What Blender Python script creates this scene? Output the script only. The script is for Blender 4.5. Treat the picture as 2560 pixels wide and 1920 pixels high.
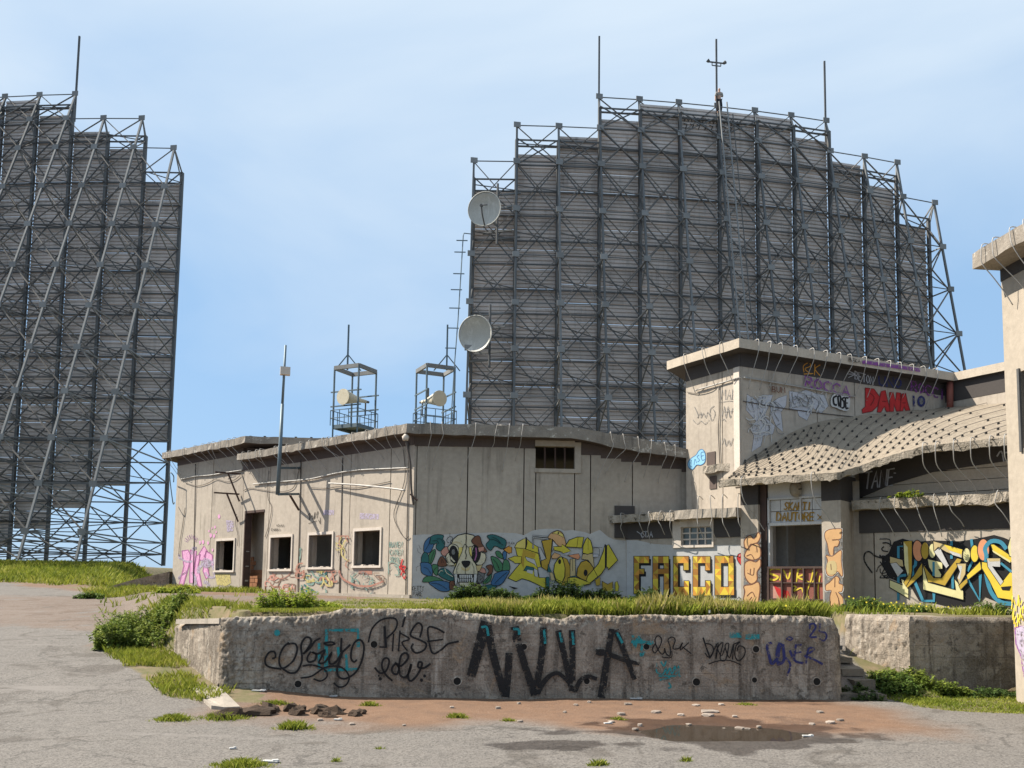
import bpy, bmesh, math, random
import numpy as np
from mathutils import Vector, Matrix, Quaternion, noise as mnoise
R_ = math.radians
random.seed(7); np.random.seed(7)
scene = bpy.context.scene
for o in list(bpy.data.objects): bpy.data.objects.remove(o)
col = scene.collection
# ------------------------------------------------------------------ camera
EYE = Vector((0, 0, 1.65)); FPX = 2200.0; PX, PY = 1280.0, 1275.0
_p = math.atan(195 / FPX); _r = 0.0136
FWD = Vector((0, math.cos(_p), math.sin(_p)))
_u0 = Vector((0, -math.sin(_p), math.cos(_p))); _r0 = Vector((1, 0, 0))
RT = _r0 * math.cos(_r) + _u0 * math.sin(_r); UP = _u0 * math.cos(_r) - _r0 * math.sin(_r)
cam_d = bpy.data.cameras.new('camera'); cam = bpy.data.objects.new('camera', cam_d); col.objects.link(cam)
M = Matrix((RT, UP, -FWD)).transposed().to_4x4(); M.translation = EYE
cam.matrix_world = M
cam_d.sensor_width = 36; cam_d.lens = 36 * FPX / 2560; cam_d.shift_y = (PY - 960) / 2560
cam_d.clip_end = 5000; cam_d.clip_start = 0.1
scene.camera = cam
# ------------------------------------------------------------------ sky and sun
SUN_EL = R_(46); SUN_H = Vector((-0.99, 0.14, 0)).normalized()
SUN = SUN_H * math.cos(SUN_EL) + Vector((0, 0, math.sin(SUN_EL)))
world = bpy.data.worlds.new('World'); scene.world = world; world.use_nodes = True
wn = world.node_tree; wn.nodes.clear()
def wnode(t): return wn.nodes.new(t)
sky = wnode('ShaderNodeTexSky'); sky.sky_type = 'NISHITA'; sky.sun_disc = False
sky.sun_elevation = SUN_EL; sky.sun_rotation = math.atan2(SUN_H.x, SUN_H.y)
sky.altitude = 900; sky.air_density = 1.0; sky.dust_density = 1.6; sky.ozone_density = 1.5
bg = wnode('ShaderNodeBackground'); bg.inputs['Strength'].default_value = 0.076
out = wnode('ShaderNodeOutputWorld')
tc = wnode('ShaderNodeTexCoord'); mp = wnode('ShaderNodeMapping'); mp.inputs['Scale'].default_value = (1.0, 1.5, 3.0)
mp.inputs['Rotation'].default_value = (0.0, 0.35, 0.4)
n1 = wnode('ShaderNodeTexNoise'); n1.inputs['Scale'].default_value = 1.3; n1.inputs['Detail'].default_value = 6; n1.inputs['Roughness'].default_value = 0.5
n1.inputs['Distortion'].default_value = 0.4
sz = wnode('ShaderNodeSeparateXYZ')
def wmath(op, a, b):
    n = wnode('ShaderNodeMath'); n.operation = op
    for i, v in enumerate((a, b)):
        if isinstance(v, (int, float)): n.inputs[i].default_value = v
        else: wn.links.new(v, n.inputs[i])
    return n.outputs[0]
wn.links.new(tc.outputs['Generated'], mp.inputs['Vector']); wn.links.new(mp.outputs['Vector'], n1.inputs['Vector']); wn.links.new(tc.outputs['Generated'], sz.inputs['Vector'])
# thin high veil everywhere, cirrus thickening with height
vm = wnode('ShaderNodeMixRGB'); vm.inputs['Fac'].default_value = 0.76; vm.inputs['Color2'].default_value = (2.55, 4.15, 6.2, 1)
wn.links.new(sky.outputs['Color'], vm.inputs['Color1'])
cf = wmath('ADD', wmath('MULTIPLY', wmath('SUBTRACT', n1.outputs['Fac'], 0.50), 2.2), wmath('MULTIPLY', wmath('SUBTRACT', sz.outputs['Z'], 0.30), 4.0))
cl = wnode('ShaderNodeClamp'); wn.links.new(cf, cl.inputs['Value'])
mx = wnode('ShaderNodeMixRGB'); mx.inputs['Color2'].default_value = (4.75, 5.6, 6.5, 1)
wn.links.new(wmath('MULTIPLY', cl.outputs['Result'], 0.95), mx.inputs['Fac'])
wn.links.new(vm.outputs['Color'], mx.inputs['Color1']); wn.links.new(mx.outputs['Color'], bg.inputs['Color'])
wn.links.new(bg.outputs['Background'], out.inputs['Surface'])
sun_d = bpy.data.lights.new('sun', 'SUN'); sun_d.energy = 5.0; sun_d.angle = R_(0.55); sun_d.color = (1.0, 0.93, 0.82)
sun = bpy.data.objects.new('sun', sun_d); col.objects.link(sun)
sun.rotation_mode = 'QUATERNION'; sun.rotation_quaternion = SUN.to_track_quat('Z', 'Y'); sun.location = SUN * 80
scene.view_settings.view_transform = 'Standard'; scene.view_settings.look = 'None'
scene.view_settings.exposure = 1.0; scene.view_settings.gamma = 1.0; scene.view_settings.use_curve_mapping = False
scene.render.engine = 'CYCLES'; scene.cycles.max_bounces = 6; scene.cycles.diffuse_bounces = 3; scene.cycles.glossy_bounces = 2; scene.cycles.transparent_max_bounces = 10; scene.cycles.transmission_bounces = 2; scene.render.resolution_x = 1024; scene.render.resolution_y = 768
# ------------------------------------------------------------------ helpers
WL = {}
def ray(x, y): return FWD + RT * ((x - PX) / FPX) - UP * ((y - PY) / FPX)
def at_depth(x, y, Y):
    d = ray(x, y); return EYE + d * (Y / d.y)
def at_z(x, y, z):
    d = ray(x, y); return EYE + d * ((z - EYE.z) / d.z)
def tag(o, label=None, cat=None, group=None, kind=None):
    if label: o['label'] = label
    if cat: o['category'] = cat
    if group: o['group'] = group
    if kind: o['kind'] = kind
    return o
def put(o, loc, parent=None):
    col.objects.link(o); loc = Vector(loc); WL[o] = loc
    if parent is not None:
        o.parent = parent; o.location = loc - WL[parent]
    else: o.location = loc
    return o
def empty(name, loc, label, cat, group=None):
    o = bpy.data.objects.new(name, None); o.empty_display_size = 0.3
    put(o, loc); return tag(o, label, cat, group)
def add(name, verts, faces, mats, parent=None, smooth=False, mi=None):
    vs = np.array(verts, dtype=float)
    if len(vs) == 0: return None
    org = Vector(((vs[:, 0].min() + vs[:, 0].max()) / 2, (vs[:, 1].min() + vs[:, 1].max()) / 2, vs[:, 2].min()))
    me = bpy.data.meshes.new(name)
    me.from_pydata((vs - np.array(org)).tolist(), [], faces)
    if not isinstance(mats, (list, tuple)): mats = [mats]
    for m in mats: me.materials.append(m)
    if mi is not None: me.polygons.foreach_set('material_index', mi)
    if smooth: me.polygons.foreach_set('use_smooth', [True] * len(me.polygons))
    me.update()
    return put(bpy.data.objects.new(name, me), org, parent)
class MB:
    def __init__(s): s.v = []; s.f = []; s.m = []
    def ext(s, vs, fs, m=0):
        b = len(s.v); s.v += [tuple(v) for v in vs]; s.f += [tuple(i + b for i in f) for f in fs]; s.m += [m] * len(fs)
    def box8(s, c, m=0):   # 8 corners: bottom ring 0-3, top ring 4-7
        s.ext(c, [(0, 3, 2, 1), (4, 5, 6, 7), (0, 1, 5, 4), (1, 2, 6, 5), (2, 3, 7, 6), (3, 0, 4, 7)], m)
    def box(s, c, size, rz=0, m=0):
        x, y, z = [k / 2 for k in size]; cs, sn = math.cos(rz), math.sin(rz); r = []
        for dz in (-z, z):
            for dx, dy in ((-x, -y), (x, -y), (x, y), (-x, y)):
                r.append((c[0] + cs * dx - sn * dy, c[1] + sn * dx + cs * dy, c[2] + dz))
        s.box8(r, m)
    def beam(s, p, q, w, h=None, m=0):
        p = Vector(p); q = Vector(q); h = h or w; d = (q - p)
        if d.length < 1e-6: return
        d.normalize(); a = d.cross(Vector((0, 0, 1)))
        if a.length < 1e-3: a = Vector((1, 0, 0))
        a.normalize(); b = a.cross(d)
        r = []
        for e in (p, q):
            for i, j in ((-1, -1), (1, -1), (1, 1), (-1, 1)): r.append(e + a * (i * w / 2) + b * (j * h / 2))
        s.box8(r, m)
    def tube(s, pts, rad, n=6, m=0, caps=True):
        pts = [Vector(p) for p in pts]; rs = rad if isinstance(rad, (list, tuple)) else [rad] * len(pts)
        base = len(s.v); up = None
        for i, p in enumerate(pts):
            t = (pts[min(i + 1, len(pts) - 1)] - pts[max(i - 1, 0)])
            if t.length < 1e-9: t = Vector((0, 0, 1))
            t.normalize()
            if up is None:
                up = t.cross(Vector((0, 0, 1)))
                if up.length < 1e-2: up = Vector((1, 0, 0))
            up = up - t * up.dot(t)
            up.normalize()
            w = t.cross(up)
            for k in range(n):
                a = 2 * math.pi * k / n
                s.v.append(tuple(p + (up * math.cos(a) + w * math.sin(a)) * rs[i]))
        for i in range(len(pts) - 1):
            for k in range(n):
                k2 = (k + 1) % n
                s.f.append((base + i * n + k, base + i * n + k2, base + (i + 1) * n + k2, base + (i + 1) * n + k)); s.m.append(m)
        if caps:
            s.f.append(tuple(base + k for k in range(n))[::-1]); s.m.append(m)
            e = base + (len(pts) - 1) * n; s.f.append(tuple(e + k for k in range(n))); s.m.append(m)
    def grid(s, P, m=0):   # P[i][j] points
        b = len(s.v); nr, nc = len(P), len(P[0])
        for r in P: s.v += [tuple(q) for q in r]
        for i in range(nr - 1):
            for j in range(nc - 1):
                s.f.append((b + i * nc + j, b + i * nc + j + 1, b + (i + 1) * nc + j + 1, b + (i + 1) * nc + j)); s.m.append(m)
    def build(s, name, mats, parent=None, smooth=False):
        if not s.v: return None
        return add(name, s.v, s.f, mats, parent, smooth, s.m)
# unit beam shared by every steel member
_ub = bpy.data.meshes.new('beam')
_ub.from_pydata([(-.5, -.5, 0), (.5, -.5, 0), (.5, .5, 0), (-.5, .5, 0), (-.5, -.5, 1), (.5, -.5, 1), (.5, .5, 1), (-.5, .5, 1)], [],
                [(0, 3, 2, 1), (4, 5, 6, 7), (0, 1, 5, 4), (1, 2, 6, 5), (2, 3, 7, 6), (3, 0, 4, 7)])
_beams = {}
def beam_obj(name, p, q, w, h, mat, parent, roll=None):
    if mat.name not in _beams:
        m = _ub.copy(); m.name = 'beam'; m.materials.append(mat); _beams[mat.name] = m
    o = bpy.data.objects.new(name, _beams[mat.name]); p = Vector(p); q = Vector(q); d = q - p
    o.rotation_mode = 'QUATERNION'
    z = d.normalized(); x = roll if roll is not None else z.cross(Vector((0, 0, 1)))
    x = Vector(x); x = x - z * x.dot(z)
    if x.length < 1e-3: x = Vector((1, 0, 0)) - z * z.x
    x.normalize(); y = z.cross(x)
    o.rotation_quaternion = Matrix((x, y, z)).transposed().to_quaternion()
    o.scale = (w, h, d.length)
    return put(o, p, parent)
class Frame:   # vertical wall plane: a along the wall, z up, off towards the viewer's side
    def __init__(s, p0, d, nsign=None):
        s.p0 = Vector((p0[0], p0[1], 0)); s.d = Vector((d[0], d[1], 0)).normalized()
        n = Vector((s.d.y, -s.d.x, 0))
        if n.dot(Vector((0, 0, 0)) - s.p0) < 0: n = -n
        s.n = n
    def P(s, a, z, off=0.0): return s.p0 + s.d * a + s.n * off + Vector((0, 0, z))
    def px(s, x, y, off=0.0):      # point on the plane that a picture position shows -> (a, z)
        d = ray(x, y); p = s.p0 + s.n * off
        t = (p - EYE).dot(s.n) / d.dot(s.n); q = EYE + d * t
        return (q - s.p0).dot(s.d), q.z
    def W(s, x, y, off=0.0):
        a, z = s.px(x, y, off); return s.P(a, z, off)
def slab(mb, fr, a0, a1, z0, z1, o0, o1, m=0, zt=None):
    """box on a wall frame; zt=(z at a0, z at a1) overrides the top"""
    t0, t1 = zt if zt else (z1, z1)
    c = [fr.P(a0, z0, o1), fr.P(a1, z0, o1), fr.P(a1, z0, o0), fr.P(a0, z0, o0),
         fr.P(a0, t0, o1), fr.P(a1, t1, o1), fr.P(a1, t1, o0), fr.P(a0, t0, o0)]
    if fr.d.cross(Vector((0, 0, 1))).dot(fr.n) > 0: pass
    else: c = [c[1], c[0], c[3], c[2], c[5], c[4], c[7], c[6]]
    mb.box8(c, m)
def panel_wall(fr, name, a0, a1, z0, ztop, joints, openings, mat, parent, th=0.28, gap=0.028):
    """wall of separate panels with open joints; openings = (a0,a1,z0,z1)"""
    js = [a0] + [j for j in sorted(joints) if a0 + .05 < j < a1 - .05] + [a1]
    for i in range(len(js) - 1):
        p0 = js[i] + (gap / 2 if i else 0); p1 = js[i + 1] - (gap / 2 if i < len(js) - 2 else 0)
        xs = sorted({p0, p1} | {v for o in openings for v in o[:2] if p0 < v < p1}); mb = MB()
        off = random.uniform(-.004, .004)
        for k in range(len(xs) - 1):
            m_ = (xs[k] + xs[k + 1]) / 2; z = z0
            for o in sorted([o for o in openings if o[0] < m_ < o[1]], key=lambda o: o[2]):
                if o[2] > z: slab(mb, fr, xs[k], xs[k + 1], z, o[2], off - th, off)
                z = o[3]
            if ztop(m_) > z + .01: slab(mb, fr, xs[k], xs[k + 1], z, 0, off - th, off, zt=(ztop(xs[k]), ztop(xs[k + 1])))
        mb.build(name, mat, parent)
def smooth_pts(pts, closed=False, sub=4):
    pts = [Vector(p) for p in pts]; n = len(pts)
    if n < 3: return pts
    r = []
    rng = range(n) if closed else range(n - 1)
    for i in rng:
        g = lambda k: pts[k % n] if closed else pts[max(0, min(n - 1, k))]
        p0, p1, p2, p3 = g(i - 1), g(i), g(i + 1), g(i + 2)
        for s in range(sub):
            t = s / sub
            r.append(0.5 * ((2 * p1) + (p2 - p0) * t + (2 * p0 - 5 * p1 + 4 * p2 - p3) * t * t + (3 * p1 - p0 - 3 * p2 + p3) * t ** 3))
    if not closed: r.append(pts[-1])
    return r
# ------------------------------------------------------------------ materials
def nt(m):
    m.use_nodes = True; t = m.node_tree; b = t.nodes['Principled BSDF']; return t, b
def link(t, a, b): t.links.new(a, b)
def noise_node(t, scale, detail=6, vec=None, rough=.6, dist=0):
    n = t.nodes.new('ShaderNodeTexNoise'); n.inputs['Scale'].default_value = scale; n.inputs['Detail'].default_value = detail
    n.inputs['Roughness'].default_value = rough; n.inputs['Distortion'].default_value = dist
    if vec is not None: link(t, vec, n.inputs['Vector'])
    return n
def ramp(t, src, a, b, ca=(0, 0, 0, 1), cb=(1, 1, 1, 1)):
    r = t.nodes.new('ShaderNodeValToRGB'); r.color_ramp.elements[0].position = a; r.color_ramp.elements[1].position = b
    r.color_ramp.elements[0].color = ca; r.color_ramp.elements[1].color = cb; link(t, src, r.inputs['Fac']); return r.outputs['Color']
def mix(t, fac, c1, c2, mode='MIX'):
    n = t.nodes.new('ShaderNodeMixRGB'); n.blend_type = mode
    for s, v in ((n.inputs['Fac'], fac), (n.inputs['Color1'], c1), (n.inputs['Color2'], c2)):
        if isinstance(v, (int, float)): s.default_value = v
        elif isinstance(v, tuple): s.default_value = v if len(v) == 4 else (*v, 1)
        else: link(t, v, s)
    return n.outputs['Color']
def pos(t, scale=None):
    g = t.nodes.new('ShaderNodeNewGeometry')
    if scale is None: return g.outputs['Position']
    m = t.nodes.new('ShaderNodeMapping'); m.inputs['Scale'].default_value = scale; link(t, g.outputs['Position'], m.inputs['Vector']); return m.outputs['Vector']
def bump(t, b, h, strength, dist=.02):
    n = t.nodes.new('ShaderNodeBump'); n.inputs['Strength'].default_value = strength; n.inputs['Distance'].default_value = dist
    link(t, h, n.inputs['Height']); link(t, n.outputs['Normal'], b.inputs['Normal'])
def pm(name, c1, c2=None, scale=2.0, rough=.85, metal=0, bmp=.25, bscale=45, streak=None, streak_amt=.6, spots=None, objrand=0, spec=.3, bdist=.02):
    m = bpy.data.materials.new(name); t, b = nt(m); c2 = c2 or tuple(k * .75 for k in c1)
    b.inputs['Roughness'].default_value = rough; b.inputs['Metallic'].default_value = metal; b.inputs['Specular IOR Level'].default_value = spec
    P = pos(t); c = mix(t, ramp(t, noise_node(t, scale, 8, P).outputs['Fac'], .32, .68), c1, c2)
    fine = noise_node(t, scale * 14, 4, P)
    c = mix(t, .35, c, mix(t, ramp(t, fine.outputs['Fac'], .3, .7), tuple(k * .7 for k in c1), tuple(min(1, k * 1.2) for k in c1)))
    if streak:
        s = ramp(t, noise_node(t, 1.0, 6, pos(t, (5, 5, .35)), .6).outputs['Fac'], .52, .72)
        s2 = ramp(t, noise_node(t, .9, 4, P).outputs['Fac'], .42, .62)
        f = mix(t, 1.0, s, s2, 'MULTIPLY'); f = mix(t, 1.0, f, (streak_amt,) * 3, 'MULTIPLY')
        c = mix(t, f, c, streak)
    if spots:
        f = ramp(t, noise_node(t, spots[1], 9, P, .7).outputs['Fac'], spots[2], spots[2] + .07); c = mix(t, f, c, spots[0])
    if objrand:
        oi = t.nodes.new('ShaderNodeObjectInfo'); hv = t.nodes.new('ShaderNodeMapRange')
        hv.inputs['To Min'].default_value = 1 - objrand; hv.inputs['To Max'].default_value = 1 + objrand
        link(t, oi.outputs['Random'], hv.inputs['Value']); v = t.nodes.new('ShaderNodeVectorMath'); v.operation = 'SCALE'
        link(t, c, v.inputs[0]); link(t, hv.outputs['Result'], v.inputs['Scale']); c = v.outputs['Vector']
    link(t, c, b.inputs['Base Color'])
    if bmp: bump(t, b, noise_node(t, bscale, 6, P, .65).outputs['Fac'], bmp, bdist)
    return m
MT = {}
MT['beige'] = pm('beige_concrete_paint', (.385, .33, .268), (.295, .253, .208), .55, .9, bmp=.2, bscale=18, streak=(.15, .125, .10), streak_amt=.8, objrand=.07, spots=((.33, .30, .26), 1.7, .64))
MT['beige_edge'] = pm('pale_frame_paint', (0.56, 0.49, 0.42), (0.43, 0.37, 0.31), 2, .85, bmp=.15, bscale=60, streak=(.25, .19, .14))
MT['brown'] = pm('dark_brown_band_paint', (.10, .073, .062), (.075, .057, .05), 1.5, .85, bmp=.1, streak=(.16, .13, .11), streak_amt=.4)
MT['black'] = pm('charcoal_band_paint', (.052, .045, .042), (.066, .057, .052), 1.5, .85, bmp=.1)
MT['roofc'] = pm('weathered_roof_concrete', (0.36, 0.31, 0.255), (0.23, 0.2, 0.165), 1.6, .95, bmp=.5, bscale=30, streak=(.08, .075, .06), streak_amt=.95, spots=((.62, .56, .47), 3.5, .62))
MT['roofl'] = pm('cream_roof_concrete', (0.46, 0.395, 0.315), (0.36, 0.3, 0.235), 1.6, .95, bmp=.3, bscale=40, streak=(.2, .16, .12), streak_amt=.5)
MT['tile'] = pm('sandy_roof_concrete', (.37, .305, .23), (.27, .22, .165), 2.2, .95, bmp=1.0, bscale=45, spots=((.18, .145, .11), 6, .57), bdist=.05)
MT['mossedge'] = pm('crumbling_mossy_edge', (.42, .36, .29), (.10, .085, .06), 4.0, .98, bmp=.9, bscale=22, spots=((.04, .035, .025), 7, .55), bdist=.05)
MT['steel'] = pm('galvanised_steel', (.215, .215, .21), (.15, .15, .148), 2, .7, .05, bmp=.05, objrand=.15, spec=.15)
MT['steeld'] = pm('dull_dark_steel', (.115, .113, .110), (.085, .083, .08), 2, .6, .3, bmp=.05, objrand=.12)
MT['steelt'] = pm('teal_grey_steel', (.13, .17, .19), (.10, .13, .15), 2, .55, .3, bmp=.05)
MT['sheet'] = pm('weathered_sheet_metal', (.57, .485, .425), (.40, .345, .305), .9, .6, .1, bmp=.05, streak=(.15, .14, .13), streak_amt=.7, objrand=.10)
MT['rust'] = pm('rusty_dark_steel', (.09, .055, .045), (.05, .035, .03), 3, .8, .2, bmp=.2)
MT['wire'] = pm('pale_grey_rod', (.40, .38, .35), (.26, .24, .22), 5, .6, .2, bmp=0)
MT['wired'] = pm('dark_cable', (.10, .085, .075), (.06, .05, .045), 5, .7, 0, bmp=0)
MT['dish'] = pm('dull_white_dish_paint', (.46, .44, .39), (.35, .33, .29), 1.2, .5, 0, bmp=.03, streak=(.72, .70, .66), streak_amt=.7)
MT['horn'] = pm('cream_horn_paint', (.64, .57, .43), (.50, .43, .31), 2, .6, 0, bmp=.1)
MT['room'] = pm('dim_plaster', (.36, .33, .29), (.24, .215, .19), 1.2, .95, bmp=.1)
MT['fascia'] = pm('lime_streaked_fascia', (.27, .235, .195), (.135, .115, .095), 2.4, .95, bmp=.7, bscale=25, streak=(.055, .048, .04), streak_amt=.95, spots=((.46, .42, .36), 4.5, .57))
MT['cablep'] = pm('sandy_cable', (.15, .125, .10), (.10, .085, .07), 5, .8, 0, bmp=0)
MT['stud'] = pm('black_stud', (.03, .027, .024), None, 5, .7, 0, bmp=0)
MT['hole'] = pm('hole_shade_black', (.012, .011, .010), None, 5, .9, 0, bmp=0)
# ------------------------------------------------------------------ terrain
_gy = [(-50, 0), (10.5, 0), (12.2, .03), (13.5, .17), (15, .33), (20, .72), (27, 1.12), (34, 1.47), (42, 2.0), (50, 2.5), (58, 2.8), (80, 2.8), (120, -2), (250, -30), (700, -140)]
_pz = [(-50, 1.25), (13, 1.25), (24, 1.33), (34, 1.42), (48, 1.6), (60, 1.9), (80, 2.2), (120, -2), (250, -30), (700, -140)]
def lerp(tab, y): return np.interp(y, [a for a, _ in tab], [b for _, b in tab])
def sstep(e0, e1, x):
    t = np.clip((x - e0) / (e1 - e0), 0, 1); return t * t * (3 - 2 * t)
RWa = at_z(1000, 1745, 0); RWb = at_z(2110, 1750, 0)
RWd = Vector((RWb.x - RWa.x, RWb.y - RWa.y, 0)).normalized()
def rw_y(x): return RWa.y + (x - RWa.x) * RWd.y / RWd.x
def fnoise(x, y, s):   # cheap vectorised value noise
    x = x * s; y = y * s; xi = np.floor(x).astype(int); yi = np.floor(y).astype(int); fx = x - xi; fy = y - yi
    fx = fx * fx * (3 - 2 * fx); fy = fy * fy * (3 - 2 * fy)
    def h(a, b):
        n = (a * 374761393 + b * 668265263) & 0x7fffffff; n = ((n ^ (n >> 13)) * 1274126177) & 0x7fffffff
        return ((n ^ (n >> 16)) & 0xffff) / 65535.0
    return (h(xi, yi) * (1 - fx) + h(xi + 1, yi) * fx) * (1 - fy) + (h(xi, yi + 1) * (1 - fx) + h(xi + 1, yi + 1) * fx) * fy
def fbm(x, y, s, o=4):
    r = 0; a = .5; t = 0
    for i in range(o): r = r + a * fnoise(x + 17.3 * i, y - 9.1 * i, s); t += a; s *= 2.1; a *= .5
    return r / t
PUD = at_z(1800, 1831, 0)
# left rim of the terrace, from the retaining wall's end back to the building's far end
_edge = [(-3.6, 12.0), (-3.85, 12.8), (-5.45, 15.6), (-5.9, 16.4), (-7.0, 18.5), (-8.2, 21.5), (-10.3, 26), (-13.2, 31.5), (-15, 34.5), (-19, 45), (-24, 60)]
def edge_x(y): return np.interp(y, [b for _, b in _edge], [a for a, _ in _edge])
def back_y(x):   # where the yard stops and the terrace starts
    return np.where(x < 5.05, rw_y(x) + .28, np.where(x < 6.05, 16.75, np.where(x < 6.78, 16.3 - (x - 6.05) * 1.41, 15.25)))
def terr(x, y, raw=False):
    x = np.asarray(x, float); y = np.asarray(y, float)
    yard = lerp(_gy, y)
    yard = yard * np.where(x < -4.0, 1, 1 - sstep(-4.0, -2.2, x) * (y < 16))
    plat = lerp(_pz, y)
    dx = x - edge_x(y)
    m = sstep(-.10 - (.65 + .02 * y) * sstep(15.2, 16.6, y), .1, dx) * (y > np.where(x < -4.25, 12.75, back_y(x)))
    # the slope left of the wall's end
    z = yard * (1 - m) + np.maximum(plat, yard) * m if False else yard * (1 - m) + plat * m
    stair = (x > 5.05) & (x < 6.85) & (y > 13.7) & (y <= back_y(x))
    z = np.where(stair, np.where(x < 5.85, np.clip((y - 13.7) / 3.0, 0, 1) * 1.15 - .08, np.clip((y - 14.0) / 2.6, 0, 1) * .75), z)
    far = sstep(60, 200, np.abs(x)); z = z - far * 25
    if not raw:
        z = z + (fbm(x, y, .9) - .5) * .05 + (fbm(x, y, 6, 2) - .5) * .012
        rr = ((x - PUD.x) / .95) ** 2 + ((y - PUD.y) / .62) ** 2 + (fbm(x, y, 1.3) - .5) * 2.0
        z = z - .045 * (1 - sstep(.25, 1.35, rr)) * (y < 13)
    return z
def tz(x, y): return float(terr(x, y))
def axis(parts):
    r = []
    for a, b, s in parts: r += list(np.arange(a, b, s))
    return np.array(r)
gx = np.concatenate([-np.geomspace(600, 34, 22), axis([(-33, -14, .5), (-14, 12, .11), (12, 30, .6)]), np.geomspace(30, 600, 22)])
gy = np.concatenate([axis([(-30, 2, 2), (2, 6.5, .3), (6.5, 16.2, .085), (16.2, 36, .25), (36, 70, .8)]), np.geomspace(70, 700, 26)])
GX, GY = np.meshgrid(gx, gy); GZ = terr(GX, GY)
nx, ny = len(gx), len(gy)
vs = np.stack([GX, GY, GZ], -1).reshape(-1, 3)
ii = np.arange(nx * ny).reshape(ny, nx)
fs = np.stack([ii[:-1, :-1], ii[:-1, 1:], ii[1:, 1:], ii[1:, :-1]], -1).reshape(-1, 4)
gm = bpy.data.meshes.new('ground'); gm.from_pydata(vs.tolist(), [], fs.tolist())
gm.polygons.foreach_set('use_smooth', [True] * len(gm.polygons))
def masks(x, y):
    n = fbm(x, y, .8); n2 = fbm(x, y, 3.0)
    plat = sstep(-.9, -.2, x - edge_x(y)) * (y > np.where(x < -4.25, 12.8, back_y(x) - .05))
    # bare soil in front of the retaining wall
    d = sstep(9.9, 11.3, y + (n - .5) * 1.8 + .06 * (x - 1)) * (y < back_y(x) + .3) * sstep(-4.6, -3.2, x + (n - .5) * 1.6) * (1 - sstep(4.6, 6.0, x + (n - .5)))
    path = sstep(.30, .55, 1.0 - np.abs((y - (22.5 + (x + 2.8) * -.8)) - 0.2) / 2.8 + (n - .5) * .8) * (x < -3.8) * (y > 15)
    path = np.maximum(path, sstep(.35, .6, 1 - np.abs(y - 19) / 4 + (n - .5)) * (x > -8) * (x < -4.6) * (y > 16) * .8)
    grass = plat * (1 - path * .9)
    crest = sstep(34.5, 36.5, y + (n - .5) * 3 + (x + 20) * .12) * (x < -9)
    grass = np.maximum(grass, crest)
    lawn = sstep(12.15, 12.75, y + (n - .5) * .9 - (x - 7) * -.25) * sstep(5.6, 6.4, x + (n - .5) * .8) * (y < 16)
    grass = np.maximum(grass, lawn)
    lx = np.interp(y, [12.2, 12.5, 13, 15, 17.5, 20, 24, 28, 34], [-4.1, -4.5, -5.0, -6.5, -8.1, -9.1, -10.9, -13, -17])
    strip = sstep(-.25, .25, x - lx + (n - .5) * .9) * (x < edge_x(y) + .3) * (y > 12.2) * (y < 34) * (x < -3.4)
    grass = np.maximum(grass, strip)
    path2 = sstep(18.6, 19.6, y + (n - .5) * 2.2) * (1 - sstep(27.5, 29.5, y + (n - .5) * 2.2)) * (1 - sstep(-4.6, -3.6, x + (n - .5) * 1.2)) * sstep(.30, .42, n2 + .12)
    grass = grass * (1 - .92 * path2); path = np.maximum(path, path2 * .55)
    rr = ((x - PUD.x) / 1.75) ** 2 + ((y - PUD.y - .15) / 1.25) ** 2 + (n - .5) * 1.6 + (n2 - .5) * 1.4
    wet = 1 - sstep(.55, 1.3, rr)
    sx, sy = at_z(1390, 1862, 0)[:2]
    r2 = ((x - sx) / 1.05) ** 2 + ((y - sy - .10 * (x - sx)) / .30) ** 2 + (n - .5) * 2.4 + (n2 - .5) * 2.6
    wet = np.maximum(wet, .8 * (1 - sstep(.35, 1.0, r2)))
    wet = np.maximum(wet, .55 * sstep(1.5, 4.5, x) * d * sstep(.35, .6, n))
    return d + path * .85, grass, wet
d_, g_, w_ = masks(GX, GY)
ca = gm.color_attributes.new('mask', 'FLOAT_COLOR', 'POINT')
ca.data.foreach_set('color', np.stack([d_, g_, w_, np.ones_like(d_)], -1).astype(np.float32).ravel())
m = bpy.data.materials.new('yard_ground'); t, b = nt(m); P = pos(t)
at = t.nodes.new('ShaderNodeAttribute'); at.attribute_name = 'mask'
sp = t.nodes.new('ShaderNodeSeparateColor'); link(t, at.outputs['Color'], sp.inputs['Color'])
big = noise_node(t, .45, 7, P, .6); mid = noise_node(t, 3.2, 6, P, .65); fine = noise_node(t, 55, 3, P, .7); peb = t.nodes.new('ShaderNodeTexVoronoi')
peb.inputs['Scale'].default_value = 42; link(t, P, peb.inputs['Vector'])
pbw = t.nodes.new('ShaderNodeRGBToBW'); link(t, peb.outputs['Color'], pbw.inputs['Color']); pebv = pbw.outputs['Val']
asph = mix(t, ramp(t, big.outputs['Fac'], .35, .65), (.074, .062, .053), (.118, .100, .087))
asph = mix(t, ramp(t, mid.outputs['Fac'], .4, .75), asph, (.075, .066, .059))
asph = mix(t, .55, asph, mix(t, 1.0, pebv, (.235, .212, .188), 'MULTIPLY'), 'MIX')
asph = mix(t, ramp(t, fine.outputs['Fac'], .42, .7), asph, (.20, .18, .16))
crk = t.nodes.new('ShaderNodeTexVoronoi'); crk.feature = 'DISTANCE_TO_EDGE'; crk.inputs['Scale'].default_value = .55
dv = noise_node(t, 1.6, 5, P); va = t.nodes.new('ShaderNodeVectorMath'); va.operation = 'ADD'; link(t, P, va.inputs[0]); link(t, dv.outputs['Color'], va.inputs[1]); link(t, va.outputs['Vector'], crk.inputs['Vector'])
cf = ramp(t, crk.outputs['Distance'], .003, .020, (1, 1, 1, 1), (0, 0, 0, 1))
cf = mix(t, 1.0, cf, ramp(t, big.outputs['Fac'], .42, .52), 'MULTIPLY')
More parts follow.
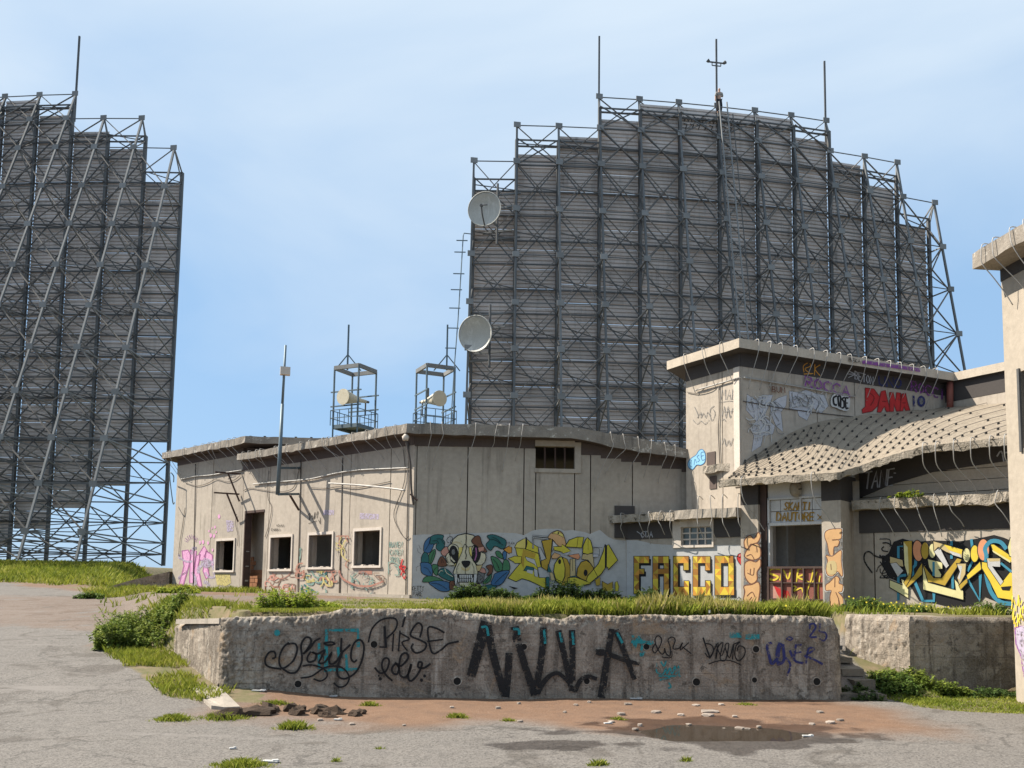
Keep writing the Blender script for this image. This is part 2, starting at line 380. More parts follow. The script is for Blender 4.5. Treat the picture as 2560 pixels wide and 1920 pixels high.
pat = noise_node(t, .9, 5, P, .55, 1.2); asph = mix(t, ramp(t, pat.outputs['Fac'], .55, .63), asph, mix(t, 1.0, asph, (.68, .66, .64), 'MULTIPLY'))
pat2 = noise_node(t, 1, 6, pos(t, (.35, 1.9, 1)), .6, .4); asph = mix(t, ramp(t, pat2.outputs['Fac'], .60, .70), asph, (.175, .156, .14))
asph = mix(t, mix(t, 1.0, cf, (.6, .6, .6), 'MULTIPLY'), asph, (.05, .044, .038))
soil = mix(t, ramp(t, mid.outputs['Fac'], .3, .7), (.17, .093, .052), (.105, .06, .037))
soil = mix(t, ramp(t, fine.outputs['Fac'], .5, .75), soil, (.23, .158, .11))
turf = mix(t, ramp(t, mid.outputs["Fac"], .35, .65), (.085, .085, .028), (.17, .125, .075))
edge = mix(t, .5, (.5, .5, .5), mid.outputs['Fac'])
def brk(src, lo, hi):
    s = t.nodes.new('ShaderNodeMath'); s.operation = 'ADD'; link(t, src, s.inputs[0])
    q = t.nodes.new('ShaderNodeMath'); q.operation = 'MULTIPLY_ADD'; link(t, mid.outputs['Fac'], q.inputs[0]); q.inputs[1].default_value = .7; q.inputs[2].default_value = -.35
    link(t, q.outputs[0], s.inputs[1]); return ramp(t, s.outputs[0], lo, hi)
c = mix(t, brk(sp.outputs['Red'], .15, .95), asph, soil)
c = mix(t, brk(sp.outputs['Green'], .35, .6), c, turf)
wf = brk(sp.outputs['Blue'], .35, .75)
c = mix(t, wf, c, mix(t, 1.0, c, (.50, .47, .46), 'MULTIPLY'))
link(t, c, b.inputs['Base Color'])
rr = t.nodes.new('ShaderNodeMapRange'); link(t, wf, rr.inputs['Value']); rr.inputs['To Min'].default_value = .92; rr.inputs['To Max'].default_value = .38
link(t, rr.outputs['Result'], b.inputs['Roughness']); b.inputs['Specular IOR Level'].default_value = .35
bump(t, b, mix(t, .5, fine.outputs['Fac'], peb.outputs['Distance']), .55, .012)
gm.materials.append(m); MT['ground'] = m
go = bpy.data.objects.new('ground', gm); put(go, (0, 0, 0)); tag(go, kind='structure', label='pale worn asphalt yard and road with red soil and grassy terrace')
# puddle
wm = bpy.data.materials.new('puddle_water'); t, b = nt(wm)
b.inputs['Base Color'].default_value = (.055, .042, .030, 1); b.inputs['Roughness'].default_value = .03; b.inputs['IOR'].default_value = 1.33
b.inputs['Alpha'].default_value = .80
bump(t, b, noise_node(t, 9, 2, pos(t)).outputs['Fac'], .02, .01)
pv = [(PUD.x + 1.6 * math.cos(a) , PUD.y + 1.25 * math.sin(a), -.019) for a in np.linspace(0, 2 * math.pi, 48, endpoint=False)]
po = add('puddle', pv, [tuple(range(48))], wm); tag(po, 'brown shallow rain puddle on the yard', kind='structure')
# ------------------------------------------------------------------ tropospheric reflectors
COLW = 2.6; KC = .0057
MT['steelb'] = pm('brownish_grey_steel', (.165, .15, .135), (.115, .103, .093), 2, .75, .0, bmp=.05, objrand=.25, spec=.1)
MT['steelm'] = pm('mid_grey_steel', (.145, .15, .152), (.10, .103, .105), 2, .75, .0, bmp=.05, objrand=.2, spec=.1)
ZL = [0, 1.5, 4.2, 6.9, 9.8, 12.7, 15.6, 18.55, 21.7, 24.8, 28.1, 30.7, 33.0]
def ztop_line(u):
    u = abs(u); return 33.0 if u <= 3 else 30.7 if u <= 5 else 28.1
def ctop(c): return {5: 26.5, 4: 29.0, 3: 30.25, 2: 31.5}.get(int(abs(c)), 32.7)
def cbot(c): return {5: 8.4, 4: 5.34, 3: 3.8, 2: 2.37}.get(int(abs(c)), 1.2)
# one corrugated sheet, shared: ribs with dark grooves between them
def sheet_mesh(hh=1.22, nr=5):
    mb = MB(); w = COLW * .485; p = hh / nr
    prof = []
    for i in range(nr):
        z = i * p
        prof += [(z + .0 * p, .065), (z + .24 * p, .065), (z + .31 * p, -.0), (z + .93 * p, .012), (z + .995 * p, .065)]
    P = [[(-w, y, z) for z, y in prof], [(w, y, z) for z, y in prof]]
    mb.grid([[P[0][k], P[1][k]] for k in range(len(prof))])
    me = bpy.data.meshes.new('panel'); me.from_pydata(mb.v, [], mb.f); me.materials.append(MT['sheet']); return me
SHEET = sheet_mesh()
def reflector(X, Y, th, dz, d0, ds, u0, label, ladder=False, rods=()):
    c_, s_ = math.cos(th), math.sin(th)
    def loc(u, depth):
        a = u * COLW; nx_, ny_ = 2 * KC * a, -1.0; n = math.hypot(nx_, ny_); lx = a + nx_ / n * depth; ly = KC * a * a + ny_ / n * depth
        return X + c_ * lx - s_ * ly, Y + s_ * lx + c_ * ly
    def Fn(u, z, e=0.22): x, y = loc(u, e); return Vector((x, y, z + dz))
    def Bn(u, z): x, y = loc(u, d0 + ds * (26 - z)); return Vector((x, y, z + dz))
    root = empty('antenna_reflector', (X, Y, dz), label, 'antenna', 'giant lattice-backed reflectors')
    us = list(range(u0, 7))
    # sheets
    for c in [u + .5 for u in us[:-1]]:
        n = max(1, round((ctop(c) - cbot(c)) / 1.22)); h = (ctop(c) - cbot(c)) / n
        p0 = Vector((*loc(c - .5, 0), 0)); p1 = Vector((*loc(c + .5, 0), 0)); mid_ = (p0 + p1) / 2; ang = math.atan2(p1.y - p0.y, p1.x - p0.x)
        for k in range(n):
            o = bpy.data.objects.new('panel', SHEET)
            o.rotation_euler = (R_(random.gauss(0, .5) + 1.0 * math.sin(k * .9)), 0, ang)
            o.scale = ((p1 - p0).length / COLW * 1.0, 1, h / 1.22 * .99)
            put(o, (mid_.x, mid_.y, cbot(c) + k * h + dz), root)
    stuff = MB()
    for u in us:
        zt = ztop_line(u); lv = [z for z in ZL if z <= zt + .01]
        beam_obj('front_chord', Fn(u, 0), Fn(u, zt - .9), .19, .22, MT['steeld'], root, roll=Vector((c_, s_, 0)))
        beam_obj('back_chord', Bn(u, 0), Bn(u, zt), .12, .12, MT['steelm'], root, roll=Vector((c_, s_, 0)))
        for i, z in enumerate(lv):
            if i: beam_obj('web_strut', Fn(u, z if z < zt else zt - .95), Bn(u, z), .075, .075, MT['steel'], root)
            if i + 1 < len(lv):
                zz = (z + lv[i + 1]) / 2
                beam_obj('web_brace', Fn(u, zz), Bn(u, z), .07, .06, MT['steeld'], root)
                beam_obj('web_brace', Fn(u, zz), Bn(u, lv[i + 1]), .07, .06, MT['steel'], root)
            if i:
                q = Bn(u, z); g = Vector((c_, s_, 0))
                o = bpy.data.objects.new('gusset_plate', _beams[MT['steel'].name]); o.rotation_euler = (0, 0, th); o.scale = (.44, .05, .34)
                put(o, q - Vector((0, 0, .17)) + Vector((s_, -c_, 0)) * .11, root)
    for i_, u in enumerate(us[:-1]):
        zt = min(ztop_line(u), ztop_line(u + 1)); lv = [z for z in ZL if z <= zt + .01]
        for i, z in enumerate(lv):
            if i: beam_obj('strut', Bn(u, z), Bn(u + 1, z), .05, .05, MT['steelm'] if i % 2 else MT['steeld'], root)
            if i + 1 < len(lv):
                beam_obj('brace', Bn(u, z), Bn(u + 1, lv[i + 1]), .095, .05, MT['steelb'], root)
                q = Vector((s_, -c_, 0)) * -.09
                beam_obj('brace', Bn(u + 1, z) + q, Bn(u, lv[i + 1]) + q, .09, .05, MT['steelb'], root)
                stuff.beam(Fn(u, z, .32), Fn(u + 1, lv[i + 1] - (.9 if i + 2 == len(lv) else 0), .32), .065)
                stuff.beam(Fn(u + 1, z, .42), Fn(u, lv[i + 1] - (.9 if i + 2 == len(lv) else 0), .42), .065)
            if i: stuff.beam(Fn(u, z - (.95 if i + 1 == len(lv) else 0), .30), Fn(u + 1, z - (.95 if i + 1 == len(lv) else 0), .30), .08)
            # steel purlins that carry the sheets
            if i + 1 < len(lv): stuff.beam(Bn(u, (z + lv[min(i + 1, len(lv) - 1)]) / 2), Fn(u + 1, (z + lv[min(i + 1, len(lv) - 1)]) / 2, .3), .05)
            if i + 1 < len(lv): stuff.beam(Fn(u, (z + lv[i + 1]) / 2, .17), Fn(u + 1, (z + lv[i + 1]) / 2, .17), .09)
    o = stuff.build('brace', MT['steeld'], root); tag(o, kind='stuff')
    for u, h in rods:
        p = Bn(u, ztop_line(u)); beam_obj('lightning_rod', p - Vector((0, 0, 2)), p + Vector((0, 0, h)), .11, .11, MT['steeld'], root)
    return root, Fn, Bn
RA, FA, BA = reflector(12.966, 54.537, .1607, 0.0, 1.1116, .174, -6,
    'huge lattice-backed antenna reflector rising behind the concrete buildings', rods=((-3, 4.1), (3, 4.2), (0, 4.6)))
RB, FB, BB = reflector(-38.81, 59.878, -.1489, 2.81, 2.683, .3855, -2,
    'huge lattice-backed antenna reflector standing on the grassy crest at the left', rods=((3, 4.3),))
# lamps cross on the middle rod, ladder on the middle truss
mb = MB(); p = BA(0, 33) + Vector((0, 0, 3.0)); ex = Vector((math.cos(.16), math.sin(.16), 0))
mb.beam(p - ex * .55, p + ex * .55, .07); mb.beam(p - ex * .3 - Vector((0, 0, .22)), p + ex * .3 - Vector((0, 0, .22)), .05)
for s in (-1, 1):
    mb.beam(p + ex * .3 * s - Vector((0, 0, .22)), p + ex * .3 * s, .05); mb.tube([p + ex * .5 * s, p + ex * .62 * s + Vector((0, 0, .1))], [.09, .12], 8)
mb.build('warning_lamp_arm', MT['steeld'], RA)
mb = MB(); ey = Vector((math.sin(.16), -math.cos(.16), 0)); Lp = []
for s in (-.26, .26):
    mb.tube([BA(0, z) + ey * .45 + ex * (s + .25) for z in np.linspace(2, 33.1, 8)], .05, 6)
for z in np.arange(2, 33, .33): mb.beam(BA(0, z) + ey * .45 + ex * -.01, BA(0, z) + ey * .45 + ex * .51, .035)
mb.build('ladder', MT['steel'], RA)
mb = MB()
mb.tube([BA(0, z) + ey * .25 + ex * .95 for z in np.linspace(1, 32.4, 8)], .035, 5); mb.build('feeder_pipe', MT['steeld'], RA)
p0_, p1_ = FA(-1.1, 0, .0), FA(1.1, 0, .0); SCR = (p0_, p1_)
# ------------------------------------------------------------------ climber
def skin_mesh(name, verts, edges, radii, mat, parent, loc, sub=2, rootv=0):
    me = bpy.data.meshes.new(name); me.from_pydata([tuple(v) for v in verts], edges, []); me.materials.append(mat)
    o = bpy.data.objects.new(name, me); put(o, loc, parent)
    sk = o.modifiers.new('skin', 'SKIN'); sk.use_smooth_shade = True
    for i, r in enumerate(radii):
        v = me.skin_vertices[0].data[i]; v.radius = (r if isinstance(r, tuple) else (r, r)); v.use_root = (i == rootv)
    s = o.modifiers.new('sub', 'SUBSURF'); s.levels = sub; s.render_levels = sub
    return o
MT['skin'] = pm('skin', (.45, .27, .19), None, 6, .6, bmp=0); MT['jeans'] = pm('dark_trousers', (.022, .022, .026), None, 8, .9, bmp=0)
MT['shirt'] = pm('grey_top', (.30, .27, .24), (.2, .18, .16), 6, .9, bmp=0); MT['hair'] = pm('dark_hair', (.035, .025, .02), None, 9, .8, bmp=0)
base = BA(0, 33) + ex * .1 - Vector((0, 0, .55)) + ey * .18
V = lambda x, y, z: ex * x - ey * y + Vector((0, 0, z))
bv = [V(0, 0, .88), V(0, .0, 1.12), V(0, .01, 1.36), V(0, .0, 1.47), V(0, -.01, 1.58), V(0, -.01, 1.70),
      V(-.09, 0, .84), V(-.11, -.02, .46), V(-.12, .03, .06), V(-.12, -.1, .03), V(.09, 0, .84), V(.12, -.06, .46), V(.11, .01, .10), V(.11, -.11, .07),
      V(-.18, .0, 1.38), V(-.26, .02, 1.12), V(-.29, -.04, .88), V(-.29, -.06, .78), V(.18, .0, 1.38), V(.27, .08, 1.18), V(.18, .22, 1.30), V(.12, .28, 1.34)]
be = [(0, 1), (1, 2), (2, 3), (3, 4), (4, 5), (0, 6), (6, 7), (7, 8), (8, 9), (0, 10), (10, 11), (11, 12), (12, 13), (2, 14), (14, 15), (15, 16), (16, 17), (2, 18), (18, 19), (19, 20), (20, 21)]
br = [.12, .11, .12, .05, .09, .07, .085, .06, .04, .035, .085, .06, .04, .035, .055, .042, .033, .03, .055, .042, .033, .03]
person = skin_mesh('person', bv, be, br, MT['skin'], None, base)
tag(person, 'person in dark trousers and grey top standing at the top of the tall ladder', 'person')
skin_mesh('trousers', [bv[i] for i in (0, 6, 7, 8, 10, 11, 12)], [(0, 1), (1, 2), (2, 3), (0, 4), (4, 5), (5, 6)], [.135, .105, .08, .06, .105, .08, .06], MT['jeans'], person, base)
skin_mesh('top', [bv[i] for i in (1, 2, 14, 15, 18, 19)] , [(0, 1), (1, 2), (2, 3), (1, 4), (4, 5)], [.135, .14, .075, .06, .075, .06], MT['shirt'], person, base)
skin_mesh('hair', [V(0, .02, 1.66), V(0, .04, 1.60)], [(0, 1)], [.095, .08], MT['hair'], person, base)
# ------------------------------------------------------------------ dishes on the reflector's left edge
def dish(cx, cy, Y, rpx, aim, label, feed):
    c = at_depth(cx, cy, Y); r = rpx * Y / FPX; n = Vector(aim).normalized()
    a = n.cross(Vector((0, 0, 1))).normalized(); b_ = a.cross(n)
    root = empty('dish_antenna', c - Vector((0, 0, r)), label, 'antenna', 'round dishes on the reflector edge')
    N = 40; mb = MB(); dp = r * .34
    prof = [(r * k / 9, -dp + dp * (k / 9) ** 2) for k in range(10)]
    back = [(q, z - .05) for q, z in prof[::-1]]
    rows = prof + [(r * 1.0, .0)] + back
    mb.grid([[c + n * z + (a * math.cos(t_) + b_ * math.sin(t_)) * max(q, 1e-4) for t_ in np.linspace(0, 2 * math.pi, N + 1)] for q, z in rows])
    mb.build('bowl', MT['dish'], root, True)
    mb = MB(); mb.tube([c + n * .01 + (a * math.cos(t_) + b_ * math.sin(t_)) * r for t_ in np.linspace(0, 2 * math.pi, N + 1)], .03, 6, caps=False); mb.build('rim', MT['dish'], root, True)
    mb = MB(); mb.tube([c - n * (dp + .05), c - n * (dp + .45)], [r * .55, r * .42], 16); mb.build('hub', MT['dish'], root)
    mb = MB(); hub = c - n * (dp + .3); pole = hub + a * -1 * (1 if a.x < 0 else -1) * .35 + Vector((.25, .3, 0))
    mb.tube([pole + Vector((0, 0, -1.9)), pole + Vector((0, 0, 1.9))], .07, 8)
    mb.build('mount_pole', MT['steeld'], root)
    mb = MB()
    for dz in (-.75, .75): mb.beam(pole + Vector((-.9, 1.2, dz)), pole + Vector((.9, .6, dz)), .12); mb.beam(pole + Vector((0, 0, dz)), hub + Vector((0, 0, dz * .4)), .1)
    mb.beam(pole + Vector((-1.2, 1.0, -1.3)), pole + Vector((1.4, .8, -1.1)), .1); mb.beam(pole + Vector((-1.2, 1.0, 1.5)), pole + Vector((1.4, .8, 1.7)), .1)
    mb.build('bracket', MT['steel'], root)
    if feed:
        mb = MB(); f = c + n * r * .62
        mb.tube([c - b_ * r * .98, c - b_ * r * .45 + n * r * .45, f], .045, 6); mb.tube([f, f - n * .2], [.10, .05], 8); mb.beam(f, f - a * .38 + n * .0, .05)
        mb.build('feed_arm', MT['steeld'], root)
    return root
dish(1211, 522, 50.8, 44, (-.28, -1, -.10), 'upper round dish antenna with a feed arm on the lattice edge', True)
dish(1188, 834, 50.0, 46, (-.42, -1, -.16), 'lower round dish antenna without feed arm on the lattice edge', False)
# thin mast with short rungs beside the left truss
root = empty('rung_mast', at_depth(1127, 1060, 50), 'thin blue-grey mast with short cross rungs beside the dishes', 'mast')
mb = MB(); pts = [at_depth(x, y, 50) for x, y in ((1158, 590), (1152, 690), (1145, 800), (1137, 900), (1127, 1060))]; mb.tube(pts, .035, 6)
mb.tube([at_depth(1158, 590, 50), at_depth(1160, 583, 50.2), at_depth(1178, 585, 51)], .03, 6); mb.build('pole', MT['steelt'], root)
for x, y in ((1154, 601), (1149, 630), (1146, 684), (1140, 724), (1136, 770), (1132, 820), (1126, 870), (1124, 920)):
    beam_obj('rung', at_depth(x - 13, y, 50), at_depth(x + 15, y + .5, 50), .05, .05, MT['steelt'], root)
# ------------------------------------------------------------------ feed-horn towers
def horn_tower(cx, Y, mir, label, hlabel, mouth, tail):
    c0 = at_depth(cx, 1068, Y); k = Y / FPX
    zf = c0.z; zt = at_depth(cx, 925, Y).z; base = Vector((c0.x, c0.y, zf - 4))
    root = empty('horn_tower', base, label, 'tower', 'lattice feed horn towers')
    Rr = 52.8 * k; th = R_(18.8) if not mir else R_(180 - 18.8)
    cor = [Vector((c0.x + Rr * math.cos(th + i * math.pi / 2), c0.y + Rr * math.sin(th + i * math.pi / 2), 0)) for i in range(4)]
    Z = lambda p, z: Vector((p.x, p.y, z))
    for p in cor:
        mb = MB(); mb.tube([Z(p, zf - .05), Z(p, zt)], .075, 8); mb.build('leg', MT['steelt'], root)
        beam_obj('strut', Z(p, zf - 4), Z(p * 1.0, zf), .1, .1, MT['steelt'], root)
    for i in range(4):
        p, q = cor[i], cor[(i + 1) % 4]
        beam_obj('top_beam', Z(p, zt), Z(q, zt), .16, .30, MT['steel'], root)
        beam_obj('floor_beam', Z(p, zf - .1), Z(q, zf - .1), .14, .28, MT['steelt'], root)
        c_ = (cor[0] + cor[2]) / 2
        for h in (.55, 1.15):
            a = c_ + (p - c_) * 1.13; b2 = c_ + (q - c_) * 1.13
            beam_obj('guard_rail', Z(a, zf + h), Z(b2, zf + h), .05, .05, MT['steelt'], root)
        for f in (0, .33, .66):
            a = c_ + (p + (q - p) * f - c_) * 1.13; beam_obj('rail_post', Z(a, zf), Z(a, zf + 1.15), .05, .05, MT['steelt'], root)
    for h in ((zt - zf) * .33, (zt - zf) * .58):
        for i in (0, 2):
            p, q = cor[i], cor[(i + 1) % 4]; e = (q - p) * .12; beam_obj('cross_rail', Z(p - e, zf + h), Z(q + e, zf + h), .09, .09, MT['steelt'], root)
    mb = MB(); c_ = (cor[0] + cor[2]) / 2; w = [c_ + (p - c_) * 1.02 for p in cor]
    mb.box8([Z(p, zf - .02) for p in w] + [Z(p, zf + .03) for p in w]); mb.build('deck', MT['steelt'], root)
    rt_ = at_depth(872 if not mir else 1119, 812, Y)
    beam_obj('rod', Vector((rt_.x, rt_.y, zt)), rt_, .12, .12, MT['steelt'], root)
    for s in (-1, 1): beam_obj('rod_brace', Vector((rt_.x + s * 1.0, rt_.y + .2, zt)), Vector((rt_.x, rt_.y, zt + 1.2)), .07, .07, MT['steelt'], root)
    for p in cor[:2]: beam_obj('knee_brace', Z(p, zf - .2), Z(c_ + (p - c_) * .3, zf - 1.7), .09, .09, MT['steelt'], root)
    # horn
    m_ = at_depth(*mouth, Y - 1.3); t_ = at_depth(*tail, Y + .9); ax = (m_ - t_); L = ax.length; ax.normalize()
    h = empty('feed_horn', t_ - Vector((0, 0, .3)), hlabel, 'antenna', 'cream feed horns')
    mb = MB(); mb.tube([t_, t_ + ax * L * .25, t_ + ax * L * .80, m_], [.13, .17, .47, .56], 24); mb.build('cone', MT['horn'], h, True)
    mb = MB(); mb.tube([m_ - ax * .05, m_ + ax * .05], [.60, .60], 24); mb.build('mouth_cover', MT['horn'], h)
    mb = MB(); mb.tube([t_, t_ - ax * .35], [.10, .10], 8); mb.box(t_ + ax * .9 + Vector((0, 0, .62)), (.12, .3, .7)); mb.tube([t_ + Vector((0, 0, -.1)), t_ + Vector((0, 0, -1.1))], .06, 6); mb.build('bracket', MT['steeld'], h)
horn_tower(885, 66, False, 'steel tower with guard railed deck and rod standing clear of the reflector', 'cream horn antenna aimed left in the free standing tower', (858, 992), (914, 1004))
horn_tower(1086, 66, True, 'steel tower with guard railed deck partly hidden by the reflector edge', 'cream horn antenna aimed right beside the big reflector', (1099, 996), (1056, 1005))
# ------------------------------------------------------------------ buildings
def zline(fr, pts, off=0.0):
    q = sorted(fr.px(x, y, off) for x, y in pts)
    xs = [a for a, _ in q]; zs = [z for _, z in q]
    def f(a):
        if len(xs) > 1 and a < xs[0]: return zs[0] + (zs[1] - zs[0]) / (xs[1] - xs[0]) * (a - xs[0])
        if len(xs) > 1 and a > xs[-1]: return zs[-1] + (zs[-1] - zs[-2]) / (xs[-1] - xs[-2]) * (a - xs[-1])
        return float(np.interp(a, xs, zs))
    return f
def rect(fr, x0, y0, x1, y1, off=0.0):
    ym, xm = (y0 + y1) / 2, (x0 + x1) / 2
    a = sorted((fr.px(x0, ym, off)[0], fr.px(x1, ym, off)[0])); z = sorted((fr.px(xm, y0, off)[1], fr.px(xm, y1, off)[1]))
    return a[0], a[1], z[0], z[1]
def roof(name, top, bot, back, mats, parent, rag=0.0, sub=1):
    """front polyline (world points) for top and bottom edge of the fascia, swept back"""
    T, Bm = [], []
    for i in range(len(top) - 1):
        n = max(1, int((top[i + 1] - top[i]).length / sub))
        for k in range(n): T.append(top[i].lerp(top[i + 1], k / n)); Bm.append(bot[i].lerp(bot[i + 1], k / n))
    T.append(top[-1]); Bm.append(bot[-1])
    if rag:
        for i in range(len(T)):
            r = mnoise.noise(T[i] * 3.1) * rag; r2 = mnoise.noise(T[i] * 9.3) * rag * .6
            T[i] = T[i] + Vector((r2, r2, r * .6)); Bm[i] = Bm[i] + Vector((-r2, -r2 * .5, r + r2))
    mb = MB(); n = len(T)
    if isinstance(back, Vector): BT = [p + back for p in T]; BB = [p + back for p in Bm]
    else: BT = back[0]; BB = back[1]
    mb.grid([Bm, T], 0); mb.grid([T, BT], 1); mb.grid([BB, Bm], len(mats) - 1)
    mb.ext([T[0], BT[0], BB[0], Bm[0]], [(0, 1, 2, 3)], 0); mb.ext([T[-1], Bm[-1], BB[-1], BT[-1]], [(0, 1, 2, 3)], 0)
    mb.ext(BT + BB, [tuple([i, i + 1, n + i + 1, n + i]) for i in range(n - 1)], 0)
    return mb.build(name, mats, parent)
def hooks(fr, avals, ztop, zbot_f, zend, off, parent, rad=.0085, mat='wire', skew=.18, inw=.06):
    """bent rods that grip the roof edge and hang down in front of the band"""
    for a in avals:
        if random.random() < .14: continue
        a = a + random.uniform(-.09, .09)
        zt, zb, ze = ztop(a), zbot_f(a), zend(a); s = skew * random.uniform(.1, 1.9); w = random.uniform(-.07, .07); ze -= random.choice((0, 0, .08, -.12, .2))
        pts = [fr.P(a, zt - .02, off - .22), fr.P(a, zt + .035, off - .10), fr.P(a, zt + .03, off + .03), fr.P(a + w * .5, (zt + zb) / 2, off + .05),
               fr.P(a + w, zb - .02, off + .035), fr.P(a + s * .35, zb - .35 * (zb - ze), off * .62 + inw), fr.P(a + s * .8, zb - .72 * (zb - ze), off * .25 + inw), fr.P(a + s, ze, inw)]
        mb = MB(); mb.tube(smooth_pts(pts, sub=3), rad, 5); mb.build('hook_rod', MT[mat], parent, True)
def pxtube(fr, pts, off, rad, mat, parent, name, n=6, sm=True):
    w = [fr.W(x, y, o) for x, y, o in [(p[0], p[1], p[2] if len(p) > 2 else off) for p in pts]]
    mb = MB(); mb.tube(smooth_pts(w, sub=4) if sm else w, rad, n); return mb.build(name, MT[mat], parent, True)
Z1 = lambda X, Y: (425 + X / 4, 1090 + Y / 4)
CA = at_depth(1028, 1490, 24.0)
FrA = Frame(CA, (-.734, .679)); FrB = Frame(CA, (.9987, .05))
OH = .48; G0 = 1.15   # walls start below the terrace surface
main = empty('concrete_building', (CA.x, CA.y, 1.3), 'long low beige concrete building with four open windows and a flat roof', 'building')
# --- facade with the windows
wins = [rect(FrA, 541, 1352, 585, 1426), rect(FrA, 677, 1343, 729, 1423), rect(FrA, 773, 1337, 831, 1418), rect(FrA, 887, 1327, 951, 1414)]
door = list(rect(FrA, 609, 1276, 658, 1488)); door[2] = G0 + .25
fA = zline(FrA, [(611, 1177), (994, 1119)]); fA_top = zline(FrA, [(700, 1122), (1014, 1058)], .3)
zA = sum(FrA.px(x, y, OH)[1] for x, y in ((700, 1120), (850, 1090), (1014, 1057))) / 3
zAb = zA - .22; zBand = sum(FrA.px(x, y)[1] for x, y in ((700, 1163), (850, 1140), (994, 1119))) / 3
aR1 = FrA.px(592, 1150, OH)[0]; aR2 = FrA.px(612, 1100, OH)[0]; aEnd = FrA.px(436, 1330)[0]; aEave = FrA.px(405, 1140, OH)[0]
aSplit = FrA.px(606, 1200)[0]
z2 = sum(FrA.px(x, y, OH)[1] for x, y in ((410, 1135), (500, 1113), (608, 1088))) / 3; z2b = z2 - .24
zBand2 = sum(FrA.px(x, y)[1] for x, y in ((450, 1162), (600, 1139))) / 2
jA = [FrA.px(x, 1300)[0] for x in (489, 528, 606, 672, 749, 853, 874, 974)]
panel_wall(FrA, 'wall_panel', 0.0, aEnd, G0, lambda a: zBand2 if a > aSplit else zBand, jA, [tuple(w) for w in wins] + [tuple(door)], MT['beige'], main)
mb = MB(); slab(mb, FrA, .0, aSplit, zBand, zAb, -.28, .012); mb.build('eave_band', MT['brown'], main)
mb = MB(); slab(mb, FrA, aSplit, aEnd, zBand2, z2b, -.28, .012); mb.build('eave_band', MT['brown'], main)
mb = MB(); slab(mb, FrA, .02, aEnd, G0, 1.43, -.1, .05); mb.build('plinth', MT['roofc'], main)
for w in wins:
    a0, a1, z0, z1 = w; mb = MB(); t_ = .065
    slab(mb, FrA, a0 - t_, a1 + t_, z1, z1 + t_ * 1.3, -.12, .035); slab(mb, FrA, a0 - t_, a0, z0, z1, -.12, .035); slab(mb, FrA, a1, a1 + t_, z0, z1, -.12, .035)
    f_ = mb.build('window', MT['beige_edge'], main)
    mb = MB(); slab(mb, FrA, a0 - t_ - .03, a1 + t_ + .03, z0 - t_, z0, -.2, .06); mb.build('sill', MT['beige_edge'], f_)
    mb = MB()
    for k in range(7):
        u = random.uniform(a0 + .05, a1 - .15); slab(mb, FrA, u, u + random.uniform(.06, .16), z0, z0 + random.uniform(.01, .04), -.18, random.uniform(-.1, .0))
    o = mb.build('plaster_scrap', MT['beige_edge'], f_); tag(o, kind='stuff')
# door: jambs, leaf folded inwards, brick wall inside
a0, a1, z0, z1 = door
mb = MB(); slab(mb, FrA, a0, a1, z1 - .08, z1, -.24, .02); df = mb.build('door_frame', MT['rust'], main)
mb = MB(); slab(mb, FrA, a1 - .05, a1, z0, z1 - .08, -.24, .02); dl = mb.build('door', MT['rust'], main)
for zz, h in ((1.75, .05), (2.25, .03), (2.75, .03)): mb = MB(); slab(mb, FrA, a1 - .062, a1 - .05, zz, zz + h, -.18, -.06); mb.build('handle', MT['wire'], dl)
MT['brick'] = pm('orange_hollow_brick', (.36, .17, .085), (.26, .115, .06), 6, .9, bmp=.3, objrand=.18)
bw = MB(); slab(bw, FrA, a0 + .5, a1 + 1.3, G0, z1 + .3, -.9, -.66); bw.build('inner_wall', MT['beige'], main)
for r in range(8):
    for k in range(5):
        u = a0 + .75 + k * .26 + (.13 if r % 2 else 0)
        if u > a1 + .8 or (r > 4 and k < 3): continue
        mb = MB(); slab(mb, FrA, u, u + .245, z0 + .02 + r * .15, z0 + .155 + r * .15, -.7, -.63 + random.uniform(-.006, .006)); mb.build('brick', MT['brick'], main)
# interior shell so the rooms are dark
mb = MB(); slab(mb, FrA, -1.0, aEnd - .1, G0, z2b, -2.6, -2.4); mb.build('inner_wall', MT['room'], main)
mb = MB(); slab(mb, FrA, aEnd - .25, aEnd, G0, z2b, -4.2, -.28); mb.build('end_wall', MT['beige'], main)
for x in (1.1, 2.9, 4.6, 6.6, 9.2): mb = MB(); slab(mb, FrA, x, x + .3, G0, zAb, -1.2, -.9); mb.build('inner_wall', MT['room'], main)
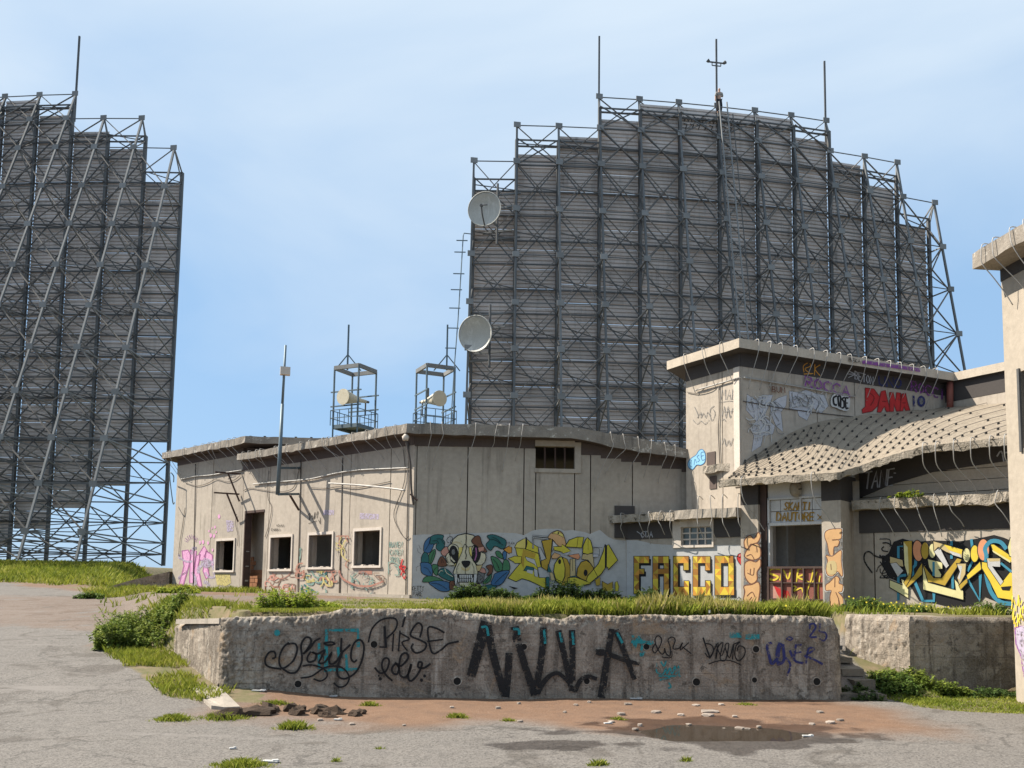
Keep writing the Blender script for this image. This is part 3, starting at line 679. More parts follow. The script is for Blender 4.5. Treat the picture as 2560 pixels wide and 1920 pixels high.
# --- mural facade
winB = rect(FrB, 1340, 1116, 1437, 1172)
bEnd = FrB.px(1716, 1300)[0]
fBt = zline(FrB, [(1020, 1057), (1301, 1064), (1428, 1067), (1600, 1096), (1712, 1121)], OH)
fBb = zline(FrB, [(1020, 1085), (1310, 1092), (1428, 1095), (1600, 1130), (1712, 1144)], OH)
fBand = zline(FrB, [(1030, 1115), (1309, 1119), (1476, 1134), (1600, 1155), (1711, 1174)])
jB = [FrB.px(x, 1250)[0] for x in (1040, 1168, 1309, 1476, 1581)]
panel_wall(FrB, 'wall_panel', .0, bEnd + 1.0, G0, lambda a: fBand(a), jB + [winB[0], winB[1]], [tuple(winB)], MT['beige'], main)
for u0_, u1_ in ((0, winB[0] - .04), (winB[1] + .16, FrB.px(1428, 1100)[0]), (max(winB[1] + .16, FrB.px(1428, 1100)[0]), bEnd + 1.0)):
    if u1_ > u0_ + .02:
        mb = MB(); n_ = max(1, int((u1_ - u0_) / .5)); xs_ = np.linspace(u0_, u1_, n_ + 1)
        for k in range(n_): slab(mb, FrB, xs_[k], xs_[k + 1], min(fBand(xs_[k]), fBand(xs_[k + 1])), 0, -.25, .012, zt=(fBb(xs_[k]) + .03, fBb(xs_[k + 1]) + .03))
        mb.build('eave_band', MT['brown'], main)
a0, a1, z0, z1 = winB; t_ = .07
mb = MB(); slab(mb, FrB, a0 - .03, a1 + t_ + .1, z0 - t_ * 1.6, z0, -.2, .04); slab(mb, FrB, a1, a1 + t_ + .1, z0, z1 + .12, -.2, .04); slab(mb, FrB, a0 - .03, a1, z1, z1 + .16, -.2, .03); wf = mb.build('window', MT['beige'], main)
for x in (1363, 1389, 1413):
    a = FrB.px(x, 1145)[0]; mb = MB(); slab(mb, FrB, a - .022, a + .022, z0, z1, -.16, -.1); mb.build('bar', MT['rust'], wf)
mb = MB(); slab(mb, FrB, 1.0, bEnd + .5, G0, 5.5, -4.2, -4.0); mb.build('inner_wall', MT['room'], main)
mb = MB(); slab(mb, FrB, 3.0, 3.2, G0, 5.6, -4.0, -.3); mb.build('inner_wall', MT['room'], main)
# --- roofs
def miter(f1, f2, o):
    A_ = np.array([[f1.n.x, f1.n.y], [f2.n.x, f2.n.y]]); v = np.linalg.solve(A_, [o, o]); return Vector((v[0], v[1], 0))
mv = miter(FrA, FrB, OH)
def Zp(p, z): return Vector((p.x, p.y, z))
cA_ = Vector((CA.x, CA.y, 0)) + mv
Bs = [FrB.px(x, 1100, OH)[0] for x in (1160, 1301, 1365, 1428, 1500, 1600, 1712)] + [bEnd + .6]
topF = [FrA.P(aR1, zA, OH), FrA.P(aR1 * .5, zA, OH), Zp(cA_, (zA + fBt(0)) / 2)] + [FrB.P(a, fBt(a), OH) for a in Bs]
botF = [FrA.P(aR1, zAb, OH), FrA.P(aR1 * .5, zAb, OH), Zp(cA_, (zAb + fBb(0)) / 2)] + [FrB.P(a, fBb(a), OH) for a in Bs]
roof('roof', topF, botF, Vector((2.0, 7.0, .0)), [MT['fascia'], MT['roofc'], MT['brown']], main, rag=.03, sub=.25)
t2 = [FrA.P(aEave, z2, OH), FrA.P(aR2, z2, OH), FrA.P(aR2, z2, OH) + Vector((9.0, .45, 0))]
b2 = [Zp(p, z2b) for p in t2]
roof('roof', t2, b2, Vector((1.0, 6.5, 0)), [MT['fascia'], MT['roofc'], MT['brown']], main, rag=.03, sub=.25)
mb = MB(); q0 = FrA.P(aSplit - .1, 0, -.05); q1 = q0 + Vector((8.6, .45, 0))
mb.box8([Zp(q0, zA - .2), Zp(q1, zA - .2), Zp(q1 + Vector((0, .3, 0)), zA - .2), Zp(q0 + Vector((0, .3, 0)), zA - .2), Zp(q0, z2b), Zp(q1, z2b), Zp(q1 + Vector((0, .3, 0)), z2b), Zp(q0 + Vector((0, .3, 0)), z2b)]); mb.build('clerestory_wall', MT['brown'], main)
zfA = lambda a: zA; zfAb = lambda a: zAb; zendA = lambda a: zBand - random.uniform(.25, .62)
hooks(FrA, np.arange(.35, aR1 - .2, .37), zfA, zfAb, zendA, OH, main, skew=-.30)
hooks(FrA, np.arange(aR2 + .25, aEave - .3, .45), lambda a: z2, lambda a: z2b, lambda a: zBand2 - random.uniform(.2, .5), OH, main, skew=-.28)
hooks(FrB, [FrB.px(x, 1070, OH)[0] for x in (1068, 1108, 1149, 1190, 1238, 1269, 1306, 1345, 1494, 1529, 1562, 1596, 1632, 1665, 1694)], fBt, fBb, lambda a: fBand(a) - random.uniform(.1, .9), OH, main, skew=-.22)
# little dark clips along the roof edges
for i in range(18): mb = MB(); mb.box(FrA.P(.3 + i * .48, zA + .04, .12), (.07, .07, .08)); mb.build('clip', MT['stud'], main)
for i in range(9): mb = MB(); mb.box(FrA.P(aR2 + .2 + i * .62, z2 + .04, .15), (.07, .07, .08)); mb.build('clip', MT['stud'], main)
for i in range(12): mb = MB(); mb.box(FrA.P(aR2, z2 + .04, .1) + Vector((.3 + i * .52, .03 * i + .1, 0)), (.07, .07, .08)); mb.build('clip', MT['stud'], main)
# conduits and slack cables on the window facade
pxtube(FrA, [Z1(*p) for p in ((830, 482), (1000, 465), (1200, 450), (1400, 430), (1560, 395), (1700, 365), (1900, 340), (2210, 325), (2380, 318))], .05, .021, 'wire', main, 'conduit')
pxtube(FrA, [Z1(*p) for p in ((110, 432), (260, 402), (400, 392), (560, 365), (720, 342))], .05, .021, 'wire', main, 'conduit')
pxtube(FrA, [Z1(*p) for p in ((150, 465), (270, 498), (380, 470), (460, 430), (560, 455), (640, 440), (700, 395))], .03, .010, 'wired', main, 'cable')
pxtube(FrA, [Z1(*p) for p in ((735, 545), (800, 520), (900, 535), (1050, 555), (1180, 545), (1250, 490), (1290, 330))], .03, .010, 'wired', main, 'cable')
pxtube(FrA, [Z1(*p) for p in ((1400, 515), (1560, 522), (1700, 505), (1840, 520), (2000, 495), (2200, 455))], .03, .010, 'wired', main, 'cable')
pxtube(FrA, [Z1(*p) for p in ((985, 350), (975, 600), (1015, 720), (985, 900), (950, 1010))], .03, .009, 'wired', main, 'cable')
pxtube(FrA, [Z1(*p) for p in ((150, 720), (125, 900), (100, 1050), (85, 1200))], .03, .010, 'wired', main, 'cable')
pxtube(FrA, [Z1(*p) for p in ((665, 780), (655, 880), (680, 1000), (675, 1100))], .03, .009, 'wired', main, 'cable')
pxtube(FrA, [(1008, 1120), (1012, 1200), (985, 1280), (995, 1320), (1012, 1345), (1022, 1340)], .03, .010, 'wired', main, 'cable')
for xs_, y0, y1 in ((853, 1145, 1485), (1018, 1105, 1490), (486, 1160, 1485), (749, 1150, 1485)): pxtube(FrA, [(xs_ + (y0 - 1300) * -.02, y0), (xs_ + (y1 - 1300) * -.02, y1)], .02, .014, 'wired', main, 'downpipe', sm=False)
# long pale tube hanging across the corner
pxtube(FrA, [(822, 1208, .12), (900, 1213, .2), (978, 1221, .25), (1012, 1226, .25)], .1, .028, 'wire', main, 'hanging_tube')
# corner lamp on a bent pipe
mb = MB(); mb.tube(smooth_pts([FrB.W(1034, 1262, .08), FrB.W(1028, 1220, .12), FrB.W(1026, 1160, .25), FrB.W(1018, 1115, .35), FrB.W(1014, 1100, .38)]), .03, 6); lp = mb.build('lamp_pipe', MT['wired'], main, True)
mb = MB(); p = FrB.W(1014, 1096, .40); mb.tube([p + Vector((0, 0, .13)), p + Vector((0, 0, .05)), p - Vector((0, 0, .06))], [.03, .10, .075], 10); mb.build('lamp_head', MT['beige_edge'], lp, True)
mb = MB(); mb.tube([FrB.W(1026, 1235, .1), FrB.W(1043, 1251, .15)], .03, 6); mb.build('stub_pipe', MT['rust'], main)
# iron brackets by the door
for (h0, h1, d0_, d1_) in (((450, 360), (705, 380), (580, 372), (690, 520)), ((440, 566), (692, 582), (560, 572), (680, 725))):
    mb = MB(); P0 = FrA.W(*Z1(*h1), .04); out_ = FrA.n * .95
    q = FrA.W(*Z1(*h0), .95); mb.beam(P0, q, .05); pz = P0 - Vector((0, 0, .95)); mb.beam(P0.lerp(q, .5), Vector((P0.x, P0.y, P0.z - .95)) , .045); mb.build('bracket', MT['rust'], main)
mb = MB(); mb.tube(smooth_pts([FrA.W(434, 1205, .1), FrA.W(434, 1190, .3), FrA.W(424, 1185, .4), FrA.W(432, 1255, .3), FrA.W(436, 1256, .1)]), .02, 5); mb.build('rail', MT['steelt'], main, True)
# mast on its wall arms
pm_ = empty('antenna_mast', FrA.W(696, 1236, .9), 'slim steel mast with a small box held out from the wall by two arms', 'mast')
mb = MB(); mb.tube([FrA.W(694, 1237, .9), FrA.W(700, 1130, .9), FrA.W(706, 1010, .9)], [.065, .06, .05], 8); mb.tube([FrA.W(706, 1010, .9), FrA.W(714, 863, .9)], [.042, .036], 8); mb.build('pole', MT['steelt'], pm_, True)
mb = MB(); mb.box(FrA.W(713, 928, .9), (.30, .22, .24), .3); mb.build('junction_box', MT['beige_edge'], pm_)
for y, x1, y1 in ((1170, 749, 1170), (1236, 746, 1235)): mb = MB(); mb.beam(FrA.W(697, y, .9), FrA.W(x1, y1, .02), .09, .07); mb.build('wall_arm', MT['steelt'], pm_)
mb = MB(); mb.beam(FrA.W(725, 1238, .5), FrA.W(747, 1275, .02), .05); mb.build('wall_arm', MT['rust'], pm_)
# dark box and vent beside the annex
mb = MB(); a0, a1, z0, z1 = rect(FrB, 1536, 1265, 1586, 1345); slab(mb, FrB, a0, a1, z0, z1, 0.0, .06); mb.build('vent_panel', MT['black'], main)

# ------------------------------------------------------------------ annex and entrance building
E0 = FrB.W(1566, 1480); FrE = Frame(E0, (.75, -.66))
ent = empty('entrance_building', (E0.x + 2, E0.y - 1.5, 1.3), 'concrete entrance building with a swooping studded roof and red gate', 'building')
eL0 = FrE.px(1857, 1400)[0]; eL1 = FrE.px(1901, 1400)[0]; eR0 = FrE.px(2060, 1400)[0]; eR1 = FrE.px(2108, 1400)[0]
zs = FrE.px(1770, 1272, .35)[1]; zsb = zs - .23
gw = rect(FrE, 1705, 1317, 1782, 1363); wfr = rect(FrE, 1684, 1294, 1786, 1369)
zbl = FrE.px(1600, 1348)[1]; zbr = FrE.px(1820, 1343)[1]
panel_wall(FrE, 'wall_panel', -.8, eL0, G0, lambda a: zsb, [FrE.px(1600, 1400)[0]], [tuple(gw)], MT['beige'], ent)
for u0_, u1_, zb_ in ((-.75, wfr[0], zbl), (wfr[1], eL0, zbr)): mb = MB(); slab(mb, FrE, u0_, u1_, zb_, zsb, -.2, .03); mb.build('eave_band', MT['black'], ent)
mb = MB(); a0, a1, z0, z1 = wfr; g0, g1, h0, h1 = gw
slab(mb, FrE, a0, a1, h1, min(z1, zsb), -.2, .06); slab(mb, FrE, a0, a1, z0, h0, -.2, .06); slab(mb, FrE, a0, g0, h0, h1, -.2, .06); slab(mb, FrE, g1, a1, h0, h1, -.2, .06); wf = mb.build('window', MT['beige_edge'], ent)
MT['gblock'] = pm('dark_glass_block', (.045, .055, .05), (.10, .115, .10), 9, .15, bmp=.2, spec=.6, objrand=.5)
mb = MB()
for i in range(5): u = g0 + (g1 - g0) * i / 4; slab(mb, FrE, u - .018, u + .018, h0, h1, -.14, -.01)
for j in range(4): v = h0 + (h1 - h0) * j / 3; slab(mb, FrE, g0, g1, v - .018, v + .018, -.14, -.012)
mb.build('mortar_grid', MT['beige_edge'], wf)
for i in range(4):
    for j in range(3):
        u = g0 + (g1 - g0) * i / 4; v = h0 + (h1 - h0) * j / 3; mb = MB(); slab(mb, FrE, u + .02, u + (g1 - g0) / 4 - .02, v + .02, v + (h1 - h0) / 3 - .02, -.12, -.04 + random.uniform(-.01, .01)); mb.build('glass_block', MT['gblock'], wf)
roof('ledge_slab', [FrE.P(-.75, zs - .04, .35), FrE.P(FrE.px(1684, 1280, .35)[0], zs - .03, .35)], [FrE.P(-.75, zsb - .02, .35), FrE.P(FrE.px(1684, 1280, .35)[0], zsb - .02, .35)], -FrE.n * 1.6, [MT['mossedge'], MT['roofc']], ent, rag=.05, sub=.1)
roof('ledge_slab', [FrE.P(FrE.px(1686, 1280, .38)[0], zs, .38), FrE.P(eL0 + .02, zs, .38)], [FrE.P(FrE.px(1686, 1280, .38)[0], zsb, .38), FrE.P(eL0 + .02, zsb, .38)], -FrE.n * 1.6, [MT['roofc'], MT['roofc']], ent, rag=.03, sub=.1)
hooks(FrE, [FrE.px(x, 1285, .35)[0] for x in (1549, 1576, 1602, 1630, 1655, 1684)], lambda a: zs - .03, lambda a: zsb, lambda a: zsb - random.uniform(.3, .62), .36, ent, rad=.0105, skew=-.05, inw=.16)
hooks(FrE, [FrE.px(x, 1285, .38)[0] for x in (1712, 1745, 1777, 1811, 1843)], lambda a: zs + .28 * (a > 2.2), lambda a: zsb, lambda a: zsb - random.uniform(.3, .85), .40, ent, rad=.0105, skew=.04, inw=.2)
# columns
zc = FrE.px(1950, 1206, .1)[1]
for (u0_, u1_, yb) in ((eL0, eL1, 1262), (eR0, eR1, 1251)):
    zd = FrE.px(1880 if u0_ == eL0 else 2085, yb, .1)[1]
    mb = MB(); slab(mb, FrE, u0_, u1_, G0 - .2, zd, -.9, .10); cl = mb.build('column', MT['beige'], ent)
    mb = MB(); slab(mb, FrE, u0_, u1_, zd, zc + .1, -.9, .10); mb.build('column_head', MT['black'], cl)
mb = MB(); u0_ = FrE.px(1902, 1400)[0]; u1_ = FrE.px(1917, 1400)[0]; slab(mb, FrE, u0_, u1_, G0, zc, -.35, .0); mb.build('door_post', MT['rust'], ent)
MT['whitew'] = pm('chalky_white_paint', (.56, .54, .52), (.44, .42, .40), 3, .85, bmp=.1, streak=(.3, .26, .22))
dx0 = FrE.px(1919, 1400)[0]; dx1 = eR0
zo1 = FrE.px(1990, 1310)[1]; ztr = FrE.px(1990, 1241)[1]; zg = FrE.px(1990, 1416)[1]
mb = MB(); slab(mb, FrE, dx0, dx1, ztr, zc + .1, -.3, -.06); mb.build('lintel_panel', MT['whitew'], ent)
mb = MB(); slab(mb, FrE, dx0, dx1, ztr - .05, ztr, -.25, -.02); slab(mb, FrE, dx0, dx1, zo1 - .02, zo1 + .05, -.25, -.02); slab(mb, FrE, dx0, dx0 + .05, zo1, ztr, -.25, -.02); slab(mb, FrE, dx1 - .03, dx1, zo1, ztr, -.25, -.02)
tf = mb.build('transom', MT['whitew'], ent)
for i in range(5):
    for j in range(2):
        w_ = (dx1 - dx0 - .08) / 5; h_ = (ztr - zo1 - .1) / 2; u = dx0 + .05 + i * w_; v = zo1 + .05 + j * h_
        mb = MB(); slab(mb, FrE, u + .008, u + w_ - .008, v + .008, v + h_ - .008, -.15, -.08 + random.uniform(-.006, .006)); mb.build('pane', MT['whitew'], tf)
mb = MB(); slab(mb, FrE, FrE.px(2000 - 1, 1300)[0], FrE.px(2002, 1300)[0], zo1, ztr, -.1, -.01); mb.build('mullion', MT['whitew'], tf)
mb = MB(); slab(mb, FrE, dx0, dx0 + .05, zg, zo1, -.2, -.03); mb.build('door_frame', MT['whitew'], ent)
MT['redrust'] = pm('rusty_red_gate', (.27, .085, .06), (.17, .07, .055), 3.5, .7, .1, bmp=.2, spots=((.40, .22, .18), 4, .60), streak=(.10, .04, .03))
g_ = None
mb = MB(); slab(mb, FrE, dx0 - .02, dx1, zg - .05, zg, -.1, .03); slab(mb, FrE, dx0 - .02, dx0 + .04, G0, zg - .05, -.1, .03); gt = mb.build('gate', MT['rust'], ent)
gx_ = [dx0 + .04] + [FrE.px(x, 1470)[0] for x in (1955, 1981, 2010, 2037)] + [dx1]; gz_ = [G0, FrE.px(1990, 1498)[1], FrE.px(1990, 1457)[1], zg - .05]
for i in range(5):
    for j in range(3): mb = MB(); slab(mb, FrE, gx_[i] + .004, gx_[i + 1] - .004, gz_[j] + .004, gz_[j + 1] - .004, -.06, -.03); mb.build('panel', MT['redrust'], gt)
for i in range(1, 5): mb = MB(); slab(mb, FrE, gx_[i] - .018, gx_[i] + .018, G0, zg - .05, -.03, .03); mb.build('bar', MT['rust'], gt)
for j in range(1, 3): mb = MB(); slab(mb, FrE, dx0 + .04, dx1, gz_[j] - .014, gz_[j] + .014, -.03, .018); mb.build('bar', MT['rust'], gt)
# inside of the doorway
mb = MB(); slab(mb, FrE, dx0 - 1.5, dx0 + .62, G0, zc, -1.9, -1.75); mb.build('inner_wall', MT['room'], ent)
mb = MB(); slab(mb, FrE, dx0 - 2, dx1 + 2.5, G0, zc, -4.4, -4.2); mb.build('inner_wall', MT['black'], ent)  # back wall in black, the doorway's darkness put into its colour
mb = MB(); slab(mb, FrE, -.8, dx0 + .0, G0, zsb, -1.2, -1.1); mb.build('inner_wall', MT['room'], ent)
# mottled oval lamp above the door
mb = MB(); c_ = FrE.W(1989, 1222, .05); N = 16
for k in range(5):
    pass
ring = []
for k in range(6):
    f = k / 5 * math.pi / 2; ring.append([c_ + FrE.n * (.13 * math.cos(f)) + (FrE.d * math.cos(t_) * .14 + Vector((0, 0, .19)) * math.sin(t_)) * max(math.sin(f), .001) for t_ in np.linspace(0, 2 * math.pi, N + 1)])
mb.grid(ring); mb.tube([c_ + FrE.d * math.cos(t_) * .14 + Vector((0, 0, .19)) * math.sin(t_) for t_ in np.linspace(0, 2 * math.pi, N + 1)], .018, 6, caps=False); mb.build('oval_lamp', MT['mossedge'], ent, True)
# --- recessed mural wall to the right
FrS = Frame(FrE.P(eR1, 0, .0), (.80, .60)); S1 = FrS.px(2150, 1400)[0]
mb = MB(); mb.box8([FrE.P(eR1 + .001, G0, -.9), FrE.P(eR1 + .001, G0, -.9) + FrS.d * .001, FrS.P(S1, G0, -.3), FrS.P(S1, G0, -.3) - FrE.d * .3,
                    FrE.P(eR1 + .001, zc, -.9), FrE.P(eR1 + .001, zc, -.9) + FrS.d * .001, FrS.P(S1, zc, -.3), FrS.P(S1, zc, -.3) - FrE.d * .3])
M0 = FrS.P(S1, 0, 0); FrM = Frame(M0, (.73, -.68)); mEnd = 4.2
FrSn = Frame(FrE.P(eR1, 0, 0), (.80, .60))
mb = MB(); 
c8 = [FrE.P(eR1 - .3, G0, -.85), FrE.P(eR1 + .0, G0, -.85), M0 + Vector((0, 0, G0)) + FrM.d * .02, M0 + Vector((0, 0, G0)) - FrM.d * .3]
mb.box8([Zp(p, G0) for p in (c8[0], c8[1], c8[2], c8[3])] + [Zp(p, zc) for p in (c8[0], c8[1], c8[2], c8[3])]); mb.build('side_wall', MT['beige'], ent)
zml = zline(FrM, [(2200, 1252), (2515, 1227)], .3)
zL = FrM.px(2350, 1239, .3)[1]; zLb = FrM.px(2350, 1264, .3)[1]; zMb = FrM.px(2350, 1327)[1]
panel_wall(FrM, 'wall_panel', 0, mEnd, G0, lambda a: zMb, [FrM.px(2186, 1400)[0]], [], MT['beige'], ent)
mb = MB(); slab(mb, FrM, 0, mEnd, zMb, zLb, -.28, .015); mb.build('eave_band', MT['black'], ent)
roof('ledge_slab', [FrM.P(-.05, zL, .3), FrM.P(mEnd, zL, .3)], [FrM.P(-.05, zLb, .3), FrM.P(mEnd, zLb, .3)], -FrM.n * 1.5, [MT['mossedge'], MT['roofc']], ent, rag=.06, sub=.08)
hooks(FrM, [FrM.px(x, 1245, .3)[0] for x in (2167, 2198, 2240, 2284, 2330, 2373, 2418, 2490)], lambda a: zL, lambda a: zLb, lambda a: zMb - random.uniform(-.1, .15), .32, ent, rad=.010, skew=.14, inw=.12)
zU = FrM.px(2400, 1150, -.55)[1]
mb = MB(); n_ = 5; z = zL - .1
for k in range(n_):
    h_ = (zU + .3 - z) / (n_ - k) ; slab(mb, FrM, -.3, mEnd, z, z + h_ - .015, -.75, -.55 + (.012 if k % 2 else 0)); z += h_
uw = mb.build('upper_wall', MT['roofl'], ent)
# --- swooping roof
TC = at_depth(1853, 1145, 22.2)
FrTL = Frame(TC, (-.512, .859)); FrTR = Frame(TC, (.911, .413))
def eave_pts():
    e = [FrE.W(1795, 1200, .55), FrE.W(1860, 1196, .6), FrE.W(1950, 1189, .62), FrE.W(2040, 1184, .62), FrE.W(2098, 1180, .62)]
    e += [FrM.W(2150, 1164, .55), FrM.W(2230, 1137, .5), FrM.W(2310, 1114, .5), FrM.W(2420, 1103, .5), FrM.W(2530, 1092, .5), FrM.W(2600, 1086, .5)]
    return e
def ridge_pts():
    r = [FrTR.W(1862, 1150, -.02), FrTR.W(1915, 1119, -.02), FrTR.W(1965, 1087, -.02), FrTR.W(2010, 1066, -.02), FrTR.W(2050, 1053, -.02), FrTR.W(2120, 1041, -.02), FrTR.W(2200, 1032, -.02), FrTR.W(2270, 1026, -.02)]
    tr = FrTR.W(2368, 1015, -.02)
    r += [tr, tr + Vector((2.2, -1.3, .12)), tr + Vector((3.4, -2.2, .15))]
    return r
def lin_pts(p, n): return [p[i].lerp(p[i + 1], k / n) for i in range(len(p) - 1) for k in range(n)] + [p[-1]]
EV = lin_pts(eave_pts(), 8); RG = smooth_pts(ridge_pts(), sub=8); NU = len(EV)
def rsurf(u, v):
    u = min(max(u, 0), 1)
    k = u * (NU - 1); i = min(int(k), NU - 2); f = k - i
    e = EV[i].lerp(EV[i + 1], f); r = RG[i].lerp(RG[i + 1], f); p = e.lerp(r, v)
    p.z -= .12 * math.sin(math.pi * v) * (1 - .3 * v) * (1 - .6 * u); return p
NV = 26; Ptop = []
for j in range(NV + 1):
    row = []
    for i in range(NU):
        p = rsurf(i / (NU - 1), j / NV); p.z += mnoise.noise(p * 2.3) * .012 + (mnoise.noise(p * 12) * .010)
        if j == 0: p = p + Vector((mnoise.noise(p * 9) * .02, -mnoise.noise(p * 11) * .03, mnoise.noise(p * 13) * .015))
        row.append(p)
    Ptop.append(row)
mb = MB(); mb.grid(Ptop, 0)
low = [p - Vector((0, 0, .17 + .03 * mnoise.noise(p * 4.1) + .05 * mnoise.noise(p * 14))) + Vector((0, .03, 0)) for p in Ptop[0]]
mb.grid([low, Ptop[0]], 1); und = [[p - Vector((0, 0, .2)) for p in r] for r in Ptop[1:]]
mb.grid([Ptop_ for Ptop_ in ([low] + und)][::-1], 2)
mb.ext([q[0] for q in Ptop] + [low[0]] + [q[0] for q in und], [tuple(list(range(NV + 1)) + list(range(2 * NV + 1, NV, -1)))], 1)
sr = mb.build('roof', [MT['tile'], MT['mossedge'], MT['roofl']], ent, True)
# studs in rows with slack cables between them
nst = 0
for i in range(-7, 22):
    u = .02 + i * .046; vs_ = [.06, .13, .20, .27, .34, .45, .57, .69, .80, .91]; path = []
    for j, v in enumerate(vs_):
        uu = u + .0012 * random.uniform(-1, 1); uu = uu + .30 * v
        if uu < .015 or uu > .985: continue
        p = rsurf(uu, v); path.append(p + Vector((0, 0, .05)))
        if nst < 290 and not (u > .9 and j > 8):
            mb = MB(); mb.tube([p - Vector((0, 0, .03)), p + Vector((0, 0, .045))], .03, 8); mb.build('stud', MT['stud'], sr); nst += 1
    if len(path) < 2: continue
    mb = MB(); mb.tube(smooth_pts(path, sub=3), .007, 4); mb.build('cable', MT['cablep'], sr)
def evz(a_fr): return None
for x, y, fr, of in ((1855, 1197, FrE, .64), (2030, 1186, FrE, .66)):
    p = fr.W(x, y, of); pts = [p - fr.n * .3 + Vector((0, 0, .06)), p + Vector((0, 0, .05)), p + fr.n * .06 - Vector((0, 0, .15)), p - Vector((-.05, 0, .55)), p - fr.n * .35 + fr.d * .2 - Vector((0, 0, .95)), p - fr.n * .5 + fr.d * .33 - Vector((0, 0, 1.25))]
    mb = MB(); mb.tube(smooth_pts(pts), .0105, 5); mb.build('hook_rod', MT['wire'], ent, True)
for x, y in ((2308, 1114), (2340, 1111), (2385, 1107), (2428, 1102), (2475, 1098), (2512, 1094)):
    p = FrM.W(x, y, .52); pts = [p - FrM.n * .3 + Vector((0, 0, .08)), p + Vector((0, 0, .06)), p + FrM.n * .06 - Vector((0, 0, .2)), p - Vector((0, 0, .5)) - FrM.n * .1, p - FrM.n * .5 + FrM.d * .2 - Vector((0, 0, .85)), p - FrM.n * .75 + FrM.d * .26 - Vector((0, 0, 1.15))]
    mb = MB(); mb.tube(smooth_pts(pts), .0105, 5); mb.build('hook_rod', MT['wire'], ent, True)
# dark gable band below the rising eave
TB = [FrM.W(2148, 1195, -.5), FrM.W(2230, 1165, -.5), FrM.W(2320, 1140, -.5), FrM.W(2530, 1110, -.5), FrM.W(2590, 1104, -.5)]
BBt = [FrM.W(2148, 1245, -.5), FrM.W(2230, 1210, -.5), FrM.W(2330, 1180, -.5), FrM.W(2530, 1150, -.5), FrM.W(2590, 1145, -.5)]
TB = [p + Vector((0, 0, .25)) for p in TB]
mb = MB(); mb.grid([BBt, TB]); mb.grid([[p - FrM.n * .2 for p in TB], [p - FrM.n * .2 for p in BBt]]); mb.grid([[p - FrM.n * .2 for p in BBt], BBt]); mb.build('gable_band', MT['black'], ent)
# small lower roof wedge at the left of the swoop
lt = [FrE.W(1757, 1166, -.3), FrE.W(1800, 1160, -.3), FrE.W(1860, 1157, -.3), FrE.W(1930, 1160, -.3)]
lbm = [p - Vector((0, 0, .20)) for p in lt]
roof('ledge_slab', lt, lbm, Vector((.3, .8, .14)), [MT['mossedge'], MT['tile']], ent, rag=.05, sub=.08)

# ------------------------------------------------------------------ tall block behind
tall = empty('tower_block', (TC.x, TC.y, 1.3), 'taller beige concrete block with overhanging flat roof above the entrance', 'building')
tlE = FrTL.px(1715, 1050)[0]; trE = FrTR.px(2390, 980)[0]
ztt = sum(fr.px(x, y, .4)[1] for fr, x, y in ((FrTL, 1700, 893), (FrTL, 1840, 849), (FrTR, 1900, 853), (FrTR, 2100, 883), (FrTR, 2300, 919))) / 5
ztb = ztt - .24
zb1 = sum(fr.px(x, y)[1] for fr, x, y in ((FrTL, 1720, 953), (FrTL, 1850, 916), (FrTR, 1900, 921), (FrTR, 2135, 959))) / 4
jl = [FrTL.px(1806, 1050)[0]]; jr = [FrTR.px(x, 980)[0] for x in (2042, 2136)]
panel_wall(FrTL, 'wall_panel', 0, tlE, G0, lambda a: zb1, jl, [], MT['beige'], tall)
panel_wall(FrTR, 'wall_panel', 0, trE, G0, lambda a: zb1, jr, [], MT['beige'], tall)
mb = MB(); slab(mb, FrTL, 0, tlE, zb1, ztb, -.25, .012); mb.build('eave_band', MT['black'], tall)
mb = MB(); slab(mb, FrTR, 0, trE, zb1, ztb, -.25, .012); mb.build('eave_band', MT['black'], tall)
mb = MB(); slab(mb, FrTL, 0.02, .22, 4.3, zb1, -.02, .03); mb.build('corner_strip', MT['beige_edge'], tall)
for x0, y0, x1, y1 in ((1768, 1130, 1789, 1165), (1775, 1190, 1792, 1222)):
    a = rect(FrTL, x0, y0, x1, y1); mb = MB(); slab(mb, FrTL, a[0], a[1], a[2], a[3], 0, .02); mb.build('patch_panel', MT['brown'], tall)
mv = miter(FrTL, FrTR, .4); cT = Vector((TC.x, TC.y, 0)) + mv
aL_ = FrTL.px(1667, 905, .4)[0]; aRr = FrTR.px(2385, 940, .4)[0]
wing = Frame(FrTR.P(trE, 0, 0), (.512, -.859))
tp = [FrTL.P(aL_, ztt, .4), Zp(cT, ztt), FrTR.P(aRr, ztt, .4), FrTR.P(aRr, ztt, .4) + Vector((.512, -.859, 0)) * 2.4]
bk = tp[0] + Vector((4, 6, 0))
mb = MB()
bp = [p - Vector((0, 0, .24)) for p in tp]
roof('roof', tp, bp, Vector((3.2, 5.4, 0)), [MT['roofl'], MT['roofl'], MT['black']], tall, sub=.4, rag=.01)
w0 = FrTR.P(aRr - .05, 0, .0)
FrW = Frame(FrTR.P(aRr + .1, 0, 0), (.512, -.859))
mb = MB(); slab(mb, FrW, 0, 2.6, 7.2, ztb, -.2, 0); mb.build('eave_band', MT['black'], tall)
mb = MB(); slab(mb, FrW, 0, 2.6, 5.5, 7.2, -.2, -.01); mb.build('wall_panel', MT['beige'], tall)
pxtube(FrTR, [(2375, 955), (2375, 1022)], .25, .09, 'redrust', tall, 'vent_pipe', n=10, sm=False)
hooks(FrTL, [FrTL.px(x, 895, .4)[0] for x in (1714, 1758, 1802)], lambda a: ztt, lambda a: ztb, lambda a: zb1 - .4, .42, tall, rad=.010, skew=-.05)
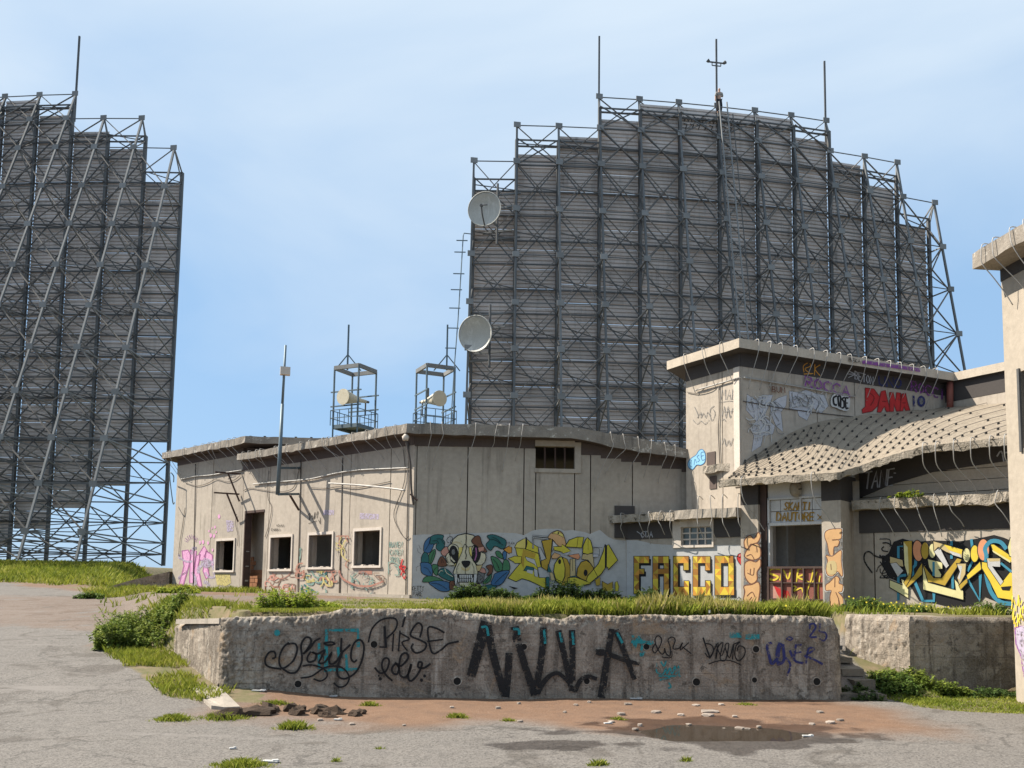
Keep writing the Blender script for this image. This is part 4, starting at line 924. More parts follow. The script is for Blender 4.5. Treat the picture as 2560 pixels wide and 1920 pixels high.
hooks(FrTR, [FrTR.px(x, 880, .4)[0] for x in (1888, 1922, 1956, 1990, 2029, 2062, 2095, 2128, 2160, 2190, 2218, 2248, 2276, 2306, 2336)], lambda a: ztt, lambda a: ztb, lambda a: zb1 - .38, .42, tall, rad=.010, skew=-.05)
pxtube(FrTL, [(1738, 976), (1790, 961), (1850, 944)], .05, .02, 'wire', tall, 'conduit', sm=False)
pxtube(FrTR, [(1860, 944), (1900, 950), (2020, 971), (2138, 992)], .05, .02, 'wire', tall, 'conduit', sm=False)
pxtube(FrTL, [(1717, 980), (1745, 984), (1775, 977), (1788, 968)], .03, .010, 'wired', tall, 'cable')
pxtube(FrTL, [(1797, 965), (1798, 1030), (1796, 1080), (1800, 1160)], .03, .012, 'wired', tall, 'cable')
pxtube(FrTR, [(1858, 1003), (1960, 1021), (2070, 1035), (2150, 1044)], .02, .012, 'wired', tall, 'cable', sm=False)

# ------------------------------------------------------------------ building at the right edge
GC = at_z(2541, 1752, .02); FrG = Frame((GC.x, GC.y), (.10, -.995))
rb = empty('side_building', (GC.x, GC.y, 0), 'pale concrete building corner with overhanging roof at the right edge', 'building')
zgw = FrG.px(2530, 690, 0)[1]; zgt = FrG.px(2470, 611, .45)[1]; zgb = zgt - .26
wg = list(rect(FrG, 2554, 912, 2640, 1112))
MT['pale'] = pm('pale_cream_render', (.37, .315, .25), (.30, .255, .20), .7, .9, bmp=.15, bscale=30, streak=(.3, .25, .2), streak_amt=.5)
panel_wall(FrG, 'wall_panel', 0, 3.0, -.3, lambda a: zgw, [], [tuple(wg)], MT['pale'], rb)
mb = MB(); slab(mb, FrG, 0, 3.0, zgw, zgb, -.28, .012); mb.build('eave_band', MT['black'], rb)
mb = MB(); a0, a1, z0, z1 = wg; slab(mb, FrG, a0, a1, z0, z1, -.2, -.15); mb.build('window', MT['steeld'], rb)
mb = MB(); slab(mb, FrG, a0 - .05, a0, z0 - .05, z1 + .05, -.2, .03); mb.build('window_frame', MT['steeld'], rb)
aG = FrG.px(2431, 650, .45)[0]
roof('roof', [FrG.P(aG, zgt, .45), FrG.P(3.2, zgt, .45)], [FrG.P(aG, zgb, .45), FrG.P(3.2, zgb, .45)], -FrG.n * 4.0, [MT['fascia'], MT['roofc']], rb, rag=.03, sub=.2)
mb = MB(); q0 = FrG.P(0, 0, -.28); q1 = q0 - FrG.n * 3.2
mb.box8([Zp(q1, -.3), Zp(q1 + FrG.d * .28, -.3), Zp(q0 + FrG.d * .28, -.3), Zp(q0, -.3), Zp(q1, zgb), Zp(q1 + FrG.d * .28, zgb), Zp(q0 + FrG.d * .28, zgb), Zp(q0, zgb)]); mb.build('side_wall', MT['pale'], rb)
hooks(FrG, [aG + .25, aG + .6, aG + .95, aG + 1.3], lambda a: zgt, lambda a: zgb, lambda a: zgw - .5, .46, rb, rad=.0085, skew=.12)
# ------------------------------------------------------------------ retaining walls, steps, slabs
FrR = Frame(RWa, RWd)
MT['retain'] = None
m = bpy.data.materials.new('rough_cast_concrete'); t, b = nt(m); P = pos(t)
big = noise_node(t, .8, 8, P, .62); mid = noise_node(t, 4, 7, P, .65); fine = noise_node(t, 38, 5, P, .7)
c = mix(t, ramp(t, big.outputs['Fac'], .42, .58), (.31, .255, .20), (.165, .132, .102))
c = mix(t, ramp(t, noise_node(t, 2.2, 8, P, .7, .8).outputs['Fac'], .50, .56), c, (.37, .312, .25))
c = mix(t, ramp(t, noise_node(t, 1, 6, pos(t, (7, 7, .6)), .65).outputs['Fac'], .53, .66), c, (.085, .066, .05))
c = mix(t, ramp(t, noise_node(t, 1, 7, pos(t, (5, 5, .5)), .7).outputs['Fac'], .58, .66), c, (.40, .352, .295))
c = mix(t, ramp(t, noise_node(t, 5, 9, P, .75).outputs['Fac'], .57, .62), c, (.075, .06, .046))
c = mix(t, ramp(t, noise_node(t, 1.3, 6, P, .6, 1.5).outputs['Fac'], .60, .66), c, (.30, .21, .13))
sx_ = t.nodes.new('ShaderNodeSeparateXYZ'); link(t, P, sx_.inputs['Vector'])
fr_ = t.nodes.new('ShaderNodeMath'); fr_.operation = 'MULTIPLY'; link(t, sx_.outputs['Z'], fr_.inputs[0]); fr_.inputs[1].default_value = 5.2
fr2 = t.nodes.new('ShaderNodeMath'); fr2.operation = 'FRACT'; link(t, fr_.outputs[0], fr2.inputs[0])
c = mix(t, mix(t, 1.0, ramp(t, fr2.outputs[0], .03, .07, (1, 1, 1, 1), (0, 0, 0, 1)), ramp(t, mid.outputs['Fac'], .42, .58), 'MULTIPLY'), c, (.11, .09, .07))
c = mix(t, .28, c, mix(t, ramp(t, fine.outputs['Fac'], .35, .65), (.07, .056, .044), (.50, .44, .37)))
link(t, c, b.inputs['Base Color']); b.inputs['Roughness'].default_value = .95; b.inputs['Specular IOR Level'].default_value = .15
bump(t, b, mix(t, .5, fine.outputs['Fac'], mid.outputs['Fac']), 1.0, .04); MT['retain'] = m
top_px = [(545, 1545), (600, 1543), (640, 1542), (740, 1541), (765, 1541), (815, 1534), (857, 1521), (915, 1522), (990, 1522), (1060, 1523), (1127, 1525), (1165, 1532), (1245, 1540), (1320, 1543), (1370, 1545), (1407, 1549), (1432, 1540), (1482, 1537), (1545, 1541), (1620, 1536), (1650, 1537), (1725, 1541), (1800, 1536), (1950, 1539), (2062, 1542), (2087, 1546), (2100, 1572), (2108, 1640), (2116, 1725)]
ztR = zline(FrR, top_px); aR0 = FrR.px(545, 1620)[0]; aR1_ = FrR.px(2112, 1730)[0]
rwall = empty('retaining_wall', FrR.P((aR0 + aR1_) / 2, 0), 'long rough concrete retaining wall covered in sprayed tags below the terrace', 'wall')
NA, NZ = 520, 56; A_ = np.linspace(aR0, aR1_, NA); rows = []
def rough(p, k): return (mnoise.noise(p * 6) * .25 + mnoise.noise(p * 15) * .4 + mnoise.noise(p * 33) * .4) * k
for j in range(NZ + 12):
    row = []
    for i, a in enumerate(A_):
        zt_ = ztR(a) if i < NA - 3 else ztR(a); 
        if j <= NZ:
            f = j / NZ; z = -.15 + (zt_ + .15) * f; p = FrR.P(a, z, 0)
            lft = 1 - min(1, max(0, (a - aR0) / 2.6)); up_ = max(0, 1 - (zt_ - z) / (.22 + .1 * mnoise.noise(Vector((a * 1.3, 0, 3))))); foot = max(0, 1 - z / .12) * .0
            k = .014 + .075 * max(lft * .8, min(1, up_ * 1.4)); d = rough(p, k)
            rnd = max(0, 1 - (zt_ - z) / .10); d -= rnd * rnd * .05
            endr = max(0, 1 - (aR1_ - a) / .18); d -= endr ** 2 * .12; endl = max(0, 1 - (a - aR0) / .15); d -= endl ** 2 * .10
            # board marks
            d += .004 * (1 if (z * 3.2 + .15 * mnoise.noise(Vector((a * .5, z, 0)))) % 1 > .93 else 0)
            row.append(FrR.P(a, z, d))
        else:
            g = (j - NZ) / 11; p = FrR.P(a, zt_, -.07 - g * .62); row.append(p + Vector((0, 0, rough(p, .05) * (1 - g) - .04 * g)))
    rows.append(row)
mb = MB(); mb.grid(rows)
e = [r[-1] for r in rows[:NZ + 1]]; mb.grid([e, [p - FrR.n * .7 for p in e]])
ws = mb.build('wall_face', MT['retain'], rwall, True)
# left return, lit by the sun
p00 = rows[0][0]; p01 = rows[NZ][0]; q1 = at_depth(438, 1560, 15.6); q0 = Vector((q1.x, q1.y, .1))
mb = MB(); G = []
for j in range(30):
    row = []
    for i in range(46):
        u = i / 45; v = j / 29; p = (p00.lerp(q0, u)).lerp(p01.lerp(q1, u), v); n_ = Vector((-.9, -.4, 0)); row.append(p + n_ * (rough(p, .045) - max(0, v - .93) * 1.2) )
    G.append(row)
mb.grid(G); tb = [p + Vector((.5, .25, 0)) for p in G[-1]]; mb.grid([G[-1], tb]); mb.build('side_face', MT['retain'], rwall, True)
mb = MB(); s0 = at_depth(440, 1551, 15.2); s1 = at_depth(548, 1549, 13.2); w_ = Vector((.55, .3, 0))
zz = .06
c8 = [s0, s1, s1 + w_, s0 + w_]; mb.box8([p - Vector((0, 0, zz)) for p in c8] + [p + Vector((0, 0, .02)) for p in c8]); mb.build('cap_slab', MT['roofc'], rwall)
# weep holes: solid black discs, the dark inside put into the colour
for x, y, r in ((745, 1710, .05), (935, 1611, .05), (1143, 1703, .055), (1310, 1617, .045), (1467, 1703, .045), (1616, 1617, .045), (1741, 1705, .055), (1890, 1623, .05), (1886, 1700, .04), (2042, 1704, .055)):
    p = FrR.W(x, y, .012); mb = MB(); mb.tube([p - FrR.n * .03, p + FrR.n * .004], r, 14); hh = mb.build('weep_hole', MT['hole'], rwall)
    mb = MB(); mb.tube([p + FrR.d * math.cos(t_) * r * 1.15 + Vector((0, 0, math.sin(t_) * r * 1.15)) for t_ in np.linspace(0, 2 * math.pi, 17)], .008, 5, caps=False); mb.build('pipe_rim', MT['roofc'], hh)
# right retaining wall
K = at_depth(2272, 1542, 15.0); K.z = 1.25; L = at_depth(2112, 1536, 16.0); Rr_ = at_depth(2545, 1550, 15.25)
r2 = empty('retaining_wall', (K.x, K.y, 0), 'shorter retaining wall beyond the steps with one sunlit face and one shaded face', 'wall')
def rough_face(a, b_, z0, z1, nrm, name, amp, parent, n1=60, n2=34, thick=.6):
    G = []
    for j in range(n2):
        row = []
        for i in range(n1):
            u = i / (n1 - 1); v = j / (n2 - 1); p = Vector((a.x + (b_.x - a.x) * u, a.y + (b_.y - a.y) * u, z0 + (z1 - z0) * v))
            rr = max(0, (v - .92) / .08); row.append(p + nrm * (rough(p, amp) - rr * rr * .05))
        G.append(row)
    mb = MB(); mb.grid(G); mb.grid([G[-1], [p - nrm * thick + Vector((0, 0, .01)) for p in G[-1]]]); return mb.build(name, MT['retain'], parent, True)
rough_face(L, K, -.1, 1.26, Vector((-.815, -.58, 0)).normalized(), 'sunlit_face', .05, r2)
rough_face(K, Rr_ + Vector((.6, 0, 0)), -.1, 1.26, Vector((.05, -1, 0)).normalized(), 'shaded_face', .035, r2)
# stone steps between them
MT['stepm'] = pm('dark_broken_stone', (.19, .16, .125), (.10, .083, .065), 5, .95, bmp=.8, bscale=30, spots=((.05, .042, .032), 6, .55), objrand=.25)
st = empty('stone_steps', at_z(2150, 1735, 0), 'broken stone steps between the two retaining walls', 'steps')
for k in range(7):
    y0 = 13.78 + k * .42; z1 = .09 + k * .16; x = FrR.P(aR1_, 0).x - .05 + k * .015; mb = MB()
    mb.box(((x + 5.85) / 2, y0 + .36, z1 / 2 - .15), (5.85 - x, .42, z1 + .12), 0.0); sp_ = mb.build('step', MT['stepm'], st)
    while x < 5.7:
        w_ = random.uniform(.22, .55); w_ = min(w_, 5.85 - x); rz_ = random.uniform(-.10, .10); h_ = random.uniform(.10, .17); dy_ = random.uniform(-.05, .07)
        if random.random() < .86:
            cs_ = []; cx_ = x + w_ / 2
            for dz in (-1, 1):
                for sx2, sy2 in ((-1, -1), (1, -1), (1, 1), (-1, 1)):
                    q = Vector((sx2 * w_ / 2 * random.uniform(.86, .98), sy2 * .22 * random.uniform(.8, 1.05), 0)); q.rotate(Matrix.Rotation(rz_, 3, 'Z')); cs_.append(Vector((cx_ + q.x, y0 + .2 + dy_ + q.y, z1 + (random.uniform(-.022, .022) if dz > 0 else -h_))))
            mb = MB(); mb.box8(cs_); mb.build('stone', MT['stepm'], sp_)
        x += w_ + .015
# sloping low wall at the far end of the long building
lw = [at_depth(424, 1429, 33.2), at_depth(330, 1450, 32.2), at_depth(248, 1474, 31.2)]
mb = MB(); bt = [Vector((p.x, p.y, tz(p.x, p.y) - .3)) for p in lw]; bk = Vector((.25, .6, 0))
mb.grid([bt, lw], 0); mb.grid([lw, [p + bk for p in lw]], 0); mb.grid([[p + bk for p in lw], [p + bk for p in bt]], 0)
o = mb.build('low_wall', MT['retain']); tag(o, 'low sloping concrete wall running left from the long building', 'wall')
# pale slab lying at the road edge
def on_ground(x, y, dz=0.0):
    d = ray(x, y); t0 = 2.0
    for _ in range(400):
        p = EYE + d * t0
        if p.z <= tz(p.x, p.y): break
        t0 += .1
    lo, hi = t0 - .1, t0
    for _ in range(14):
        mm = (lo + hi) / 2; p = EYE + d * mm
        if p.z <= tz(p.x, p.y): hi = mm
        else: lo = mm
    p = EYE + d * hi; return Vector((p.x, p.y, p.z + dz))
sl = [on_ground(*q) for q in ((478, 1724), (530, 1719), (552, 1728), (600, 1771), (560, 1775), (528, 1773), (505, 1748))]
mb = MB(); n_ = len(sl); mb.ext([p + Vector((0, 0, .025 + .012 * (i % 3))) for i, p in enumerate(sl)] + [p - Vector((0, 0, .1)) for p in sl], [tuple(range(n_))[::-1]] + [(i, (i + 1) % n_, n_ + (i + 1) % n_, n_ + i) for i in range(n_)])
o = mb.build('concrete_slab', MT['roofc']); tag(o, 'cracked pale concrete slab at the road edge beside the wall', 'slab')
# ------------------------------------------------------------------ sprayed paint (flat paint layers on the walls)
def paint(name, c, wear=.12, rough=.7):
    m = bpy.data.materials.new('spray_' + name); t, b = nt(m); P = pos(t)
    n = noise_node(t, 5, 6, P, .65)
    col_ = mix(t, ramp(t, n.outputs['Fac'], .3, .7), tuple(k * .82 for k in c), c); link(t, col_, b.inputs['Base Color']); b.inputs['Roughness'].default_value = rough; b.inputs['Specular IOR Level'].default_value = .2
    n2 = noise_node(t, 16, 8, P, .75); a = ramp(t, n2.outputs['Fac'], .30 + wear * .9, .38 + wear * 1.0)
    link(t, a, b.inputs['Alpha']); return m
PAL = {k: paint(k, tuple(q * .88 for q in c), w) for k, (c, w) in dict(
    white=((.56, .55, .53), .02), black=((.018, .017, .018), .02), blackw=((.022, .021, .021), .10), cream=((.63, .57, .41), .0), bone=((.62, .56, .42), .0), sand=((.56, .44, .22), .0), yellow=((.62, .53, .06), .0), yel2=((.70, .58, .16), .0),
    gold=((.48, .32, .045), .0), orange=((.64, .30, .05), .0), dorange=((.38, .17, .035), .0), tan=((.64, .38, .18), .0), dtan=((.47, .26, .12), .0), red=((.52, .03, .03), .04), dred=((.22, .015, .015), .0), pink=((.72, .36, .56), .06), purple=((.23, .07, .27), .12), mauve=((.36, .13, .28), .05),
    blue=((.06, .15, .29), .0), sky=((.26, .52, .72), .02), teal=((.03, .27, .29), .12), dteal=((.035, .14, .14), .0), green=((.07, .20, .10), .0), brown=((.17, .075, .045), .0), salmon=((.55, .28, .22), .0), silver=((.50, .50, .53), .03), grey=((.20, .195, .19), .12), navy=((.035, .04, .15), .10),
    mural=((.055, .25, .36), .0), ora2=((.72, .31, .16), .0), lemon=((.72, .66, .34), .0), yell3=((.74, .55, .06), .0), ochre=((.40, .22, .035), .03), faintteal=((.20, .30, .26), .08), faintred=((.40, .19, .14), .09), faintyel=((.54, .45, .18), .10), faintlil=((.47, .40, .50), .14), faintbrn=((.24, .15, .11), .08), dirt=((.12, .10, .085), .26), primer=((.50, .49, .475), .0)).items()}
PK = list(PAL); PI = {k: i for i, k in enumerate(PK)}
class Decal:
    def __init__(s, fr, ox, oy, sc, off=.004, name='graffiti'): s.fr = fr; s.o = (ox, oy, sc); s.off = off; s.k = 0; s.v = []; s.f = []; s.m = []; s.name = name
    def w(s, p): return s.fr.W(s.o[0] + p[0] / s.o[2], s.o[1] + p[1] / s.o[2], s.off + s.k * .0006)
    def poly(s, c, pts, outline=None, ow=12, sm=False):
        q = [(p.x, p.y) for p in smooth_pts([Vector((a, b_, 0)) for a, b_ in pts], True, 3)] if sm else pts
        b0 = len(s.v); s.v += [s.w(p) for p in q]; s.f.append(tuple(range(b0, b0 + len(q)))); s.m.append(PI[c]); s.k += 1
        if outline: s.line(outline, ow, list(q) + [q[0]], sm=False)
        return s
    def line(s, c, w, pts, sm=True, taper=None):
        P_ = [Vector((a, b_, 0)) for a, b_ in pts]
        if sm: P_ = smooth_pts(P_, sub=4)
        n = len(P_)
        if n < 2: return s
        L_, R2 = [], []
        for i in range(n):
            d = P_[min(i + 1, n - 1)] - P_[max(i - 1, 0)]
            if d.length < 1e-6: d = Vector((1, 0, 0))
            d.normalize(); nn = Vector((-d.y, d.x, 0)); ww = w / 2 * (1 if taper is None else taper[0] + (taper[1] - taper[0]) * i / (n - 1)); e = d * (w * .3) * (1 if i == n - 1 else -1 if i == 0 else 0)
            L_.append(P_[i] + nn * ww + e); R2.append(P_[i] - nn * ww + e)
        b0 = len(s.v)
        for a, b_ in zip(L_, R2): s.v += [s.w((a.x, a.y)), s.w((b_.x, b_.y))]
        for i in range(n - 1): s.f.append((b0 + 2 * i, b0 + 2 * i + 1, b0 + 2 * i + 3, b0 + 2 * i + 2)); s.m.append(PI[c])
        s.k += 1; return s
    def ell(s, c, x, y, rx, ry, outline=None, ow=10, rot=0, n=22):
        cs, sn = math.cos(rot), math.sin(rot)
        return s.poly(c, [(x + cs * rx * math.cos(t_) - sn * ry * math.sin(t_), y + sn * rx * math.cos(t_) + cs * ry * math.sin(t_)) for t_ in np.linspace(0, 2 * math.pi, n, endpoint=False)], outline, ow)
    def text(s, c, w, txt, x, y, cw, ch, slant=0, rise=0):
        for i, chh in enumerate(txt):
            for st_ in FONT.get(chh, ()): s.line(c, w, [(x + i * cw + (u * .78) * cw + slant * (1 - v) * ch, y + v * ch + rise * (i + u)) for u, v in st_], sm=False)
        return s
    def build(s, parent, name=None):
        used = sorted(set(s.m)); r = {k: i for i, k in enumerate(used)}
        o = add(name or s.name, s.v, s.f, [PAL[PK[k]] for k in used], parent, False, [r[k] for k in s.m]); return o
FONT = dict(A=[[(0, 1), (.5, 0), (1, 1)], [(.22, .62), (.78, .62)]], B=[[(0, 0), (0, 1), (.8, .9), (.9, .7), (.6, .5), (0, .48)], [(0, 0), (.7, .05), (.8, .25), (.6, .48)]], C=[[(1, .1), (.5, 0), (.05, .3), (.05, .7), (.5, 1), (1, .9)]], D=[[(0, 0), (0, 1), (.6, .95), (1, .5), (.6, .05), (0, 0)]], E=[[(.9, 0), (0, 0), (0, 1), (.9, 1)], [(0, .5), (.7, .5)]], I=[[(.5, 0), (.5, 1)]], J=[[(.8, 0), (.8, .8), (.4, 1), (.1, .8)]], K=[[(0, 0), (0, 1)], [(.9, 0), (0, .55), (.9, 1)]], L=[[(0, 0), (0, 1), (.8, 1)]], M=[[(0, 1), (.1, 0), (.5, .6), (.9, 0), (1, 1)]], N=[[(0, 1), (0, 0), (1, 1), (1, 0)]], O=[[(.5, 0), (.05, .3), (.05, .7), (.5, 1), (.95, .7), (.95, .3), (.5, 0)]], P=[[(0, 1), (0, 0), (.8, .05), (.9, .3), (.7, .5), (0, .55)]], R=[[(0, 1), (0, 0), (.8, .05), (.9, .3), (.6, .5), (0, .5)], [(.4, .5), (.95, 1)]], S=[[(.9, .1), (.5, 0), (.1, .2), (.4, .48), (.85, .7), (.5, 1), (.05, .9)]], T=[[(0, 0), (1, 0)], [(.5, 0), (.5, 1)]], U=[[(0, 0), (.05, .8), (.5, 1), (.95, .8), (1, 0)]], V=[[(0, 0), (.5, 1), (1, 0)]], Y=[[(0, 0), (.5, .5), (1, 0)], [(.5, .5), (.5, 1)]], Z=[[(0, 0), (1, 0), (0, 1), (1, 1)]])
FONT['1'] = [[(.2, .2), (.5, 0), (.5, 1)]]; FONT['0'] = FONT['O']
def curl(d, c, w, box, n, seed):
    r_ = random.Random(seed)
    for i in range(n):
        x, y = r_.uniform(box[0], box[2]), r_.uniform(box[1], box[3]); a = r_.uniform(0, 6.28); pts = [(x, y)]; k = r_.uniform(-.9, .9)
        for j in range(r_.randint(4, 8)):
            a += k + r_.uniform(-.5, .5); L_ = r_.uniform(18, 42); x += math.cos(a) * L_; y += math.sin(a) * L_ * .9; x = min(max(x, box[0]), box[2]); y = min(max(y, box[1]), box[3]); pts.append((x, y))
        d.line(c[i % len(c)], w * r_.uniform(.7, 1.4), pts)
# --- mural wall: primer, skull, yellow letters
d = Decal(FrB, 0, 0, 1)
d.poly('primer', [(1031, 1338), (1060, 1336), (1100, 1337), (1160, 1334), (1230, 1331), (1290, 1333), (1310, 1338), (1330, 1327), (1350, 1323), (1370, 1322), (1400, 1322), (1410, 1327), (1430, 1325), (1460, 1330), (1475, 1335), (1490, 1328), (1500, 1325), (1520, 1342), (1535, 1349), (1564, 1352), (1566, 1500), (1031, 1500)])
d.build(main, 'primer_coat')
d = Decal(FrB, 1022, 1310, 7.986, .012)
OUT = 'black'
for c, p in (('dteal', [(410, 290), (520, 215), (690, 225), (680, 300), (720, 370), (690, 500), (610, 540), (540, 470), (560, 380), (440, 440)]), ('blue', [(300, 430), (340, 330), (430, 260), (420, 400), (500, 400), (430, 560), (310, 570)]), ('green', [(410, 600), (520, 500), (530, 600), (480, 740), (420, 820), (390, 730)]), ('dteal', [(260, 640), (320, 560), (390, 620), (400, 770), (330, 810), (250, 760)]), ('blue', [(245, 770), (440, 800), (470, 1030), (330, 1020), (250, 960), (240, 860)]), ('green', [(460, 820), (580, 830), (570, 1020), (500, 980)]), ('green', [(270, 1150), (340, 1050), (520, 1050), (700, 1140), (560, 1160), (360, 1160)]), ('blue', [(400, 1170), (600, 1130), (820, 1180), (810, 1330), (640, 1340), (500, 1260)]),
             ('dteal', [(1560, 240), (1680, 210), (1830, 260), (1940, 330), (1930, 450), (1860, 500), (1720, 440), (1640, 530), (1570, 480), (1540, 400), (1610, 320)]), ('green', [(1730, 560), (1800, 540), (1880, 640), (1870, 690), (1770, 650)]), ('blue', [(1880, 560), (1950, 560), (1940, 700), (1890, 700)]), ('green', [(1640, 650), (1780, 690), (1880, 830), (1840, 940), (1740, 940), (1690, 840)]), ('green', [(1900, 720), (1990, 740), (2020, 870), (1990, 930), (1870, 940)]), ('dteal', [(1430, 1250), (1700, 1200), (1760, 1250), (1600, 1320), (1450, 1310)]), ('blue', [(1720, 990), (1900, 930), (2010, 940), (1960, 1040), (1880, 1170), (1780, 1230), (1640, 1200), (1690, 1060)]), ('green', [(1490, 1150), (1640, 1000), (1650, 1060), (1610, 1150), (1500, 1200)]), ('blue', [(1040, 1280), (1100, 1270), (1200, 1290), (1220, 1420), (1050, 1420)]),
             ('salmon', [(640, 560), (720, 460), (790, 470), (790, 590), (700, 640)]), ('brown', [(570, 800), (640, 650), (720, 700), (760, 820), (640, 850)]), ('dteal', [(580, 1000), (640, 890), (760, 900), (890, 1040), (880, 1140), (720, 1100)]), ('brown', [(820, 1150), (910, 1150), (910, 1290), (820, 1300)]), ('brown', [(1270, 1210), (1400, 1190), (1440, 1300), (1300, 1310)]), ('brown', [(1540, 850), (1640, 810), (1675, 870), (1660, 980), (1550, 1030), (1600, 930)]), ('grey', [(1380, 960), (1480, 930), (1510, 1040), (1450, 1170), (1370, 1150)]), ('salmon', [(1380, 900), (1500, 880), (1540, 980), (1420, 960)])):
    d.poly(c, p, OUT, 13, True)
for p in ([(330, 520), (400, 400), (430, 280)], [(560, 300), (640, 300), (700, 400)], [(300, 860), (380, 900), (450, 1010)], [(450, 1180), (600, 1200), (760, 1300)], [(430, 780), (460, 660), (510, 540)], [(1600, 300), (1720, 320), (1880, 420)], [(1680, 700), (1760, 790), (1810, 920)], [(1720, 1180), (1820, 1080), (1960, 960)], [(1520, 1170), (1580, 1100), (1630, 1030)], [(480, 960), (520, 900), (560, 860)], [(1660, 260), (1760, 300), (1830, 380)], [(470, 340), (560, 330), (600, 400)]): d.line(OUT, 9, p)
d.poly('cream', [(848, 400), (890, 300), (980, 225), (1140, 190), (1290, 222), (1370, 300), (1400, 420), (1290, 430), (1262, 520), (1290, 700), (1360, 850), (1380, 1000), (1250, 1010), (900, 1005), (885, 960), (930, 850), (1000, 680), (1000, 560), (960, 450)], OUT, 20, False)
d.poly('cream', [(850, 400), (960, 430), (1000, 520), (980, 660), (880, 830), (790, 790), (740, 680), (760, 600), (810, 560), (780, 470)], OUT, 15, True)
d.poly('cream', [(1300, 430), (1450, 560), (1530, 600), (1530, 720), (1450, 810), (1350, 800), (1270, 680), (1250, 540)], OUT, 15, True)
d.poly('yel2', [(1000, 470), (1075, 460), (1050, 600), (960, 760), (900, 860), (960, 700), (1000, 590)]); d.poly('yel2', [(1205, 470), (1245, 460), (1260, 640), (1220, 640)]); d.poly('sand', [(1340, 830), (1470, 820), (1420, 930), (1370, 950)], OUT, 8)
d.poly('sand', [(1040, 850), (1130, 900), (1230, 850), (1200, 920), (1130, 940), (1060, 910)])
d.ell('black', 900, 610, 95, 185, None, 10, -.12); d.ell('black', 1350, 590, 90, 195, None, 10, .10)
d.poly('bone', [(840, 640), (880, 700), (930, 750), (900, 760), (830, 690)]); d.poly('bone', [(760, 680), (820, 620), (840, 760), (790, 760)], OUT, 8); d.poly('bone', [(1400, 780), (1460, 640), (1480, 620), (1440, 760)]); d.line('mauve', 26, [(1320, 720), (1350, 600), (1340, 480)]); d.ell('grey', 890, 560, 40, 60, 'black', 8)
d.line('bone', 16, [(760, 780), (820, 815), (900, 810)]); d.line('bone', 16, [(1370, 800), (1450, 800), (1510, 740)])
d.poly('brown', [(1250, 330), (1340, 240), (1420, 250), (1460, 390), (1560, 540), (1500, 560), (1360, 440), (1290, 400)], OUT, 13, True); d.poly('salmon', [(1380, 470), (1500, 450), (1500, 530), (1400, 560)], OUT, 8)
d.poly('black', [(1055, 745), (1140, 730), (1225, 745), (1210, 820), (1135, 875), (1075, 820)], None, 0, True)
d.line(OUT, 16, [(1145, 190), (1148, 300), (1140, 400), (1150, 480), (1130, 560), (1150, 620), (1135, 700)], False); d.line(OUT, 10, [(1130, 870), (1125, 1010)]); d.line(OUT, 10, [(1060, 470), (1090, 460), (1120, 400), (1180, 460), (1220, 450), (1290, 440)]); d.line(OUT, 10, [(1000, 690), (1060, 560), (1080, 470)]); d.line(OUT, 10, [(1270, 700), (1210, 580), (1200, 470)])
d.line(OUT, 9, [(960, 980), (960, 880), (1010, 780)]); d.line(OUT, 9, [(1300, 980), (1300, 880), (1260, 780)]); d.line('sand', 10, [(870, 380), (950, 355), (1040, 390), (1060, 440)])
d.poly('bone', [(1000, 1165), (1270, 1165), (1250, 1235), (1140, 1262), (1020, 1230)], OUT, 13)
d.poly('black', [(960, 1000), (1300, 1000), (1290, 1165), (980, 1165)])
for i in range(7):
    x = 1012 + i * 37; d.poly('white', [(x, 1015), (x + 30, 1015), (x + 26, 1085), (x + 6, 1085)]); d.poly('white', [(x + 4, 1095), (x + 28, 1095), (x + 22, 1155), (x + 8, 1155)])
d.poly('white', [(905, 1000), (968, 1000), (968, 1130), (945, 1240), (920, 1180)], OUT, 10); d.poly('white', [(1300, 1000), (1366, 1000), (1355, 1130), (1310, 1240), (1290, 1150)], OUT, 10); d.poly('white', [(965, 1050), (1000, 1090), (1010, 1150), (985, 1160)], OUT, 6); d.poly('white', [(1290, 1050), (1255, 1090), (1245, 1150), (1270, 1165)], OUT, 6)
d.line(OUT, 12, [(830, 390), (840, 340), (870, 310), (860, 260), (800, 260), (760, 310), (770, 360), (800, 370)]); d.line(OUT, 8, [(820, 260), (820, 180)])
for p in ([(650, 780), (660, 700), (700, 780)], [(700, 1000), (760, 960), (860, 1090)], [(620, 960), (680, 930)], [(1400, 1000), (1470, 1060), (1420, 1120)], [(1300, 1240), (1380, 1270)], [(840, 1200), (890, 1240)], [(890, 1270), (950, 1260), (990, 1230)]): d.line(OUT, 8, p)
d.line('bone', 12, [(720, 890), (760, 980), (880, 1050)]); d.line('bone', 10, [(600, 980), (640, 930), (680, 940)]); d.line('bone', 12, [(890, 1265), (940, 1275), (985, 1240)]); d.line('bone', 12, [(1270, 1240), (1310, 1285), (1380, 1290)])
d.text('blackw', 12, 'KETTY', 62, 1240, 50, 90); d.text('blackw', 12, 'PARE', 90, 1350, 48, 90)
d.line('grey', 10, [(200, 420), (230, 490), (270, 500)]); d.line('grey', 10, [(170, 480), (190, 560), (270, 600)]); d.line('grey', 10, [(150, 940), (160, 860), (230, 830)])
d.build(main)
d = Decal(FrB, 1270, 1310, 7.986, .014)
O = 'black'; ow = 15
d.poly('orange', [(-92, 510), (30, 430), (30, 460), (75, 460), (75, 575), (30, 575), (30, 600)], O, 12)
d.poly('yellow', [(0, 1080), (160, 880), (285, 740), (180, 620), (150, 480), (300, 480), (610, 590), (660, 850), (590, 870), (620, 1070), (750, 1070), (750, 1290), (530, 1180), (420, 1130), (280, 1090), (160, 1150)], O, ow)
